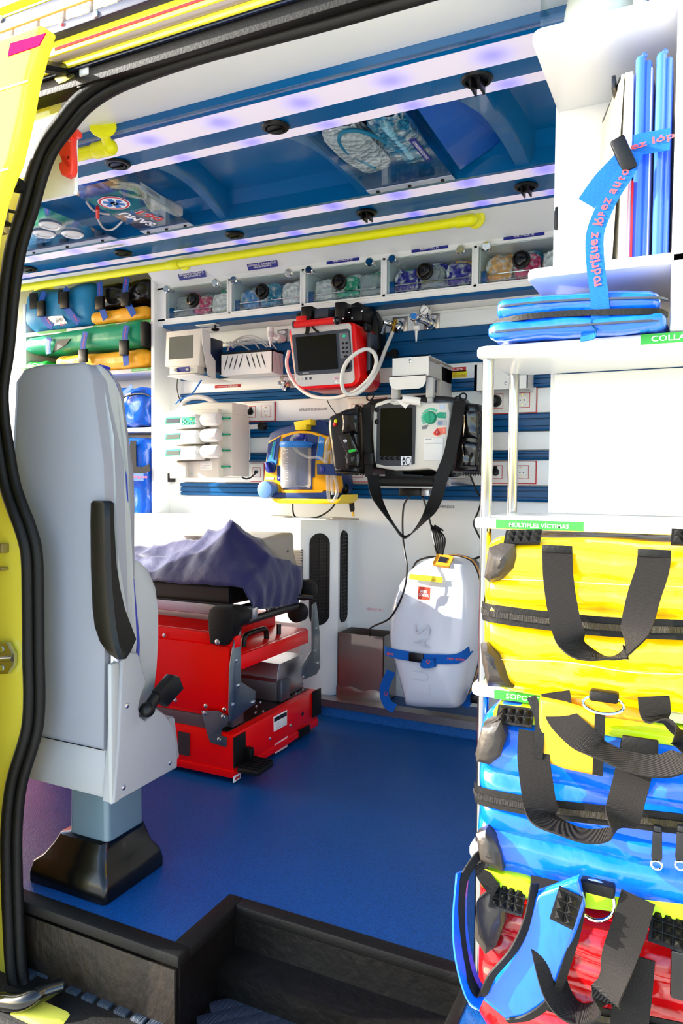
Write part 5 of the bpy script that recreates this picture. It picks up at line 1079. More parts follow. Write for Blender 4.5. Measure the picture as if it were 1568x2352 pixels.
def straptext(body, path, h, m, parent, off=.0016, flip=False, start=.0):
    # letters set one by one along a path of points with width directions
    pts = smooth([V(p[0]) for p in path], 8); wd = smooth([V(p[1]) for p in path], 8); L = [0]
    for a, b_ in zip(pts, pts[1:]): L.append(L[-1]+(b_-a).length)
    s = start
    for ch in body:
        if ch == ' ': s += h*.45; continue
        if s > L[-1]-h*.3: break
        k = max(i for i in range(len(L)) if L[i] <= s); k = min(k, len(pts)-2); t = (s-L[k])/max(1e-6, L[k+1]-L[k]); p = pts[k].lerp(pts[k+1], t); tg = (pts[k+1]-pts[k]).normalized(); w_ = wd[k]; w_ = (w_-tg*w_.dot(tg)).normalized(); n_ = tg.cross(w_)
        text(ch, h if ch in 'ldbóíg' else h*.72, m, parent, p+n_*off, right=tg, up=w_, ext=0., bold=.02); s += h*(.45 if ch in 'líiír' else .78)
rev = [(p, V((-.5, 0, .85)) if i > 6 else V((-1, 0, .2))) for i, p in enumerate(P_[:8][::-1])]
W_ = [V((.8, 0, -.5)), V((.85, 0, -.5)), V((.9, 0, -.4)), V((.95, 0, -.3)), V((1, 0, -.1)), V((1, 0, .06)), V((1, 0, .08)), V((1, .1, .1))]
straptext('rodríguez lópez auto', [(p, -w_) for p, w_ in zip(P_[:8][::-1], W_[::-1])], .014, 'ink_coral', strap, off=.0022, start=.05)
# ---- flat blue PVC case lying on the collar shelf
def quilt(y0, seams_z, seams_x, depth, x0, x1, wr=.0, seed=0, sag=0., sagy=None):
    def fn(p):
        q = p.copy()
        if p.y < y0+.05:
            k = 1-(p.y-y0)/.05; k = max(0, min(1.3, k)); d = 0
            zl = sorted(seams_z)
            for a, b_ in zip(zl, zl[1:]):
                if a <= p.z <= b_: d = math.sin(math.pi*(p.z-a)/(b_-a))**.55
            q.y -= depth*d*k
            if seams_x:
                dx = min(abs(p.x-s) for s in seams_x); q.y += depth*.45*math.exp(-(dx/.012)**2)*k
        n1 = noise.noise(V((p.x*9+seed, p.y*9, p.z*14)))+.6*noise.noise(V((p.x*26+seed, p.y*20, p.z*30)))
        q.y -= wr*n1; q.z += wr*.5*noise.noise(V((p.x*11, p.y*9+seed, p.z*5)))
        if sag and p.y < sagy: q.z -= sag*min(1, (sagy-p.y)/.05)*(1 if p.z < (zl[0]+zl[-1])/2 else .7)
        return q
    return fn
r = root('flat_case', (-.16, 1.30, 1.1335), 'flat glossy blue vinyl case with black zip lying on the middle white shelf', 'bag')
y0 = 1.165; zb = 1.1345
def flatfn(p):
    t = (p.x+.325)/.29; q = p.copy(); q.z -= (p.z-zb)*(.25*max(0, t-.35)); q.y += .03*max(0, .15-t); q.z += .004*noise.noise(p*18); return q
xA, xB = xx(1116, 740, 1.17), xx(1530, 735, 1.19)
g = B(); g.soft(xA, xB, y0, 1.43, zb, zb+.030, r=.014, n=18, fn=flatfn, amp=.003, fs=20); mk('lower_half', g, 'pvc_blue', r)
g = B(); g.soft(xA+.012, xB-.01, y0+.006, 1.42, zb+.032, zb+.068, r=.016, n=18, fn=flatfn, amp=.003, fs=16, seed=3); mk('upper_half', g, 'pvc_blue', r)
g = B(); g.ribbon([V((xA+.01, y0+.02, zb+.031)), V((xA+.06, y0+.002, zb+.032)), V((-.18, y0+.001, zb+.031)), V((xB-.02, y0+.004, zb+.024)), V((xB, y0+.03, zb+.023))], (0, 0, 1), .009, .004); mk('zip', g, 'black_rubber', r)
for z_, a in ((zb+.012, 0), (zb+.052, .012)):
    g = B(); g.tube([flatfn(V((xA+a+.004, y0+.03, z_))), flatfn(V((xA+a+.02, y0-.001+a*.4, z_))), flatfn(V((-.18, y0-.002+a*.4, z_))), flatfn(V((xB-.02, y0+a*.4, z_))), flatfn(V((xB, y0+.03, z_)))], .002, 6, 5); mk('piping', g, 'slate', r)
# ---- kit bags
def studpad(c, right, up, parent, nx=4, ny=2, s=.011):
    R_, U_ = V(right).normalized(), V(up).normalized(); N = R_.cross(U_); c = V(c); w, h = nx*s+.006, ny*s+.006
    g = B(); plate(g, c, R_, U_, w, h, .004); o = mk('stud_pad', g, 'black_rubber', parent)
    for i in range(nx):
        for j in range(ny):
            p = c+R_*(s*(i-(nx-1)/2))+U_*(s*(j-(ny-1)/2))+N*.002; g = B()
            t = bmesh.new(); v = [t.verts.new(p+R_*a*s*.45+U_*b_*s*.45) for a, b_ in ((-1, -1), (1, -1), (1, 1), (-1, 1))]; ap = t.verts.new(p+N*s*.6)
            for k in range(4): t.faces.new((v[k], v[(k+1) % 4], ap))
            g.add(t); mk('stud', g, 'black_rubber', o, flat=True)
    return o
def zipper(pts, parent, w=.017):
    g = B(); g.ribbon(pts, (0, 0, 1), w*1.7, .002, 6); mk('zip_tape', g, 'black_rubber', parent)
    g = B(); g.ribbon([p-V((0, .002, 0)) for p in pts], (0, 0, 1), w*.55, .004, 6); mk('zip_teeth', g, mat('zip_teeth', '2B2826', .35, bump=1, bscale=600, bstretch=(1, .1, .1)), parent)
def stitch(pts, parent, m='zip_stitch'):
    g = B(); g.tube(pts, .0009, 5, 6); mk('stitching', g, mat('zip_stitch', 'E8DFA0', .6), parent)
def corner(pts_px, Y, parent, bulge=.012, seed=0):
    q = [at(px, py, y=Y) for px, py in pts_px]; c_ = sum(q, V())/len(q); g = B(); t = bmesh.new(); n = len(q); rings = []
    for k in range(6):
        f = 1-k/6; rings.append([t.verts.new(c_+(p-c_)*f-V((0, bulge*(1-f*f)+.002, 0))+V((0, .004*noise.noise(p*30+V((seed, k, 0))), 0))) for p in q])
    for a, b_ in zip(rings, rings[1:]):
        for i in range(n): t.faces.new((a[i], a[(i+1) % n], b_[(i+1) % n], b_[i]))
    t.faces.new(rings[-1]); back = [t.verts.new(p+V((0, .02, 0))) for p in q]
    for i in range(n): t.faces.new((back[i], back[(i+1) % n], rings[0][(i+1) % n], rings[0][i]))
    bmesh.ops.recalc_face_normals(t, faces=t.faces); g.add(t); return mk('corner_patch', g, mat('patch_vinyl', '3A342E', .35, bump=.3, bscale=30), parent)
# yellow bag
r = root('kit_bag', (-.05, 1.30, .566), 'large yellow vinyl kit bag with black handles on the third shelf', 'bag', 'kit bags on the shelf unit')
yz = [.572, .640, .705, .775, .833]; Yq = 1.150
g = B(); g.soft(xx(1112, 1400, 1.18), .26, Yq+.012, 1.44, .5675, .822, r=.035, n=34, fn=quilt(Yq+.012, [zz(1300, py, Yq) for py in (1600, 1527, 1445, 1400, 1338, 1232)], [xx(px, 1300, Yq) for px in (1268, 1395, 1535)], .016, 0, 0, wr=.008, seed=2)); mk('body', g, 'pvc_yellow', r)
zipper([V((xx(1104, 1402, 1.19), 1.20, zz(1104, 1402, 1.19))), at(1125, 1408, y=1.155), at(1250, 1425, y=1.143), at(1400, 1440, y=1.143), at(1568, 1447, y=1.143), at(1700, 1455, y=1.143)], r)
for py0, py1 in ((1330, 1350), (1515, 1550)): stitch([at(1150, py0, y=1.150), at(1300, py0+6, y=1.143), at(1450, py1-6, y=1.143), at(1650, py1, y=1.145)], r)
corner([(1122, 1258), (1150, 1247), (1182, 1250), (1185, 1278), (1178, 1305), (1150, 1332), (1125, 1338), (1112, 1325)], 1.150, r, seed=1, bulge=.02)
corner([(1104, 1478), (1118, 1475), (1142, 1500), (1160, 1535), (1172, 1570), (1178, 1580), (1120, 1575), (1108, 1520)], 1.150, r, seed=2, bulge=.02)
studpad(at(1200, 1234, y=1.165), (1, 0, .06), (0, .75, .65), r, 4, 2, .0125)
studpad(at(1590, 1235, y=1.165), (1, 0, 0), (0, .75, .65), r, 4, 2, .0125)
def bagstrap(path, w, parent, wd, m='web_black', nm='handle', th=.003):
    g = B(); g.ribbon([at(px, py, y=y) for px, py, y in path], wd, w, th, 8); return mk(nm, g, m, parent)
bagstrap([(1279, 1255, 1.138), (1281, 1320, 1.130), (1290, 1390, 1.118), (1304, 1450, 1.105), (1318, 1482, 1.10), (1345, 1500, 1.10), (1390, 1512, 1.10), (1425, 1505, 1.10), (1445, 1485, 1.10), (1460, 1440, 1.105), (1478, 1370, 1.118), (1497, 1310, 1.130), (1503, 1266, 1.138)], .044, r, [V((1, 0, 0)), V((1, 0, .05)), V((1, .05, .15)), V((.9, .3, .35)), V((.5, .8, .3)), V((.2, 1, .2)), V((0, 1, -.15)), V((-.2, 1, -.1)), V((.4, -.8, .3)), V((.9, -.3, .25)), V((1, 0, .2)), V((1, 0, .1)), V((1, 0, 0))])
for px, py in ((1279, 1260), (1502, 1270)):
    q = at(px, py, y=1.137); g = B(); g.box(q.x-.022, q.x+.022, 1.133, 1.139, q.z-.006, q.z+.005, bev=.001); mk('handle_patch', g, 'black_rubber', r)
# yellow pouch hanging under it
pz = root('pouch', at(1310, 1775, y=1.12), 'amber yellow pouch with black binding hanging in front of the blue bag', 'pouch')
q = [xz(px, py, 1.115) for px, py in ((1240, 1600), (1300, 1612), (1385, 1640), (1372, 1780), (1300, 1765), (1242, 1745), (1235, 1680))]
g = B(); g.prism(q, 'y', 1.105, 1.125, bev=.008, seg=3); mk('pocket', g, 'pvc_amber', pz)
q = [xz(px, py, 1.13) for px, py in ((1300, 1600), (1350, 1605), (1500, 1640), (1480, 1662), (1390, 1650), (1310, 1640))]
g = B(); g.prism(q, 'y', 1.13, 1.145, bev=.006, seg=3); mk('flap', g, 'pvc_amber', pz)
bagstrap([(1220, 1600, 1.118), (1238, 1650, 1.110), (1238, 1700, 1.105), (1235, 1742, 1.104)], .014, pz, (1, 0, 0), nm='binding', m='black_rubber')
bagstrap([(1378, 1640, 1.105), (1375, 1710, 1.102), (1372, 1780, 1.104)], .014, pz, (1, 0, 0), nm='binding', m='black_rubber')
bagstrap([(1275, 1590, 1.125), (1285, 1640, 1.108), (1320, 1680, 1.095), (1360, 1710, 1.085), (1385, 1725, 1.082), (1440, 1748, 1.078), (1510, 1760, 1.075), (1560, 1745, 1.08), (1578, 1710, 1.088), (1560, 1680, 1.095), (1510, 1650, 1.108), (1500, 1600, 1.125)], .042, pz, [V((1, 0, 0)), V((1, 0, .2)), V((.8, .2, .6)), V((.4, .8, .4)), V((.1, .95, .25)), V((0, .95, .3)), V((0, .9, .4)), V((.2, .7, .6)), V((.7, .2, .7)), V((.8, .2, -.6)), V((.9, .1, -.3)), V((1, 0, 0))], nm='carry_strap')
q = at(1385, 1612, y=1.11); g = B(); g.tube([q+V((.028*math.cos(a), .008*math.sin(a), .011*math.sin(a)-.004)) for a in [2*math.pi*i/20 for i in range(20)]], .0022, 8, 1, closed=True); mk('ring', g, 'chrome', pz)
g = B(); g.box(q.x-.02, q.x+.02, 1.11, 1.13, q.z-.002, q.z+.014, bev=.004); mk('ring_tab', g, 'black_rubber', pz)
# blue bag
r = root('kit_bag', (-.05, 1.30, .285), 'large glossy blue vinyl kit bag with black handles on the second shelf', 'bag', 'kit bags on the shelf unit')
g = B(); g.soft(xx(1095, 1800, 1.16), .26, 1.145, 1.44, .2865, .545, r=.04, n=34, fn=quilt(1.145, [zz(1300, py, 1.14) for py in (2060, 1985, 1895, 1850, 1780, 1700)], None, .015, 0, 0, wr=.007, seed=9, sag=.032, sagy=1.193)); mk('body', g, 'pvc_blue', r)
zipper([at(1090, 1815, y=1.165), at(1110, 1830, y=1.140), at(1240, 1855, y=1.117), at(1390, 1873, y=1.113), at(1568, 1893, y=1.113), at(1700, 1910, y=1.113)], r)
g = B(); g.soft(xx(1135, 1620, 1.18), .2, 1.16, 1.40, .525, .546, r=.009, n=10); mk('reflective_band', g, 'pvc_lime', r)
corner([(1108, 1668), (1150, 1655), (1162, 1690), (1150, 1735), (1125, 1755), (1095, 1748), (1092, 1730)], 1.135, r, seed=4)
corner([(1110, 1660), (1155, 1635), (1170, 1655), (1160, 1680), (1110, 1670)], 1.15, r, seed=6)
corner([(1093, 1915), (1115, 1905), (1135, 1925), (1150, 1960), (1156, 2000), (1130, 1990), (1103, 1975)], 1.125, r, seed=5)
studpad(at(1182, 1645, y=1.150), (1, 0, .02), (0, .6, .8), r, 4, 2, .0125)
bagstrap([(1228, 1680, 1.112), (1225, 1740, 1.105), (1232, 1800, 1.098), (1240, 1850, 1.09), (1247, 1878, 1.082), (1290, 1902, 1.078), (1345, 1920, 1.076), (1400, 1915, 1.078), (1425, 1885, 1.082), (1440, 1830, 1.092), (1455, 1770, 1.10), (1468, 1705, 1.112)], .048, r, [V((1, 0, 0)), V((1, 0, 0)), V((1, .1, .1)), V((.8, .4, .3)), V((.4, .9, .1)), V((.1, 1, -.05)), V((0, 1, -.05)), V((.15, 1, .05)), V((.7, .5, .4)), V((1, -.1, .2)), V((1, 0, .15)), V((1, 0, 0))])
q = at(1469, 1712, y=1.108); g = B(); g.box(q.x-.024, q.x+.024, 1.105, 1.112, q.z-.011, q.z+.011, bev=.002); mk('handle_patch', g, 'black_rubber', r)
for px in (1510, 1565):
    q = at(px, 1905, y=1.105); g = B(); g.box(q.x-.006, q.x+.006, 1.096, 1.106, q.z-.006, q.z+.008, bev=.003); zs_ = mk('zip_slider', g, 'black_metal', r)
    g = B(); pts = [q+V((sx*.006, -.008, dz)) for sx, dz in ((-1, 0), (1, 0), (1.2, -.035), (.9, -.042), (-.9, -.042), (-1.2, -.035))]; g.prism([(p.x, p.z) for p in pts], 'y', 1.094, 1.097, bev=.001); mk('zip_pull', g, 'black_metal', zs_)
    g = B(); g.tube([q+V((.007*math.cos(a), -.0105, -.046+.006*math.sin(a))) for a in [2*math.pi*i/14 for i in range(14)]], .0017, 6, 1, closed=True); mk('pull_ring', g, 'chrome', zs_)
# red bag
r = root('kit_bag', (-.05, 1.30, .024), 'large red vinyl kit bag with lime reflective stripe on the lowest shelf', 'bag', 'kit bags on the shelf unit')
g = B(); g.soft(xx(1095, 2150, 1.16), .26, 1.150, 1.44, .0255, .250, r=.035, n=34, fn=quilt(1.150, [zz(1400, py, 1.14) for py in (2420, 2345, 2270, 2200, 2110, 2050)], None, .013, 0, 0, wr=.008, seed=15, sag=.03, sagy=1.193)); mk('body', g, 'pvc_red', r)
q = [at(px, py, y=1.120) for px, py in ((1110, 2010), (1230, 2050), (1400, 2075), (1568, 2095), (1650, 2105))]
g = B(); g.ribbon(q, (0, 0, 1), .022, .002, 5); mk('reflective_stripe', g, 'pvc_lime', r)
g = B(); g.soft(xx(1120, 2000, 1.18), xx(1235, 2030, 1.16), 1.125, 1.18, zz(1150, 2045, 1.14), zz(1150, 1995, 1.14), r=.01, n=8); mk('reflective_tab', g, 'pvc_lime', r)
corner([(1095, 2070), (1130, 2045), (1160, 2070), (1158, 2120), (1140, 2170), (1115, 2190), (1090, 2150)], 1.125, r, seed=8)
studpad(at(1165, 2062, y=1.115), (1, 0, -.05), (0, .5, .85), r, 4, 3, .0115)
studpad(at(1545, 2138, y=1.115), (1, 0, -.1), (0, .5, .85), r, 4, 3, .0135)
zipper([at(1230, 2290, y=1.115), at(1350, 2330, y=1.112), at(1460, 2350, y=1.112), at(1650, 2390, y=1.112)], r)
q = at(1365, 2068, y=1.10); g = B(); g.tube([q+V((.027*math.cos(a), .004*math.sin(a), .027*math.sin(a))) for a in [2*math.pi*i/24 for i in range(24)]], .0025, 8, 1, closed=True); mk('ring', g, 'chrome', r)
g = B(); q = at(1372, 2042, y=1.105); g.box(q.x-.024, q.x+.024, 1.095, 1.115, q.z-.006, q.z+.012, bev=.004); mk('ring_tab', g, 'black_rubber', r)
bagstrap([(1255, 2018, 1.105), (1252, 2090, 1.094), (1252, 2150, 1.088), (1262, 2210, 1.082), (1275, 2270, 1.078), (1300, 2310, 1.075), (1335, 2330, 1.074), (1375, 2315, 1.075), (1400, 2270, 1.078), (1420, 2200, 1.084), (1445, 2130, 1.092), (1465, 2060, 1.105)], .046, r, [V((1, 0, 0)), V((1, 0, 0)), V((1, .1, .1)), V((.8, .5, .3)), V((.6, .8, .2)), V((.4, .9, .1)), V((0, 1, 0)), V((-.2, 1, -.2)), V((.7, -.6, .3)), V((.9, -.2, .3)), V((1, 0, .2)), V((1, 0, .1))])
bagstrap([(1460, 2195, 1.10), (1455, 2260, 1.094), (1448, 2320, 1.09), (1440, 2390, 1.09)], .050, r, (1, 0, .05), nm='side_strap')
g = B(); q0 = at(1568, 2180, y=1.115); g.box(q0.x-.015, q0.x+.05, 1.105, 1.118, q0.z-.07, q0.z, bev=.004); mk('side_patch', g, 'black_vinyl', r)
# blue pouch in front of the red bag
pz = root('pouch', at(1200, 2335, y=1.09), 'open bright blue vinyl pouch with black binding in front of the red bag', 'pouch')
q = [xz(px, py, 1.09) for px, py in ((1235, 2045), (1330, 2010), (1345, 2075), (1310, 2180), (1268, 2290), (1215, 2325), (1165, 2335), (1105, 2285), (1118, 2255), (1165, 2205), (1200, 2140))]
g = B(); g.prism(q, 'y', 1.078, 1.10, bev=.008, seg=3); mk('front', g, 'pvc_blue', pz)
bagstrap([(1228, 2030, 1.082), (1212, 2110, 1.076), (1180, 2180, 1.072), (1130, 2240, 1.070), (1106, 2285, 1.070), (1085, 2262, 1.072), (1068, 2210, 1.080), (1058, 2130, 1.09), (1062, 2030, 1.10), (1090, 1975, 1.12), (1110, 1955, 1.13)], .014, pz, [V((.6, .6, -.2))]*11, nm='binding', m='black_rubber')
g = B(); P1 = [at(1062, 2000, y=1.11), at(1055, 2100, y=1.095), at(1062, 2190, y=1.082), at(1085, 2270, y=1.074), at(1110, 2295, y=1.074)]
g.ribbon(P1, (.15, 1, .1), .045, .003, 6); mk('side_wall', g, 'pvc_blue', pz)
bagstrap([(1335, 2040, 1.10), (1330, 2110, 1.09), (1305, 2200, 1.08), (1270, 2290, 1.078), (1215, 2335, 1.08), (1165, 2345, 1.082)], .012, pz, (1, .3, 0), nm='binding', m='black_rubber')
studpad(at(1300, 2085, y=1.070), (1, 0, -.25), (.1, .2, 1), pz, 2, 3, .014)
bagstrap([(1120, 1965, 1.14), (1105, 1995, 1.12), (1128, 2035, 1.11), (1140, 2045, 1.11)], .022, pz, (.5, .5, .5), nm='carry_strap')
# ================================================================ SEAT
X1, X0 = -1.085, -1.375     # right and left faces of the seat
YS = 1.145
seat = root('folding_seat', (-1.23, 1.27, 0), 'grey folding attendant seat on a post with its armrest folded up', 'seat')
def rc(px, py): return at(px, py, y=YS)
# seam between rear face and side face, as px on the plane y=YS
SEAM = [(196, 835), (208, 850), (215, 870), (222, 930), (232, 1000), (240, 1060), (243, 1150), (243, 1300), (242, 1500), (240, 1710)]
SM = [at(px, py, y=YS) for px, py in SEAM]
def xs(z):
    for p, q in zip(SM, SM[1:]):
        if q.z <= z <= p.z: return p.x+(q.x-p.x)*(p.z-z)/(p.z-q.z)
    return SM[0].x if z > SM[0].z else SM[-1].x
zt = rc(150, 836).z; zb = rc(150, 1705).z
right = [(p.x-.002, p.z) for p in SM[::-1]]; right[0] = (right[0][0], zb)
left = [(X0+.10, zt), (X0+.055, zt-.006), (X0+.03, zt-.03), (X0+.02, 1.0), (X0, .80), (X0+.03, zb)]
out = right+left; cx_ = (X0+SM[-1].x)/2; rings = []
for (y, s, dz) in ((YS+.004, .985, .003), (YS, .997, 0), (YS+.03, 1.0, 0), (YS+.07, 1.0, -.004), (YS+.09, .985, -.02), (YS+.095, .95, -.045)):
    rings.append([V((cx_+(x-cx_)*s, y, z+dz*(1 if z > .9 else 0))) for x, z in out])
g = B(); g.loft(rings); mk('backrest', g, 'seat_grey', seat, ang=50)
# lighter side bolster, its front profile traced on the side face
front = [(225, 838), (244, 852), (258, 875), (270, 905), (283, 1000), (289, 1100), (293, 1200), (298, 1300), (304, 1400), (308, 1470), (302, 1550), (290, 1620), (270, 1690)]
fp_ = []
for px, py in front:
    z = at(px, py, y=YS+.06).z
    for _ in range(3): p = at(px, py, x=xs(z)); z = p.z
    fp_.append((max(YS+.012, p.y), p.z))
prof = [(YS+.028, fp_[-1][1]), (YS+.026, .7), (YS+.026, 1.0), (YS+.03, fp_[0][1]-.006)]+[(max(y, YS+.036), z) for y, z in fp_]
rings = []
for off, s in ((-.05, 1.0), (0, 1.0), (.006, .985), (.009, .94)):
    cy = YS+.055; rings.append([V((xs(z)+off, cy+(y-cy)*s, .70+(z-.70)*(1-(1-s)*.2))) for y, z in prof])
g = B(); g.loft(rings); mk('side_bolster', g, 'seat_light', seat, ang=45)
g = B(); g.tube([V((xs(z)+.002, y+.001, z)) for y, z in fp_], .0024, 6, 3); mk('piping', g, 'piping_blue', seat)
g = B(); g.tube([V((X0+.09, YS+.05, zt-.002)), V((SM[1].x-.03, YS+.05, zt)), V((SM[1].x, YS+.055, zt-.006))], .003, 6, 4); mk('piping', g, 'piping_blue', seat)
# folded-up cushion in front of the backrest
XCU = SM[-1].x-.004; cz = []
for px, py in ((296, 1620), (308, 1500), (306, 1400), (302, 1300), (306, 1283), (322, 1288), (342, 1308), (358, 1345), (365, 1400), (365, 1470), (361, 1540), (354, 1600), (340, 1640)):
    p = at(px, py, x=XCU); cz.append((p.y, p.z))
cyc = sum(y for y, z in cz)/len(cz); czc = sum(z for y, z in cz)/len(cz)
g = B(); g.loft([[V((x, cyc+(y-cyc)*s, czc+(z-czc)*s)) for y, z in cz] for x, s in ((X0+.02, .96), (X0+.035, 1), (XCU-.012, 1), (XCU-.003, .985), (XCU, .94))]); mk('cushion', g, 'seat_light', seat, ang=45)
g = B(); g.tube([at(px, py, x=XCU+.004) for px, py in ((304, 1330), (312, 1420), (317, 1480), (312, 1560))], .0035, 6, 4); mk('piping', g, 'piping_blue', seat)
# armrest folded up
def sc(px, py, x): p = at(px, py, x=x); return (p.y, p.z)
XA = X1-.012
af = [(204, 1150), (228, 1147), (262, 1158), (262, 1200), (268, 1300), (277, 1355), (290, 1410), (314, 1470), (316, 1478), (288, 1512), (262, 1515), (235, 1490), (215, 1450), (209, 1400)]
Ya = 1.135
q = [xz(px, py, Ya) for px, py in af]
split = [(236, 1150), (262, 1158), (262, 1200), (268, 1300), (277, 1355), (290, 1410), (314, 1470), (288, 1512), (262, 1513), (248, 1470), (242, 1400), (238, 1300)]
rear = [(205, 1158), (212, 1148), (236, 1150), (238, 1300), (242, 1400), (248, 1470), (262, 1513), (235, 1490), (215, 1450), (209, 1400)]
qr = [xz(px, py, Ya) for px, py in rear]
g = B(); zmap = [1150, 1200, 1300, 1355, 1400, 1440, 1475, 1505, 1514]
rings = []
XO = X1+.004
for py, pl_, pm, pr in ((1150, 210, 232, 255), (1156, 205, 237, 262), (1200, 204, 238, 262), (1300, 205, 240, 268), (1355, 207, 243, 277), (1400, 209, 247, 287), (1440, 214, 252, 301), (1475, 226, 258, 313), (1500, 244, 266, 300), (1513, 262, 272, 285)):
    pL = at(pl_, py, y=Ya); xm = xx(pm+9, py, Ya); pM = V((xm, Ya, pL.z)); pR = at(pr, py, x=xm); pR.z = pM.z; yr = max(Ya+.01, pR.y)
    rings.append([V((pL.x, Ya+.004, pL.z)), V((pL.x+.006, Ya, pL.z)), V((xm-.008, Ya, pL.z)), V((xm, Ya+.008, pL.z)), V((xm, yr, pL.z)), V((pL.x+.01, yr, pL.z)), V((pL.x, Ya+.02, pL.z))])
g.loft(rings); mk('armrest', g, 'black_plastic', seat, ang=40)
# lower housing
zt2 = rc(150, 1700).z; zb2 = rc(150, 1815).z
za, zb_ = rc(90, 1690).z, rc(90, 1800).z; z3, z4 = rc(236, 1735).z, rc(236, 1835).z
g = B(); xm = xx(238, 1700, YS); zlo = zz(236, 1836, YS); zhi = zz(236, 1716, YS)
g.hexa([V((X0-.005, YS, zlo)), V((xm, YS, zlo)), V((xm, 1.40, zlo)), V((X0-.005, 1.40, zlo)), V((X0+.01, YS+.01, zhi)), V((xm, YS+.005, zhi)), V((xm, 1.38, zhi)), V((X0+.01, 1.38, zhi))], bev=.01); mk('base_cover', g, 'seat_plastic', seat, ang=40)
XS = xx(263, 1846, YS-.003)
sp_ = [(262, 1846), (408, 1764), (409, 1745), (407, 1697), (398, 1665), (380, 1640), (360, 1626), (352, 1640), (335, 1655), (322, 1645), (320, 1625), (325, 1600), (338, 1565), (325, 1520), (318, 1500), (300, 1497), (288, 1508), (279, 1522), (272, 1700)]
q = [sc(px, py, XS) for px, py in sp_]; q = [(max(YS-.004, y), z) for y, z in q]
g = B(); g.prism(q, 'x', XS-.035, XS, bev=.006, seg=3); sidep = mk('side_cover', g, 'seat_plastic', seat, ang=40)
g = B(); g.box(xx(247, 1700, YS-.004), XS-.004, YS-.006, YS+.02, zz(250, 1845, YS), zz(250, 1522, YS), bev=.006); mk('side_cover_edge', g, 'seat_light', seat)
for px, py in ((291, 1621), (389, 1752), (283, 1809)): screwhead(at(px, py, x=XS), (1, 0, 0), .006, sidep)
g = B(); q0 = at(264, 1516, x=XS-.02); g.cyl(q0-V((0, 0, .012)), q0+V((0, 0, .015)), .012, 14); mk('armrest_pivot', g, 'aluminium', seat)
# recline lever
l = root  # keep helper name
g = B(); a_, b_ = at(338, 1630, x=XS+.005), at(365, 1590, x=XS+.005); g.cyl(a_, b_, .013, 12); g.ball(a_, .017, n=14); mk('lever_arm', g, 'black_plastic', seat)
q = [sc(px, py, XS+.004) for px, py in ((352, 1588), (386, 1548), (400, 1552), (410, 1580), (372, 1622), (360, 1612))]
g = B(); g.prism(q, 'x', XS-.004, XS+.022, bev=.006); mk('lever_grip', g, 'black_plastic', seat)
# post and floor boot
bx0, bx1, by0, by1 = -1.34, -1.112, 1.157, 1.352
pc = V((-1.215, 1.27, 0)); zt3 = .40; zb3 = at(250, 1960, y=1.20).z
def sq(cx_, cy, hx, hy, z, r=.006, n=2): return [V((x, y, z)) for x, y in rrect(cx_-hx, cx_+hx, cy-hy, cy+hy, r, n)]
cx_, cy_ = (bx0+bx1)/2, (by0+by1)/2
w_ = (xx(243, 1900, 1.20)-xx(158, 1900, 1.20))/2; pcx = (xx(243, 1900, 1.20)+xx(158, 1900, 1.20))/2
g = B(); g.loft([sq(pcx, 1.262, w_+.004, .060, .05, .012, 4), sq(pcx, 1.262, w_-.002, .056, zt3, .012, 4)]); mk('post', g, 'post_grey', seat, ang=40)
g = B(); g.loft([sq(cx_, cy_, (bx1-bx0)/2, (by1-by0)/2, .002, .01, 3), sq(cx_, cy_, (bx1-bx0)/2, (by1-by0)/2, .022, .01, 3), sq(cx_, cy_, (bx1-bx0)/2-.004, (by1-by0)/2-.004, .045, .014, 3), sq(cx_+.004, cy_, (bx1-bx0)/2-.022, (by1-by0)/2-.014, .062, .016, 3), sq(cx_+.008, cy_+.004, w_+.022, .076, .088, .016, 3), sq(cx_+.010, cy_+.006, w_+.014, .068, .108, .014, 3), sq(pcx, 1.262, w_+.004, .060, .112, .012, 3), sq(pcx, 1.262, w_+.002, .058, .09, .012, 3)]); mk('floor_boot', g, mat('boot_black', '040404', .22, spec=.4, coat=.1), seat, ang=30)
# ================================================================ STRETCHER
cs = cv(280, 1170, 3.136)
XF = -1.228; Y0, Y1 = 1.808, 2.347; XB_ = -3.05
def fz(x, y, Y=None): return at(*cs(x, y), x=XF).z
def fy(x, y): return at(*cs(x, y), x=XF).y
st = root('stretcher_loader', (-1.9, 2.08, 0), 'red steel stretcher loading base with grey brackets on the blue floor', 'stretcher base')
zt = fz(795, 1630); zk = fz(795, 1860)
g = B(); g.box(XB_, XF, Y0, Y1, .018, zt-.0, bev=.003); mk('base_box', g, 'red_paint', st)
g = B(); g.box(XB_, XF-.03, Y0+.012, Y1-.012, zt-.004, zt+.002); mk('base_deck', g, mat('deck_black', '14110F', .4), st)
g = B(); g.box(XB_, XF+.003, Y0-.003, Y1+.003, .018, zk-.012, bev=.002); mk('base_skirt', g, 'red_paint', st)
# lid edge line, grey band on the near side
g = B(); za, zb_ = at(*cs(500, 1600), y=Y0).z, at(*cs(500, 1490), y=Y0).z; g.box(XB_, XF-.06, Y0+.012, Y0+.05, za, zb_+.004, bev=.003); mk('deck_rail', g, mat('brown_grey', '5A474A', .4), st)
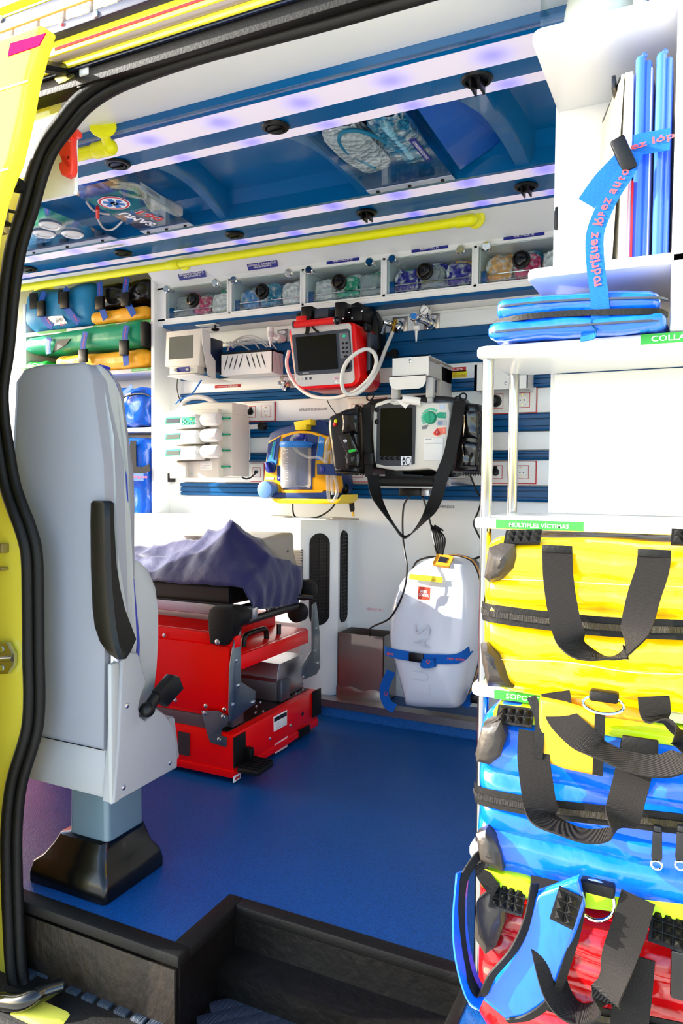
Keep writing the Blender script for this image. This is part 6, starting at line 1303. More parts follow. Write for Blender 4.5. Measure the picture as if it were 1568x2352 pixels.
# side panel (near), sloping red sheet
zA = at(*cs(780, 1480), y=Y0+.02).z; zB = at(*cs(790, 990), y=Y0+.02).z; zC = at(*cs(400, 860), y=Y0+.03).z
xe = xx(*cs(778, 1300), Y0+.02)
g = B(); g.box(XB_, xe, Y0+.012, Y0+.022, zA, zB, bev=.002); g.box(XB_, xe-.0, Y0+.022, Y0+.05, zA-.02, zA+.004); mk('side_sheet', g, 'red_paint', st)
g = B(); g.box(XB_, xe+.02, Y0+.020, Y0+.05, zB-.003, zC, bev=.003); mk('upper_rail', g, 'red_paint', st)
for px, py in ((387, 1373), (605, 1415), (740, 1440), (307, 908)): screwhead(at(*cs(px, py), y=Y0+.012), (0, -1, 0), .007, st)
# front bracket plates (grey steel)
def fplate(pts, x, m='zinc', th=.004, nm='bracket_plate'):
    q = [(p.y, p.z) for p in [at(*cs(*w), x=x) for w in pts]]; g = B(); g.prism(q, 'x', x-th, x, bev=.0008); return mk(nm, g, m, st)
XP = XF-.01
b1 = fplate([(820, 880), (835, 850), (858, 850), (858, 1240), (870, 1250), (962, 1308), (960, 1400), (800, 1520), (778, 1525), (772, 1440), (780, 1130)], XP)
b2 = fplate([(1372, 690), (1400, 670), (1412, 760), (1425, 900), (1428, 1140), (1400, 1190), (1310, 1225), (1292, 1200), (1292, 1140), (1365, 1020), (1370, 960), (1368, 800)], XP)
for px, py, pr in ((822, 1088, b1), (838, 1268, b1), (798, 1408, b1), (948, 1388, b1), (1403, 855, b2), (1388, 1018, b2), (1415, 1105, b2), (1302, 1210, b2)): screwhead(at(*cs(px, py), x=XP), (1, 0, 0), .0065, pr)
# near-side bracket in dark steel
q = [xz(*cs(*w), Y0-.004) for w in ((572, 1450), (690, 1450), (768, 1490), (768, 1525), (760, 1550), (720, 1580), (712, 1630), (755, 1640), (752, 1712), (640, 1680), (622, 1640))]
g = B(); g.prism(q, 'y', Y0-.006, Y0-.002, bev=.0008); bk2 = mk('bracket_plate', g, mat('dark_steel', '5C626C', .4, metal=.7), st)
for px, py in ((597, 1468), (730, 1493), (702, 1657)): screwhead(at(*cs(px, py), y=Y0-.006), (0, -1, 0), .007, bk2)
# red cross beam on top front
za, zb_, zc = fz(860, 1170), fz(860, 1062), fz(860, 960)
g = B(); g.box(XF-.03, XF-.012, Y0+.02, fy(1365, 900), za, zb_, bev=.002); mk('cross_beam', g, 'red_paint', st)
g = B(); g.box(XB_, XF-.03, Y0+.03, Y1-.03, zb_-.01, zb_, bev=.002); tp = mk('red_deck', g, 'red_paint', st)
g = B(); g.prism([(Y0+.26, zb_), (Y1-.03, zb_), (Y1-.03, zb_+.05), (Y0+.28, zb_+.045)], 'x', XB_, XF-.16, bev=.004); mk('red_hump', g, 'red_paint', st)
# black pull handle on the deck
h0, h1 = at(*cs(985, 965), z=zb_), at(*cs(1115, 915), z=zb_)
h0 = V((XF-.07, Y0+.16, zb_)); h1 = V((XF-.07, Y0+.30, zb_))
g = B(); g.tube([h0, h0+V((0, .006, .028)), h0+V((0, .03, .036)), h1+V((0, -.03, .036)), h1+V((0, -.006, .028)), h1], .009, 10, 4); mk('pull_handle', g, 'black_plastic', st)
g = B(); q = V((XF-.07, Y0+.38, zb_)); g.cyl(q, q+V((0, 0, .035)), .008, 12); mk('pin', g, 'black_metal', st)
# aluminium slide beams inside
for (y0_, y1_, pz0, pz1) in ((2.14, 2.33, (1100, 1320), (1100, 1120)), (1.85, 1.92, (900, 1490), (900, 1400))):
    za, zb_2 = fz(*pz0)+.0, fz(*pz1); g = B(); za = zt+.004; zb_2 = za+(.125 if y0_ > 2 else .05)
    g.prism([(y0_, za), (y1_, za), (y1_, zb_2), (y0_+.02, zb_2), (y0_+.008, zb_2-.03), (y0_+.008, zb_2-.05), (y0_, zb_2-.06)] if y0_ > 2 else [(y0_, za), (y1_, za), (y1_-.01, zb_2), (y0_, zb_2)], 'x', XB_, XF-.05, bev=.002); bm_ = mk('slide_beam', g, 'aluminium', st)
    g = B(); g.box(XF-.05, XF-.03, y0_+.0, y0_+.06, za, za+.07, bev=.004); mk('beam_end', g, mat('dark_steel', '5C626C', .4, metal=.7), bm_)
for px, py in ((1300, 1250), (1302, 1275), (1300, 1300), (1250, 1330), (995, 1392), (1015, 1457), (965, 1420), (960, 1465)): screwhead(at(*cs(px, py), x=XF-.03), (1, 0, 0), .0055, st)
# bumper pads, labels on the red base
def fpad(pts, m, nm, th=.006):
    q = [(p.y, p.z) for p in [at(*cs(*w), x=XF) for w in pts]]; g = B(); g.prism(q, 'x', XF, XF+th, bev=.002); return mk(nm, g, m, st)
fpad([(798, 1645), (880, 1600), (885, 1815), (800, 1865)], 'black_rubber', 'bumper_pad'); fpad([(1368, 1310), (1425, 1285), (1425, 1470), (1368, 1500)], 'black_rubber', 'bumper_pad'); fpad([(1265, 1588), (1345, 1548), (1347, 1600), (1268, 1650)], 'black_rubber', 'bumper_pad')
lb = fpad([(1090, 1495), (1187, 1443), (1187, 1550), (1092, 1602)], 'label_white', 'type_label', .001)
fpad([(1093, 1503), (1185, 1455), (1185, 1485), (1093, 1535)], 'ink_dark', 'type_label_head', .0015)
for k in range(4): fpad([(1100, 1548+k*12), (1140+8*(k % 3), 1527+k*12), (1140+8*(k % 3), 1530+k*12), (1100, 1551+k*12)], 'device_grey', 'label_line', .0015)
lb = fpad([(1098, 1692), (1190, 1632), (1190, 1710), (1100, 1762)], 'paper_pink', 'ce_label', .001); p_ = at(*cs(1122, 1703), x=XF); text('CE', .018, 'ink_dark', lb, p_+V((.0012, 0, 0)), right=(0, 1, 0), up=(0, 0, 1))
lb = fpad([(798, 1920), (850, 1890), (850, 1935), (798, 1970)], 'label_white', 'arrow_label', .004); p_ = at(*cs(824, 1930), x=XF)
q = [(p_.y+a, p_.z+b_) for a, b_ in ((-.014, 0), (-.007, .007), (-.007, .003), (.007, .003), (.007, .007), (.014, 0), (.007, -.007), (.007, -.003), (-.007, -.003), (-.007, -.007))]; g = B(); g.prism(q, 'x', XF+.004, XF+.0048); mk('arrow', g, 'ink_red', lb)
for px, py in ((1213, 1556), (1065, 1650)): screwhead(at(*cs(px, py), x=XF), (1, 0, 0), .006, st)
g = B(); q = at(*cs(1300, 1472), x=XF); g.cyl(q, q+V((.0012, 0, 0)), .008, 14); mk('bolt_hole', g, 'ink_dark', st)
g = B(); q = at(*cs(450, 1680), y=Y0); g.box(q.x-.022, q.x+.022, Y0-.0042, Y0-.0032, q.z-.038, q.z+.034); mk('dark_sticker', g, mat('sticker_dark', '2A2024', .5), st)
# foot pedal
q = at(*cs(960, 1850), x=XF+.045); g = B(); g.box(XF+.01, XF+.085, q.y-.05, q.y+.045, q.z-.010, q.z+.010, bev=.008); ped = mk('foot_pedal', g, 'black_rubber', st)
g = B(); g.box(XF, XF+.03, q.y+.0, q.y+.02, q.z, q.z+.05, bev=.004); mk('pedal_arm', g, 'black_plastic', st)
for i in range(6):
    g = B(); yy = q.y-.045+.016*i; g.box(XF+.012, XF+.083, yy, yy+.006, q.z+.009, q.z+.014, bev=.002); mk('pedal_ridge', g, 'black_rubber', ped)
# ---- stretcher on top
so_ = root('stretcher', (-1.9, 2.08, fz(850, 850)), 'stretcher with black frame and aluminium rail riding on the red base', 'stretcher')
g = B(); p0 = at(*cs(272, 690), y=Y0+.03); p1 = at(*cs(975, 735), y=Y0+.03); zr = at(*cs(640, 720), y=Y0+.08).z
g.box(XB_, xx(*cs(980, 735), Y0+.11), Y0+.08, Y0+.11, zr-.018, zr+.016, bev=.003); mk('side_rail', g, 'aluminium', so_)
g = B(); g.box(XB_, -1.34, Y1-.06, Y1-.03, zr-.018, zr+.016, bev=.003); mk('side_rail', g, 'aluminium', so_)
# cross tube
t0 = V((XF-.03, fy(850, 845)+.0, fz(850, 845))); t1 = V((XF-.03, fy(1310, 700), fz(1310, 700))); t0.z = t1.z = (t0.z+t1.z)/2
g = B(); g.cyl(t0, t1, .0125, 16); mk('cross_tube', g, 'black_metal', so_)
# black end hooks (wheels housings)
def hook(pts, x, th, nm, Yc):
    q = [(p.y, p.z) for p in [at(*cs(*w), x=x) for w in pts]]; g = B(); g.prism(q, 'x', x-th, x, bev=.006); return mk(nm, g, 'black_rubber', so_)
q = [xz(*cs(*w), Y0-.005) for w in ((625, 720), (660, 695), (790, 700), (815, 730), (800, 880), (760, 960), (740, 985), (632, 970), (620, 880), (612, 780))]
g = B(); g.prism(q, 'y', Y0-.005, Y0+.045, bev=.006); hk = mk('end_hook', g, 'black_rubber', so_)
g = B(); q0 = V((xx(*cs(800, 760), Y0), Y0-.003, at(*cs(830, 770), y=Y0+.03).z)); g.cyl(q0, q0+V((0, .055, 0)), .030, 24, bev=.003); mk('roller', g, 'black_rubber', so_)
screwhead(at(*cs(690, 955), y=Y0-.005), (0, -1, 0), .009, hk)
yq = fy(1385, 620); g = B(); g.cyl((XF-.03, yq-.03, fz(1390, 640)+.03), (XF-.03, yq+.02, fz(1390, 640)+.03), .036, 24, bev=.003); g.cyl((XF-.05, yq-.05, fz(1330, 760)), (XF-.05, yq-.01, fz(1330, 760)), .034, 24, bev=.003); g.box(XF-.14, XF-.03, yq-.03, yq+.02, fz(1390, 640), fz(1390, 640)+.065, bev=.01); mk('end_hook', g, 'black_rubber', so_)
# grey front fork plate with round caps
XG = XF-.05
q = [(p.y, p.z) for p in [at(*cs(*w), x=XG) for w in ((1038, 640), (1060, 625), (1110, 622), (1220, 645), (1232, 470), (1265, 462), (1275, 650), (1262, 680), (1240, 682), (1205, 685), (1110, 712), (1085, 740), (1055, 745), (1042, 720))]]
g = B(); g.prism(q, 'x', XG-.006, XG, bev=.001); fk = mk('front_fork', g, 'zinc', so_)
for px, py in ((1062, 718), (1258, 658)):
    q = at(*cs(px, py), x=XG); g = B(); g.cyl(q, q+V((.004, 0, 0)), .014, 20, bev=.001); cp = mk('cap', g, 'label_white', so_); g = B(); g.tube([q+V((.0045, .006*math.cos(a), .006*math.sin(a))) for a in [2*math.pi*i/12 for i in range(12)]], .0015, 6, 1, closed=True); mk('cap_mark', g, 'ink_dark', cp)
# bed frame and mattress
zm0 = .498; zm1 = at(*cs(600, 560), y=Y0+.05).z
xm1 = -1.325
g = B(); g.tube([V((XB_, Y0+.115, zm0+.002)), V((xm1-.08, Y0+.115, zm0+.002)), V((xm1-.01, Y0+.14, zm0+.002)), V((xm1+.02, Y0+.18, zm0+.004)), V((xm1+.02, Y1-.14, zm0+.004)), V((xm1-.01, Y1-.085, zm0+.002)), V((XB_, Y1-.055, zm0+.002))], .009, 10, 5); mk('bed_frame', g, 'black_metal', so_)
g = B(); g.soft(XB_, xm1-.005, Y0+.125, Y1-.07, zm0+.006, zm0+.080, r=.02, n=14, amp=.004, fs=9); mk('mattress', g, mat('mattress_black', '0C0B0B', .5), so_)
# taupe pillow end
pb = root('backrest_pillow', at(*cs(1200, 440), x=XF-.12), 'taupe vinyl pillow end tucked beside the dark blue sheet', 'pillow')
q = [(p.y, p.z) for p in [at(*cs(*w), x=XF-.10) for w in ((1015, 215), (1100, 190), (1180, 168), (1245, 166), (1250, 300), (1272, 400), (1262, 440), (1215, 458), (1160, 420), (1060, 300))]]
g = B(); g.prism(q, 'x', XF-.45, XF-.10, bev=.02, seg=3); mk('cover', g, 'taupe_vinyl', pb)
g = B(); p0 = at(*cs(1195, 300), x=XF-.097); g.ball(p0, .002, .004, .004, 8); mk('tuft', g, 'ink_dark', pb)
# blue sheet: draped cloth
zmt = zm0+.076
prof = {}
RP = [(-3.0, .615), (-2.3, .63), (-1.95, .64), (-1.73, .668), (-1.57, .707), (-1.405, .768), (-1.34, .725), (-1.285, .675), (-1.262, .655)]
def ridge(x):  # height of the sheet's crest along the stretcher
    for (a, b_), (c_, d_) in zip(RP, RP[1:]):
        if a <= x <= c_: return b_+(d_-b_)*(x-a)/(c_-a)
    return RP[0][1] if x < -3 else RP[-1][1]
def sheet(u, v):
    drop = max(0, (u-.90)/.10); x = -2.9+(1.64)*min(1, u/.90)
    y = 1.905+.375*v; yr = 2.10+.05*math.sin(x*6); R_ = ridge(x); zn = .590
    if y < yr: t = (y-1.905)/(yr-1.905); z = zn+(R_-zn)*t**.85
    else: t = (y-yr)/(2.28-yr); z = R_+(.60-R_)*t**1.3
    cr = -abs(noise.noise(V((x*6+y*5, y*7-x*3, 2.2))))*.05+.012-abs(noise.noise(V((x*15, y*13+x*6, 7.1))))*.016
    edge = min(1, v*5, (1-v)*5); z += cr*(.35+.65*edge)
    if v < .08 and x > -1.9: z -= (.08-v)*.18
    if drop:
        z = z-(z-.50+.03*v)*drop**.8; x += .010*math.sin(drop*3)+.008*noise.noise(V((y*22, drop*2, 3))); y = y+(2.14-y)*.22*drop
    y += .008*noise.noise(V((x*9, z*9, 5)))
    return V((x, y, z))
g = B(); g.grid(sheet, 120, 48, th=-.002); mk('blue_sheet', g, 'blanket', None, ang=180, label='dark blue disposable sheet heaped over the stretcher mattress', cat='sheet')
# ================================================================ CHEST COMPRESSION CASE + BIN
cl = cv(700, 1180, 3.4844)
YL = 2.36
case = root('compression_case', at(990, 1635, y=2.45), 'rounded white hard case with orange trim strapped upright on the ledge', 'case')
def lc(x, y): return xz(*cl(x, y), YL)
outl = [(790, 1575), (770, 1540), (735, 1400), (690, 1240), (655, 1120), (642, 980), (645, 860), (660, 740), (690, 630), (730, 540), (790, 460), (870, 400), (960, 372), (1060, 368), (1150, 385), (1230, 425), (1285, 520), (1320, 640), (1345, 780), (1350, 900), (1335, 1060), (1310, 1200), (1280, 1330), (1245, 1450), (1210, 1540), (1190, 1590), (1130, 1600), (900, 1590)]
q = [V((x, z)) for x, z in [lc(*w) for w in outl]]
cen = sum(q, V((0, 0)))/len(q)
qs = smooth([V((p.x, p.y, 0)) for p in q], 3, True); qs = [V((p.x, p.y)) for p in qs]
def ring(y, s, sh=0.): return [V((cen.x+(p.x-cen.x)*s+sh, y+.05*max(0, (p.y-cen.y-.10)/.2)**2*(1 if s > .5 else 1), cen.y+(p.y-cen.y)*s)) for p in qs]
qx = xx(*cl(1240, 900), YL)
g = B(); g.loft([ring(YL-.005, .55), ring(YL-.003, .74), ring(YL+.006, .86), ring(YL+.025, .95), ring(YL+.06, .99), ring(YL+.10, 1.0), ring(YL+.135, .995)]); mk('front_shell', g, 'case_white', case, ang=60)
g = B(); g.loft([ring(YL+.135, .985), ring(YL+.14, 1.0), ring(YL+.15, 1.0), ring(YL+.155, .985)]); mk('seal', g, 'black_rubber', case, ang=60)
g = B(); g.loft([ring(YL+.155, .99), ring(YL+.158, .998), ring(YL+.17, .998), ring(YL+.172, .98)]); mk('orange_trim', g, 'orange', case, ang=60)
g = B(); g.loft([ring(YL+.172, .99), ring(YL+.20, .99), ring(YL+.24, .96), ring(YL+.265, .86)]); mk('rear_shell', g, mat('case_back', '2A2A2E', .4), case, ang=60)
# orange top handle plate
q0 = at(*cl(1105, 405), y=YL+.06); Uv = V((0, .8, .6)); g = B(); plate(g, q0+V((0, 0, .012)), (1, 0, -.10), Uv, .125*.48, .055, .008, .006); hp_ = mk('handle_plate', g, 'orange', case)
g = B(); plate(g, q0+V((0, -.003, .0165)), (1, 0, -.10), Uv, .03, .025, .002, .003); mk('handle_slot', g, 'ink_dark', hp_)
p_ = at(*cl(953, 637), y=YL-.006); g = B(); plate(g, p_, (1, 0, -.02), (0, .06, 1), .043, .043, .0012, .001); lg = mk('logo_plate', g, mat('logo_red', 'E0452A', .4), case)
text('PHYSIO\nCONTROL', .022, 'ink_white', lg, p_-V((0, .0012, 0)), (1, 0, -.02), (0, .06, 1), width=.036, bold=.02)
p_ = at(*cl(965, 515), y=YL+.012); g = B(); plate(g, p_, (1, 0, -.03), (0, .3, 1), .118, .019, .0012); ws = mk('warning_label', g, 'yellow_label', case)
text('ATENCIÓN\nDESCONECTAR ANTES DE EXTRAER', .014, 'ink_red', ws, p_-V((0, .0014, 0)), (1, 0, -.03), (0, .3, 1), width=.10)
# embossed letters up the front
for ch, x, y in (('L', 940, 1400), ('U', 930, 1300), ('A', 935, 1030), ('S', 935, 930)):
    text(ch, .058, mat('emboss', 'CFD1DA', .2, coat=.5), case, at(*cl(x, y), y=YL-.0055), right=(0.02, 0, 1), up=(-1, 0, 0.02), width=.034, ext=.0)
text('LUCAS', .011, 'ink_dark', case, at(*cl(1270, 1300), y=YL+.075)+V((.0, -.02, 0)), right=(.28, .1, 1), up=(-1, -.6, .2), width=.052, ext=.012)
g = B(); q0 = at(*cl(1275, 612), y=YL+.04); g.ball(q0, .008, .012, .014, 12); mk('latch_hole', g, 'ink_dark', case)
# blue retaining strap with buckle
cst = root('case_strap', at(*cl(900, 1200), y=YL-.01), 'printed blue strap with black buckle around the white case', 'strap')
path = [(638, 1090, YL+.07), (650, 1100, YL+.028), (690, 1112, YL+.002), (740, 1124, YL-.006), (830, 1140, YL-.010), (950, 1160, YL-.011), (1050, 1165, YL-.011), (1180, 1165, YL-.009), (1240, 1152, YL-.004), (1290, 1120, YL+.010), (1335, 1075, YL+.04), (1365, 1040, YL+.08), (1395, 1010, YL+.13)]
P_ = [at(*cl(x, y), y=yy-.004) for x, y, yy in path]
g = B(); g.ribbon(P_, (0, 0, 1), .032, .002, 6); mk('band', g, 'web_blue', cst)
g = B(); q0, q1 = at(*cl(832, 1108), y=YL-.018), at(*cl(978, 1205), y=YL-.018); g.box(q0.x, q1.x-.012, YL-.024, YL-.012, q1.z+.004, q0.z, bev=.004); mk('buckle', g, 'black_plastic', cst)
g = B(); g.ribbon([at(*cl(930, 1185), y=YL-.020), at(*cl(945, 1200), y=YL-.026), at(*cl(1000, 1200), y=YL-.026), at(*cl(1038, 1190), y=YL-.018), at(*cl(1030, 1175), y=YL-.012)], (0, 0, 1), .030, .002, 5); mk('loop_end', g, 'web_blue', cst)
text('guez lópez', .013, 'ink_coral', cst, at(*cl(745, 1130), y=YL-.004), right=(1, 0, -.06), width=.082, ext=.004, bold=.02)
text('ez lópez auto', .013, 'ink_coral', cst, at(*cl(1165, 1158), y=YL-.012), right=(1, 0, .02), width=.10, ext=.003, bold=.02)
for px, py in ((985, 1185), (1330, 1085)): text('Q', .016, 'ink_coral', cst, at(*cl(px, py), y=YL-.029 if px < 1100 else YL+.055), ext=.0, bold=.01)
for pts_, yy in (([(690, 1260), (660, 1330), (635, 1400), (640, 1470), (670, 1530), (720, 1560)], 2.50), ([(1385, 1420), (1350, 1460), (1300, 1500), (1270, 1540)], 2.50), ([(1385, 600), (1392, 800), (1388, 1000)], 2.60)):
    g = B(); g.ribbon([at(*cl(x, y), y=yy) for x, y in pts_], V((.9, .3, .2)), .035, .002, 6); mk('lower_strap', g, 'web_blue', cst)
text('Q', .018, 'ink_coral', cst, at(*cl(648, 1440), y=2.49), ext=.0)
g = B(); q0 = at(*cl(1360, 1480), y=2.49); g.box(q0.x-.015, q0.x+.02, 2.48, 2.495, q0.z-.015, q0.z+.015, bev=.004); mk('lower_buckle', g, 'black_plastic', cst)
# cables around the case
def cable(nm, pts, r_, lab, m='cable_black', sm=6):
    g = B(); g.tube(pts, r_, 8, sm); return mk(nm, g, m, None, label=lab, cat='cable')
cable('case_cable', [pt(2.42, c7, 580, 840), pt(2.45, c7, 545, 900), pt(2.48, c7, 535, 1000), at(*cl(785, 200), y=2.40), at(*cl(800, 320), y=2.36), at(*cl(817, 430), y=2.34), at(*cl(805, 560), y=2.335), at(*cl(765, 690), y=2.335), at(*cl(700, 810), y=2.34), at(*cl(645, 858), y=2.35), at(*cl(560, 895), y=2.42), at(*cl(518, 925), y=2.52), at(*cl(520, 975), y=2.56)], .0035, 'black cable from the defibrillator cradle passing over the white case into the steel bin')
bun = root('cable_bundle', at(*cl(1090, 380), y=2.45), 'bundle of folded black cable standing in the white case handle', 'cable')
import random as _r
for k in range(6):
    a = (k-2.5)*.006; g = B(); top = at(*cl(1012+k*9, 95+(k % 3)*8), y=2.50); mid = at(*cl(1045+k*5, 200), y=2.48); lo = at(*cl(1060+k*8, 330), y=2.44); bt = at(*cl(1085+k*5, 378), y=2.435)
    g.tube([mid+V((a, 0, .03)), top, mid+V((a+.006, .004, .0)), lo, bt], .0035, 8, 5); mk('cable_loop', g, 'cable_black', bun)
g = B(); g.tube([at(*cl(990, 20), y=2.64), at(*cl(1005, 80), y=2.55), at(*cl(1020, 130), y=2.5)], .003, 8, 5); mk('lead', g, 'cable_black', bun)
cable('wall_cable', [at(*cl(1400, 345), y=2.62), at(*cl(1310, 380), y=2.58), at(*cl(1270, 410), y=2.55), at(*cl(1310, 470), y=2.56), at(*cl(1400, 560), y=2.60), at(*cl(1480, 640), y=2.60)], .0045, 'black cable arriving behind the white case from the chrome poles')
cable('wall_cable', [at(*cl(860, 440), y=2.46), at(*cl(900, 380), y=2.52), at(*cl(980, 350), y=2.54), at(*cl(1060, 345), y=2.55), at(*cl(1180, 355), y=2.55), at(*cl(1270, 410), y=2.55), at(*cl(1330, 540), y=2.56), at(*cl(1390, 640), y=2.57)], .0035, 'black cable curving over the top rim of the white case')
# steel waste bin
cb = cv(720, 1420, 3.92); YB = 2.565
xa, xb = xx(*cb(215, 400), YB), xx(*cb(628, 400), YB); zt = zz(*cb(420, 150), YB); zb = .0565
r = root('waste_bin', ((xa+xb)/2, YB+.06, zb), 'open brushed steel waste bin standing on the ledge beside the white case', 'bin')
g = B(); t_ = .0025; yb = 2.69
g.box(xa, xb, YB, YB+t_, zb, zt); g.box(xa, xb, yb-t_, yb, zb, zt); g.box(xa, xa+t_, YB, yb, zb, zt); g.box(xb-t_, xb, YB, yb, zb, zt); g.box(xa, xb, YB, yb, zb, zb+t_); mk('body', g, 'steel', r)
zl = zb+.055; pts_ = [(xa-.002, zb), (xb+.002, zb), (xb+.002, zl-.018)]+[(xb-.012-(xb-xa-.024)*i/10, zl-.006+.006*math.sin(i*1.1)) for i in range(11)]+[(xa-.002, zl-.006)]
g = B(); g.prism(pts_, 'y', YB-.006, YB-.003, bev=.0005); mk('front_lip', g, 'steel', r)
# ================================================================ LEFT SHELF BAY
cA = cv(30, 620, 4.612); YF2 = 2.60; LX0, LX1 = -2.985, -2.206
bay = root('shelf_bay', (-2.6, 2.70, .70), 'white built-in shelf bay beside the equipment wall holding strapped kit bags', 'shelving')
zsl = [zz(355, 738, YF2)+.012, zz(355, 846, YF2)+.006, zz(355, 983, YF2)+.004]
zfl = zz(355, 1237, YF2)
g = B(); g.box(LX0-.02, LX1, 2.795, 2.812, zfl-.02, 1.90); mk('back_panel', g, 'white_panel', bay)
g = B(); g.box(LX0-.02, LX0, 2.60, 2.795, zfl-.02, 1.76, bev=.002); mk('side_panel', g, 'white_panel', bay)
for z in zsl: g = B(); g.box(LX0+.0005, LX1-.0005, YF2, 2.794, z-.02, z, bev=.002); mk('shelf', g, 'white_shelf', bay)
g = B(); g.box(LX0+.0005, LX1-.0005, YF2-.08, 2.794, zfl-.02, zfl); mk('shelf', g, 'white_panel', bay)
for (px0, px1, z, txt) in ((58, 152, zsl[0], ''), (214, 266, zsl[0], 'INMOVILIZADOR PÉLVICO'), (302, 355, zsl[0], 'ARNÉS ARAÑA'), (302, 355, zsl[1], 'KENDRICK PEDIÁTRICO')):
    xa, xb = xx(px0, 740, YF2), min(xx(px1, 740, YF2), LX1-.002); g = B(); g.box(xa, xb, YF2-.0012, YF2+.001, z-.0135, z-.001); lp = mk('edge_label', g, 'green_label', bay); txt and text(txt, .007, 'ink_white', lp, ((xa+xb)/2, YF2-.0013, z-.0075), width=(xb-xa)*.75)
def blob(nm, a, b_, y0, y1, m, r_, amp, seed, parent, n=18, fs=9, fn=None, c=None):
    p0, p1 = pt(y0, c or cA, *a), pt(y0, c or cA, *b_); g = B(); g.soft(p0.x, p1.x, y0, y1, p1.z, p0.z, r=r_, n=n, amp=amp, fs=fs, seed=seed, fn=fn); return mk(nm, g, m, parent, ang=180)
def bstrap(parent, pts, Y, w=.032):
    g = B(); g.ribbon([pt(Y, cA, *p) for p in pts], (1, 0, .06), w, .002, 5); mk('strap', g, 'strap_blue', parent)
def bbuckle(parent, a, b_, Y):
    p0, p1 = pt(Y, cA, *a), pt(Y, cA, *b_); g = B(); g.box(p0.x, p1.x, Y-.012, Y+.004, p1.z, p0.z, bev=.004); mk('buckle', g, 'black_plastic', parent)
def btext(parent, body, a, b_, Y, h=.011):
    p0, p1 = pt(Y, cA, *a), pt(Y, cA, *b_); text(body, h, 'ink_coral', parent, (p0+p1)/2-V((0, .0025, 0)), right=p1-p0, up=V((-(p1-p0).z, 0, (p1-p0).x)), width=(p1-p0).length*.9, bold=.01)
# turquoise bag
r = root('kit_bag', pt(2.60, cA, 450, 600), 'soft turquoise kit bag with two black buckles on the bay top shelf', 'bag', 'kit bags in the shelf bay')
def turq(p):
    q = p.copy(); t = max(0, (-2.72-p.x)/.30); zc = zsl[0]; q.z = zc+(p.z-zc)*(1-.0*t)+max(0, t)*.05*(1 if p.z > zc+.06 else .3); return q
xa = xx(*cA(60, 400), 2.585); xb = xx(*cA(870, 450), 2.585)
g = B(); g.soft(xa+.03, xb, 2.575, 2.78, zsl[0]+.002, zsl[0]+.205, r=.06, n=22, amp=.012, fs=8, seed=3); mk('body', g, 'teal_bag', r, ang=180)
bstrap(r, ((330, 230), (300, 340), (290, 450), (360, 560), (420, 600)), 2.564); bstrap(r, ((580, 190), (550, 260), (560, 390), (640, 500), (700, 560)), 2.564)
bbuckle(r, (270, 335), (345, 490), 2.56); bbuckle(r, (512, 240), (595, 405), 2.56)
for (a, b_) in (((175, 250), (255, 405)), ((475, 215), (520, 355))): p0, p1 = pt(2.562, cA, *a), pt(2.562, cA, *b_); g = B(); g.box(p0.x, p1.x, 2.56, 2.567, p1.z, p0.z, bev=.002); mk('fastening_tab', g, 'black_rubber', r)
slab('name_patch', 2.566, .004, cA, [(310, 510), (400, 490), (520, 485), (572, 565), (370, 600)], 'label_white', r); text('SAMU', .018, 'ink_dark', r, pt(2.5655, cA, 492, 530)-V((0, .001, 0)), right=(1, 0, .02), width=.045); text('061', .014, 'ink_red', r, pt(2.5655, cA, 525, 578)-V((0, .001, 0)), width=.03)
btext(r, 'rodríguez', (345, 500), (410, 590), 2.563); btext(r, 'rodríguez', (640, 480), (690, 550), 2.563)
# black bag on an amber bag
r = root('kit_bag', pt(2.60, cA, 1150, 520), 'amber splint bag strapped on the bay top shelf beneath the black bag', 'bag', 'kit bags in the shelf bay')
xa, xb = xx(*cA(810, 480), 2.585), LX1-.012
g = B(); g.soft(xa, xb, 2.58, 2.78, zsl[0]+.002, zsl[0]+.062, r=.025, n=18, amp=.006, fs=12, seed=5); mk('body', g, 'pvc_amber', r, ang=180)
r2 = root('kit_bag', pt(2.60, cA, 1150, 380), 'crinkled glossy black bag strapped on top of the amber splint bag', 'bag', 'kit bags in the shelf bay')
g = B(); g.soft(xa+.03, xb, 2.595, 2.78, zsl[0]+.078, zsl[0]+.185, r=.04, n=24, amp=.014, fs=13, seed=8); mk('body', g, 'black_vinyl', r2, ang=180)
bstrap(r2, ((915, 130), (920, 230), (925, 320), (950, 440), (980, 520)), 2.568); bstrap(r2, ((1205, 80), (1190, 200), (1195, 320), (1250, 420), (1280, 480)), 2.568)
bbuckle(r2, (885, 290), (972, 415), 2.564); bbuckle(r2, (1155, 245), (1240, 380), 2.564)
btext(r2, 'rodríguez', (920, 280), (915, 140), 2.567); btext(r2, 'rodríguez', (1185, 235), (1205, 85), 2.567)
# green roll and amber bags
r = root('kit_bag', pt(2.60, cA, 800, 870), 'long smooth green roll bag with blue straps on the bay second shelf', 'bag', 'kit bags in the shelf bay')
xa, xb = xx(*cA(95, 790), 2.585), LX1-.012
def grn(p): q = p.copy(); t = (p.x-xa)/(xb-xa); zc = zsl[1]+.15; q.z = zc+(p.z-zc)*(.62+.42*t)+.012*t; return q
g = B(); g.soft(xa, xb, 2.58, 2.78, zsl[1]+.085, zsl[1]+.215, r=.055, n=24, amp=.006, fs=9, seed=2, fn=grn); mk('body', g, 'green_bag', r, ang=180)
slab('dark_patch', 2.576, .004, cA, [(470, 740), (605, 730), (560, 790), (415, 880), (440, 800)], 'black_plastic', r)
g = B(); g.box(xb-.03, xb+.004, 2.574, 2.70, zsl[1]+.09, zsl[1]+.20, bev=.006); mk('end_patch', g, 'black_rubber', r)
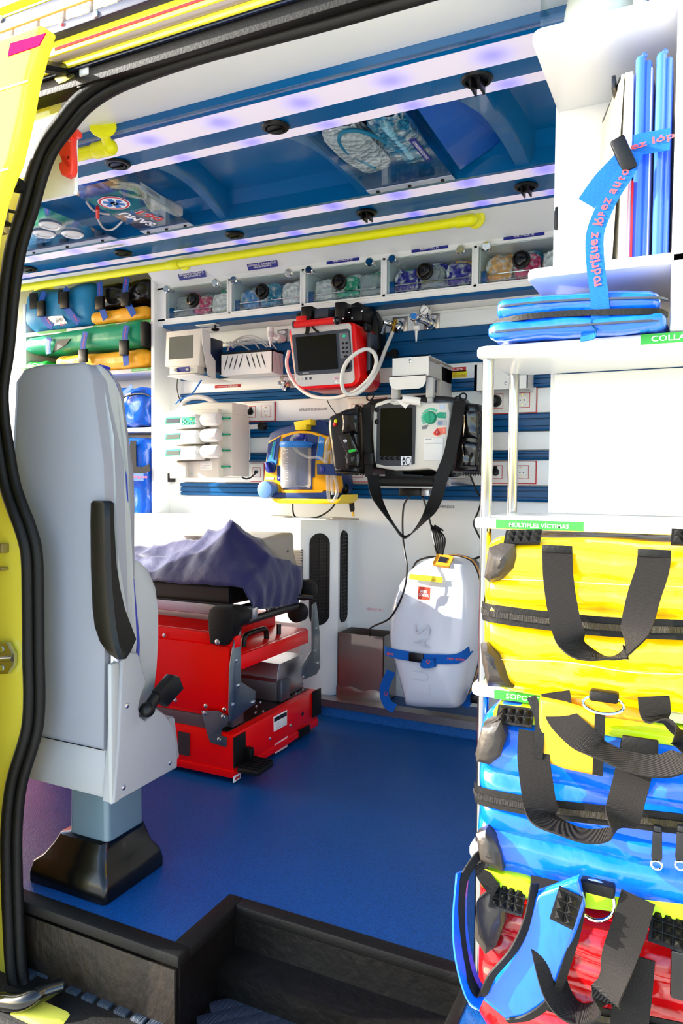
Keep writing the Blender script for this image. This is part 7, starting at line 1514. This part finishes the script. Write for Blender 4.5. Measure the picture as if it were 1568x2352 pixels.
bstrap(r, ((385, 715), (370, 800), (375, 890)), 2.566); bstrap(r, ((770, 655), (745, 760), (740, 860)), 2.566); bstrap(r, ((1200, 590), (1185, 700), (1185, 800), (1190, 900), (1200, 1010)), 2.566)
bbuckle(r, (708, 845), (790, 980), 2.561); bbuckle(r, (1138, 750), (1230, 905), 2.561)
for a, b_ in (((370, 890), (378, 725)), ((740, 835), (768, 665)), ((1182, 740), (1200, 600))): btext(r, 'rodríguez', a, b_, 2.565)
r = root('kit_bag', pt(2.60, cA, 900, 1030), 'amber yellow roll bag under the green roll bag on the second shelf', 'bag', 'kit bags in the shelf bay')
xa2 = xx(*cA(440, 950), 2.585)
g = B(); g.soft(xa2, xb, 2.582, 2.78, zsl[1]+.002, zsl[1]+.086, r=.035, n=20, amp=.008, fs=9, seed=6); mk('body', g, 'pvc_amber', r, ang=180)
r = root('cord_bundle', pt(2.60, cA, 200, 1030), 'bright green bundle with knotted pale cords at the bay shelf end', 'bundle')
xa3, xb3 = xx(*cA(90, 950), 2.585), xx(*cA(340, 950), 2.585)
g = B(); g.soft(xa3, xb3, 2.60, 2.75, zsl[1]+.002, zsl[1]+.078, r=.035, n=12, amp=.008, fs=14); mk('body', g, 'green_bright', r, ang=180)
for k in range(7):
    c0 = V((xa3+.03+.012*k, 2.592, zsl[1]+.02+.006*(k % 4))); g = B(); g.tube([c0+V((.03*math.cos(a*1.3+k), -.006*math.sin(a), .025*math.sin(a+k))) for a in (0, .9, 1.8, 2.7, 3.6)], .003, 6, 4); mk('cord', g, mat('pale_green', 'B8E8A0', .5), r)
# blue bags on the lower shelves
cB = cv(250, 850, 5.738)
r = root('kit_bag', pt(2.60, cB, 400, 740), 'crumpled glossy blue bag with black piping on the bay third shelf', 'bag', 'kit bags in the shelf bay')
g = B(); g.soft(-2.75, LX1-.010, 2.585, 2.78, zsl[2]+.002, zsl[2]+.185, r=.05, n=26, amp=.022, fs=10, seed=11); mk('body', g, 'bag_blue', r, ang=180)
g = B(); g.tube([pt(2.575, cB, *p) for p in ((150, 400), (220, 345), (330, 320), (430, 312), (500, 325), (545, 345))], .004, 8, 5); mk('piping', g, 'black_rubber', r)
g = B(); g.ribbon([pt(2.572, cB, *p) for p in ((130, 370), (220, 290), (310, 205))], (.6, 0, -.8), .02, .002, 4); mk('strap', g, 'strap_blue', r)
r = root('kit_bag', pt(2.60, cB, 400, 2200), 'tall glossy blue bag with black carry handles on the bay lowest shelf', 'bag', 'kit bags in the shelf bay')
g = B(); g.soft(-2.75, LX1-.010, 2.575, 2.78, zfl+.002, zsl[2]-.045, r=.05, n=30, amp=.018, fs=7, seed=21); mk('body', g, 'bag_blue', r, ang=180)
g = B(); g.ribbon([pt(2.562, cB, *p) for p in ((320, 930), (320, 1100), (325, 1275))], (1, 0, 0), .034, .003, 4); g.ribbon([pt(2.560, cB, *p) for p in ((150, 1320), (330, 1315), (450, 1320), (540, 1280))], (0, 0, 1), .03, .003, 4); mk('carry_handle', g, 'web_black', r)
for y_, tx in ((1420, '( rodríguez'), (1975, 'ez lópez auto')):
    g = B(); p0, p1 = pt(2.556, cB, 60, y_), pt(2.556, cB, 604, y_-8); g.box(p0.x, LX1-.008, 2.556, 2.559, p1.z-.017, p1.z+.017); sb = mk('strap', g, 'strap_blue', r)
    text(tx, .016, 'ink_coral', sb, ((p0.x+LX1)/2+.04, 2.5555, p1.z), width=.13, bold=.015)
# ================================================================ CEILING POCKETS
ZP = 1.863
def pocket(x0, x1, lab, sh=0.):
    r = root('ceiling_pocket', ((x0+x1)/2, 2.05, ZP), lab, 'pocket', 'clear acrylic ceiling pockets')
    def P(x, y, z): return V((x+sh*(y-2.05), y, z))
    g = B(); g.hexa([P(x0, 1.83, ZP-.002), P(x1, 1.83, ZP-.002), P(x1, 2.262, ZP-.002), P(x0, 2.262, ZP-.002), P(x0, 1.83, ZP), P(x1, 1.83, ZP), P(x1, 2.262, ZP), P(x0, 2.262, ZP)]); mk('bottom_pane', g, 'clear_plastic', r)
    g = B(); g.hexa([P(x1-.003, 1.83, ZP), P(x1, 1.83, ZP), P(x1, 2.262, ZP), P(x1-.003, 2.262, ZP), P(x1-.003, 1.83, ZP+.04), P(x1, 1.83, ZP+.04), P(x1, 2.262, ZP+.04), P(x1-.003, 2.262, ZP+.04)]); mk('side_pane', g, 'clear_plastic', r)
    g = B(); g.hexa([P(x0, 2.24, ZP-.006), P(x1, 2.24, ZP-.006), P(x1, 2.276, ZP-.004), P(x0, 2.276, ZP-.004), P(x0, 2.24, ZP-.003), P(x1, 2.24, ZP-.003), P(x1, 2.276, ZP), P(x0, 2.276, ZP)]); mk('lip', g, mat('acrylic_lip', 'B9C4DA', .25), r)
    for t in (.12, .5, .88):
        p = P(x0+(x1-x0)*t, 2.258, ZP-.005); q = B(); q.cyl(p, p-V((0, 0, .006)), .006, 10); mk('screw', q, 'black_plastic', r)
    return r
ca = cv(700, 220, 4.356)
def cp(c, x, y, z=ZP): return at(*c(x, y), z=z)
rA = pocket(-1.005, -.715, 'clear ceiling pocket packed with turquoise breathing tubes')
def pk(nm, x0, x1, y0, y1, m, seed, lab, cat, hz=.05, grp=None):
    g = crumple(x0, x1, y0, y1, ZP+.002, ZP+.002+hz, seed, amp=.3); return mk(nm, g, m, None, label=lab, cat=cat, group=grp)
pk('tube_packet', -.99, -.86, 1.85, 2.16, 'bag_milk', 4.2, 'milky plastic packet in the ceiling pocket with turquoise tubes', 'packet')
pk('tube_packet', -.85, -.735, 1.85, 2.15, 'bag_teal', 1.2, 'turquoise tinted plastic packet in the ceiling pocket', 'packet')
g = B(); g.tube([cp(ca, *p, z=ZP+.006) for p in ((700, 720), (540, 630), (400, 540), (340, 440), (380, 365), (500, 345), (640, 380), (800, 450), (930, 540), (1020, 630))], .006, 10, 6); mk('breathing_tube', g, mat('tube_teal', '1C93BC', .3), None, label='looped turquoise tube pressed flat in the ceiling pocket', cat='tubing')
g = B(); pts = [cp(ca, *p, z=ZP+.012) for p in ((790, 270), (880, 370), (980, 480), (1070, 600))]; P_ = smooth(pts, 10); g.tube(P_, .013, 12, 1, rs=[.015 if i % 2 else .012 for i in range(40)]); mk('breathing_tube', g, mat('tube_pale', '8CC8DC', .35), None, label='ribbed pale turquoise hose in the ceiling pocket', cat='tubing')
a_, b_ = cp(ca, 1235, 625), cp(ca, 1080, 435); rt = (b_-a_).normalized(); up_ = rt.cross(V((0, 0, 1))); cc = (a_+b_)/2-V((0, 0, .0035))
up_ = V((0, 0, -1)).cross(rt)
g = B(); plate(g, cc, rt, up_, (b_-a_).length*1.12, .020, .001); lp = mk('pocket_label', g, 'navy_label', rA); text('TUBULADURAS RESPIRADOR', .010, 'ink_white', lp, cc, rt, up_, width=(b_-a_).length*.95, ext=.0009)
cb_ = cv(30, 380, 3.5636)
rB = pocket(-1.93, -1.70, 'clear ceiling pocket with star of life sticker and coiled cables', sh=-.12)
g = crumple(-1.92, -1.78, 1.84, 1.99, ZP+.002, ZP+.05, 7.7, amp=.3); mk('blue_pack', g, 'bag_blue', None, label='shiny blue pack in the ceiling pocket with the star sticker', cat='pack')
for k in range(4):
    g = B(); dx = .012*k; g.tube([V((-1.74-dx, 1.87, ZP+.012+.008*k)), V((-1.70-dx, 1.94, ZP+.02)), V((-1.735-dx, 2.02, ZP+.012+.006*k)), V((-1.79-dx, 1.98, ZP+.02)), V((-1.78-dx, 1.90, ZP+.014)), V((-1.72-dx, 1.99, ZP+.03)), V((-1.76-dx, 2.12, ZP+.012))], .005, 8, 5); mk('coiled_tube', g, ('warm_plastic', 'cardboard', 'cable_grey', 'cable_white')[k], None, label=('cream', 'tan', 'grey', 'white')[k]+' tubing coiled in the pocket with the star sticker', cat='tubing')
g = B(); g.soft(-1.745, -1.712, 2.02, 2.20, ZP+.002, ZP+.04, r=.01, n=8); mk('heater_unit', g, 'device_grey', None, label='grey heater unit lying in the pocket labelled CALENTADOR', cat='heater')
g = B(); g.tube([cp(cb_, *p, z=ZP-.004) for p in ((600, 300), (650, 360), (720, 390), (790, 400))], .004, 8, 5); g.tube([cp(cb_, *p, z=ZP-.004) for p in ((690, 370), (700, 450), (750, 520), (820, 520), (890, 460))], .004, 8, 5); mk('sensor_cable', g, 'cable_grey', None, label='grey cable with orange plug drooping below the ceiling pocket', cat='cable')
g = B(); g.cyl(cp(cb_, 692, 350, ZP-.004), cp(cb_, 692, 425, ZP-.004), .007, 10); mk('cable_plug', g, 'red_plastic', None, label='orange plug on the cable drooping from the ceiling pocket', cat='plug')
# star of life sticker on the pane
a_, b_ = cp(cb_, 695, 275), cp(cb_, 955, 325); cc = (a_+b_)/2-V((0, 0, .0032)); rt = (b_-a_).normalized(); up_ = V((0, 0, -1)).cross(rt); ww = (b_-a_).length/2
vp = cp(cb_, 830, 245)-cp(cb_, 820, 350); hh = abs(vp.dot(up_))/2
def oval(s, d, m, nm, par):
    g = B(); g.loft([[cc+rt*(ww*s*math.cos(t))+up_*(hh*s*math.sin(t))+V((0, 0, -d+e)) for t in [2*math.pi*i/36 for i in range(36)]] for e in (.0006, 0)]); return mk(nm, g, m, par)
o1 = oval(1.0, .0004, 'label_white', 'star_sticker', rB); oval(.95, .0008, 'ink_red', 'sticker_ring', o1); oval(.82, .0012, 'label_white', 'sticker_field', o1)
for k in range(3):
    t = math.radians(60*k+12); d = rt*(ww*math.cos(t))+up_*(hh*math.sin(t)); n_ = rt*(-ww*math.sin(t))+up_*(hh*math.cos(t)); g = B(); q = [cc+d*a*.66+n_*b2*.16-V((0, 0, .0018)) for a, b2 in ((-1, -1), (1, -1), (1, 1), (-1, 1))]; g.loft([q, [p+V((0, 0, .0005)) for p in q]]); mk('star_bar', g, 'ink_blue', o1)
g = B(); g.tube([cc-V((0, 0, .0026))+up_*(hh*.5*s)+rt*(ww*.07*math.sin(s*6)) for s in (-1, -.6, -.2, .2, .6, 1)], .0012, 5, 4); mk('star_staff', g, 'label_white', o1)
for (s0, s1, body, m1) in (((1150, 480), (880, 378), 'SAMU', 'ink_white'), ((1225, 440), (1020, 368), '061', 'ink_red')):
    a_, b_ = cp(cb_, *s0), cp(cb_, *s1); rt2 = (b_-a_).normalized(); up2 = V((0, 0, -1)).cross(rt2); cc2 = (a_+b_)/2-V((0, 0, .0035))
    if m1 == 'ink_red': text(body, .042, 'ink_white', rB, cc2, rt2, up2, width=(b_-a_).length, ext=.0004, bold=.06)
    text(body, .042, m1, rB, cc2, rt2, up2, width=(b_-a_).length*.96, ext=.001, bold=.03)
q = V((-1.70-.12*0.0+.003, 2.05, ZP+.02)); g = B(); plate(g, (-1.7035, 2.02, ZP+.021), (-.12, 1, 0), (0, 0, 1), .15, .024, .0012); lp = mk('pocket_label', g, 'label_white', rB); text('CALENTADOR', .011, 'ink_dark', lp, (-1.7028, 2.02, ZP+.021), (-.12, 1, 0), (0, 0, 1), width=.08, ext=.001)
rC = pocket(-2.60, -2.10, 'clear ceiling pocket with three white ring vents')
for (x, y) in ((305, 485), (255, 555), (487, 558)):
    p = cp(cb_, x, y, ZP-.003); g = B(); g.lathe([(.040, 0), (.042, -.004), (.034, -.010), (.028, -.008), (.027, 0)], p, 'z', 28); mk('ring_vent', g, 'white_plastic', rC)
    g = B(); g.lathe([(0, -.002), (.026, -.002), (.025, -.005), (0, -.005)], p, 'z', 24); mk('ring_disc', g, 'grey_white', rC)
g = crumple(-2.55, -2.40, 1.88, 2.0, ZP+.002, ZP+.05, 9.1); mk('green_pack', g, 'green_bright', None, label='green pack lying in the pocket with white ring vents', cat='pack')
g = crumple(-2.58, -2.36, 2.10, 2.22, ZP+.002, ZP+.04, 5.1); mk('sky_pack', g, 'bag_sky', None, label='pale blue packet lying in the pocket with white ring vents', cat='pack')
p0, p1 = at(228, 573, z=1.861), at(290, 560, z=1.861); g = B(); plate(g, V(((p0.x+p1.x)/2, 2.335, 1.8588)), (1, 0, 0), V((0, 1, -.08)), p1.x-p0.x, .026, .001)
g.bm.verts.ensure_lookup_table(); lp = mk('ceiling_label', g, 'label_white', ceil); text('TOBERA TERMOTERAPIA', .011, 'ink_dark', lp, V(((p0.x+p1.x)/2, 2.335, 1.8582)), (1, 0, 0), (0, -1, .08) if False else (0, -1, 0), width=(p1.x-p0.x)*.85, ext=-.0004) if False else None
text('TOBERA TERMOTERAPIA', .011, 'ink_dark', lp, V(((p0.x+p1.x)/2, 2.335, 1.8578)), (1, 0, 0), (0, -1, 0), width=(p1.x-p0.x)*.85, ext=.0002)
# ================================================================ WHITE BOARD WITH EMERGENCY HAMMER
ch = cv(0, 0, 4.9); YH = 1.25
q = [xz(px, py, YH) for px, py in ((172, 225), (171, 438), (168, 441), (40, 476))]; xl = -1.60
g = B(); g.prism([(q[0][0], 1.78), (q[1][0], q[1][1]), (q[2][0], q[2][1]-.003), (xl, q[2][1]-.003), (xl, 1.78)], 'y', YH, YH+.012, bev=.002); mk('wall_corner_board', g, 'white_panel', None, **ST)
r = root('emergency_hammer', at(150, 400, y=YH), 'red emergency hammer with belt cutter on the white board', 'hammer')
g = B(); g.prism([xz(*ch(*p), YH-.002) for p in ((590, 1560), (700, 1500), (850, 1390), (862, 1420), (850, 1580), (700, 1620), (650, 1740), (600, 1720))], 'y', YH-.012, YH, bev=.003); mk('holder', g, 'black_plastic', r)
g = B(); g.prism([xz(*ch(*p), YH-.03) for p in ((655, 1460), (690, 1380), (740, 1350), (835, 1430), (870, 1470), (862, 1525), (805, 1545), (802, 1620), (812, 1760), (815, 1900), (795, 1965), (745, 1992), (690, 1970), (662, 1900), (660, 1835), (695, 1815), (655, 1720), (648, 1570), (690, 1530), (665, 1500))], 'y', YH-.032, YH-.012, bev=.006, seg=3); hb = mk('body', g, mat('hammer_red', 'F0402E', .35), r)
g = B(); g.prism([xz(*ch(*p), YH-.033) for p in ((740, 1365), (830, 1440), (780, 1445))], 'y', YH-.0335, YH-.032); mk('reflector', g, 'device_grey', hb)
for px, py in ((742, 1492), (790, 1515), (768, 1775)):
    p = at(*ch(px, py), y=YH-.032); g = B(); g.cyl(p, p-V((0, .0008, 0)), .004, 10); mk('hole', g, mat('dark_red', '8E1410', .5), hb)
g = B(); g.prism([xz(*ch(*p), YH-.033) for p in ((700, 1760), (720, 1755), (790, 1865), (760, 1880), (700, 1800))], 'y', YH-.034, YH-.03); mk('cutter_slot', g, mat('dark_red2', 'C8241A', .4), hb)
g = B(); g.tube([at(*ch(*p), y=YH-.034) for p in ((610, 1552), (705, 1552), (760, 1575), (800, 1600))], .0006, 5, 4); mk('seal_wire', g, 'cable_white', r)
# ================================================================ DOOR OPENING, SEAL, PILLAR, HEADER
SEAL = [(1568, -205, 1.15), (1100, -66, 1.15), (784, 27, 1.15), (620, 72, 1.15), (450, 119, 1.15), (330, 160, 1.15), (250, 195, 1.15), (190, 237, 1.148), (148, 287, 1.145), (110, 340, 1.14), (86, 400, 1.135), (64, 480, 1.13), (54, 510, 1.13), (35, 578, 1.12), (23, 655, 1.11), (17, 706, 1.11), (8, 808, 1.105), (-4, 885, 1.10), (-3, 950, 1.10), (5, 1010, 1.10), (22, 1110, 1.095), (42, 1170, 1.09), (59, 1215, 1.09), (73, 1275, 1.09), (76, 1387, 1.09), (77, 1506, 1.09), (79, 1595, 1.09), (76, 1660, 1.09), (65, 1710, 1.085), (38, 1800, 1.08), (27, 1900, 1.075), (27, 2005, 1.07), (31, 2116, 1.065), (38, 2227, 1.06), (54, 2290, 1.055), (80, 2330, 1.05), (150, 2375, 1.045)]
SP = [at(px, py, y=y) for px, py, y in SEAL]
CEN = V((-.5, 1.1, .9))
sroot = root('trim_door_seal', SP[-1], kind='structure')
def offs(k): 
    out = []
    for i, p in enumerate(SP):
        t = (SP[min(i+1, len(SP)-1)]-SP[max(i-1, 0)]); n_ = V((-t.z, 0, t.x)).normalized()
        out.append(p+n_*k)
    return out
g = B(); g.tube([p+V((0, -.004, 0)) for p in offs(-.010)], .0125, 12, 4); mk('outer_lobe', g, 'black_rubber', sroot)
g = B(); g.tube([p+V((0, .006, 0)) for p in offs(.010)], .0105, 12, 4); mk('inner_lobe', g, 'black_rubber', sroot)
# yellow pillar left of the seal
PS = smooth(SP[7:], 3)
g = B(); g.loft([[p+V((-.006, .004, 0)), p+V((-.006, .012, 0)), V((-1.95, p.y+.03, p.z)), V((-1.95, p.y+.02, p.z))] for p in PS]); pil = mk('wall_door_pillar', g, 'lime_paint', None, ang=40, **ST)
q = [(-1.7, at(100, 230, y=1.16).z), (at(200, 235, y=1.18).x, at(200, 235, y=1.18).z), (at(215, 200, y=1.18).x, at(215, 200, y=1.18).z), (at(180, 150, y=1.16).x, at(180, 150, y=1.16).z), (-1.7, 1.98)]
g = B(); g.box(-2.0, at(118, 200, y=1.17).x, 1.165, 1.2, at(118, 290, y=1.17).z, 1.95, bev=.006); mk('wall_pillar_top', g, 'lime_paint', None, **ST)
# striker and catches on the pillar
cp3 = cv(0, 1000, 3.36)
r = root('door_striker', at(10, 1512, y=1.075), 'silver door striker plate with two bolts on the yellow pillar', 'striker')
q = [xz(*cp3(*p), 1.08) for p in ((-80, 1600), (55, 1600), (100, 1690), (98, 1780), (60, 1840), (-80, 1845))]; g = B(); g.prism(q, 'y', 1.078, 1.092, bev=.002); mk('plate', g, 'aluminium', r)
for y in (1650, 1795): screwhead(at(*cp3(10, y), y=1.078), (0, -1, 0), .008, r)
g = B(); g.cyl(at(*cp3(-60, 1735), y=1.065), at(*cp3(95, 1728), y=1.065), .005, 12); mk('pin', g, 'aluminium', r)
for (a, b_, nm, lb) in (((-40, 830), (28, 910), 'contact_plate', 'small grey contact plate in the yellow pillar recess'), ((-30, 1015), (25, 1045), 'contact_pin', 'small flat metal pin in the yellow pillar recess')):
    p0, p1 = at(*cp3(*a), y=1.08), at(*cp3(*b_), y=1.08); g = B(); g.box(p0.x, p1.x, 1.075, 1.095, p1.z, p0.z, bev=.003); mk(nm, g, mat('tan_metal', '9C8C5A', .4, metal=.6), None, label=lb, cat='fitting')
# open sliding door leaf standing outside on the left
YD = .985
dl = [(112, 70), (96, 118), (76, 190), (66, 250), (52, 312), (38, 372), (18, 420), (2, 470), (-14, 540), (-26, 640), (-34, 800), (-34, 1200), (-30, 1700), (-40, 2200), (-60, 2500)]
q = [xz(px, py, YD) for px, py in dl]; q = q+[(-2.65, -.45), (-2.65, zz(112, 70, YD)+.005)]
door = root('sliding_door', (-2.0, YD, -.45), 'open yellow sliding door leaf standing outside the door opening', 'door')
g = B(); g.prism(q, 'y', YD-.02, YD+.02, bev=.006); mk('leaf', g, 'body_yellow', door)
for a, b_ in (((0, 1000), (320, 910)), ((0, 1925), (100, 1900))):
    p0, p1 = at(*ch(*a), y=YD-.0205), at(*ch(*b_), y=YD-.0205); g = B(); g.box(-2.3, p1.x, YD-.0215, YD-.018, p1.z-.002, p1.z+.002); mk('crease', g, mat('crease_yellow', 'D8D640', .3), door)
pts = [xz(*ch(*p), YD-.021) for p in ((88, 635), (120, 490), (515, 375), (440, 515))]; g = B(); g.prism(pts, 'y', YD-.022, YD-.020); mk('pink_sticker', g, 'magenta', door)
# door arm and roller in the header
r = root('roller_carriage', at(150, 170, y=1.10), 'black steel arm with rollers carrying the sliding door in the header track', 'roller')
a_, b_ = at(*ch(385, 720), y=1.02), at(*ch(760, 790), y=1.13)
g = B(); d = (b_-a_).normalized(); g.cyl(a_-d*.02, b_, .012, 8); mk('arm', g, 'black_metal', r)
g = B(); p = at(*ch(480, 865), y=1.15); p2 = at(*ch(860, 830), y=1.15); g.box(p.x, p2.x, 1.14, 1.155, p.z-.006, p.z+.022, bev=.002); mk('bracket', g, 'black_metal', r)
g = B(); q = [xz(*ch(*w), 1.135) for w in ((650, 860), (860, 850), (880, 880), (770, 950), (700, 970), (648, 920))]; g.prism(q, 'y', 1.125, 1.138, bev=.003); mk('plate', g, mat('olive_metal', '8E8E5A', .3, metal=.8), r)
for x, y, rr in ((725, 745, .012), (905, 830, .016), (895, 915, .013)):
    p = at(*ch(x, y), y=1.13); g = B(); g.cyl(p, p+V((0, .018, 0)), rr, 16, bev=.002); mk('roller', g, 'black_gloss' if rr > .012 else 'chrome', r)
g = B(); p = at(*ch(990, 780), y=1.13); g.box(p.x-.02, p.x+.004, 1.125, 1.14, p.z-.012, p.z+.008, bev=.003); mk('stop', g, 'device_grey', r)
# hinge bits on the left edge
r = root('door_bumper', at(20, 480, y=1.08), 'black rubber buffers and bolt on the pillar edge', 'buffer')
p = at(34, 423, y=1.09); g = B(); g.lathe([(0, .015), (.014, .015), (.016, 0), (.006, -.002), (.006, -.018), (0, -.018)], p, 'y', 16); mk('buffer', g, 'black_rubber', r)
p = at(34, 420, y=1.075); g = B(); g.cyl(p, p+V((.008, -.012, .006)), .006, 12); mk('bolt', g, 'chrome', r)
for a, b_ in (((10, 482), (38, 488)), ((10, 513), (28, 517))):
    g = B(); p0, p1 = at(*a, y=1.03), at(*b_, y=1.03); g.cyl(p0, p1, .004 if a[1] < 500 else .007, 12, r2=.003); mk('guide_pin', g, 'black_plastic', r)
g = B(); p0, p1 = at(-10, 450, y=1.04), at(18, 535, y=1.04); g.box(p0.x, p1.x-.006, 1.035, 1.05, p1.z, p0.z, bev=.004); mk('catch_plate', g, mat('tan_metal', '9C8C5A', .4, metal=.6), r)
# header above the opening
def hz(py, y): return zz(200, py, y)
HX0, HX1 = -2.4, 1.0
def hbar(nm, y, y2, pa, pb, m, **k):
    g = B(); za, zb_ = hz(pa, y), hz(pb, y); g.box(HX0, HX1, y, y2, za, zb_, bev=.0015); return mk(nm, g, m, None, **k)
hbar('trim_track_channel', 1.128, 1.165, 190, 148, 'black_rubber', **ST)
hbar('trim_track_rail', 1.120, 1.127, 150, 138, mat('navy_rail', '1A2238', .3, metal=.4), **ST)
hbar('trim_header_lip', 1.112, 1.119, 138, 122, 'body_yellow', **ST)
g = B(); zc = hz(110, 1.108); g.cyl((HX0, 1.108, zc), (HX1, 1.108, zc), .0095, 16); mk('trim_gutter', g, mat('gutter_grey', '8C7F78', .3), None, **ST)
hd = hbar('wall_roof_side', 1.095, 1.104, 102, 48, 'body_yellow', **ST)
g = B(); za, zb_ = hz(90, 1.093), hz(84, 1.093); g.box(xx(125, 110, 1.093), HX1, 1.0935, 1.096, za, zb_); mk('red_stripe', g, 'ink_red', hd)
lb = root('light_bar', (-1.3, 1.08, hz(50, 1.08)), 'roof edge light bar with clear lenses and a row of red LEDs', 'light bar')
g = B(); za, zb_ = hz(50, 1.075), hz(29, 1.075); g.box(HX0, HX1, 1.075, 1.15, za, zb_, bev=.002); mk('led_strip', g, 'navy_plastic', lb)
for i in range(16):
    p = V((-2.0+.058*i, 1.0735, zb_-.004)); g = B(); g.cyl(p, p+V((0, -.002, 0)), .004, 10); mk('red_led', g, mat('led_red', 'FF5040', .3, emit='FF4030', estr=6), lb)
for px, py in ((220, 33), ): p = at(px, py, y=1.075); screwhead(p, (0, -1, 0), .007, lb)
za, zb_ = hz(29, 1.075), hz(0, 1.075)
g = B(); g.box(HX0, HX1, 1.10, 1.16, za, zb_); mk('lens_back', g, mat('lens_reflector', 'E8DCE4', .25, metal=.6, bump=.8, bscale=60), lb)
for i in range(22):
    x = -2.1+.07*i; g = B(); g.box(x, x+.066, 1.076, 1.098, za+.001, zb_-.001, bev=.003); ln = mk('lens', g, 'clear_tube', lb)
    g = B(); g.lathe([(0, 0), (.012, 0), (.018, -.012), (0, -.012)], (x+.033, 1.099, (za+zb_)/2), 'y', 12); mk('reflector_cup', g, mat('amber_lens', 'E8C890', .2, metal=.5), lb)
za, zb_ = hz(0, 1.075), hz(-9, 1.075); g = B(); g.box(HX0, HX1, 1.074, 1.15, za, zb_, bev=.002); mk('amber_trim', g, mat('amber_trim', 'E8B860', .3), lb)
za, zb_ = hz(-9, 1.075), hz(-33, 1.075); g = B(); g.box(HX0, HX1, 1.076, 1.2, za, zb_, bev=.002); mk('top_strip', g, 'navy_plastic', lb)
screwhead(at(2, 44, y=1.076), (0, -1, 0), .007, lb)
za, zb_ = hz(-33, 1.085), hz(-40, 1.085); g = B(); g.box(HX0, HX1, 1.085, 1.3, za, zb_+.0, bev=.002); mk('trim_roof_edge', g, 'body_yellow', None, **ST)
# lower door arm tube at the sill
r = root('guide_tube', at(60, 2290, y=1.02), 'black bent guide tube of the sliding door beside the sill', 'tube')
g = B(); g.tube([at(-60, 2300, y=1.0), at(0, 2300, y=1.0), at(45, 2302, y=1.0), at(75, 2292, y=1.01), at(100, 2278, y=1.03), at(140, 2265, y=1.06)], .017, 14, 5); mk('tube', g, 'black_gloss', r)
g = B(); q = [xz(px, py, 1.0) for px, py in ((-20, 2318), (60, 2325), (120, 2352), (160, 2400), (-20, 2400))]; g.prism(q, 'y', .99, 1.04, bev=.004); mk('wall_sill_skirt', g, 'lime_paint', None, **ST)
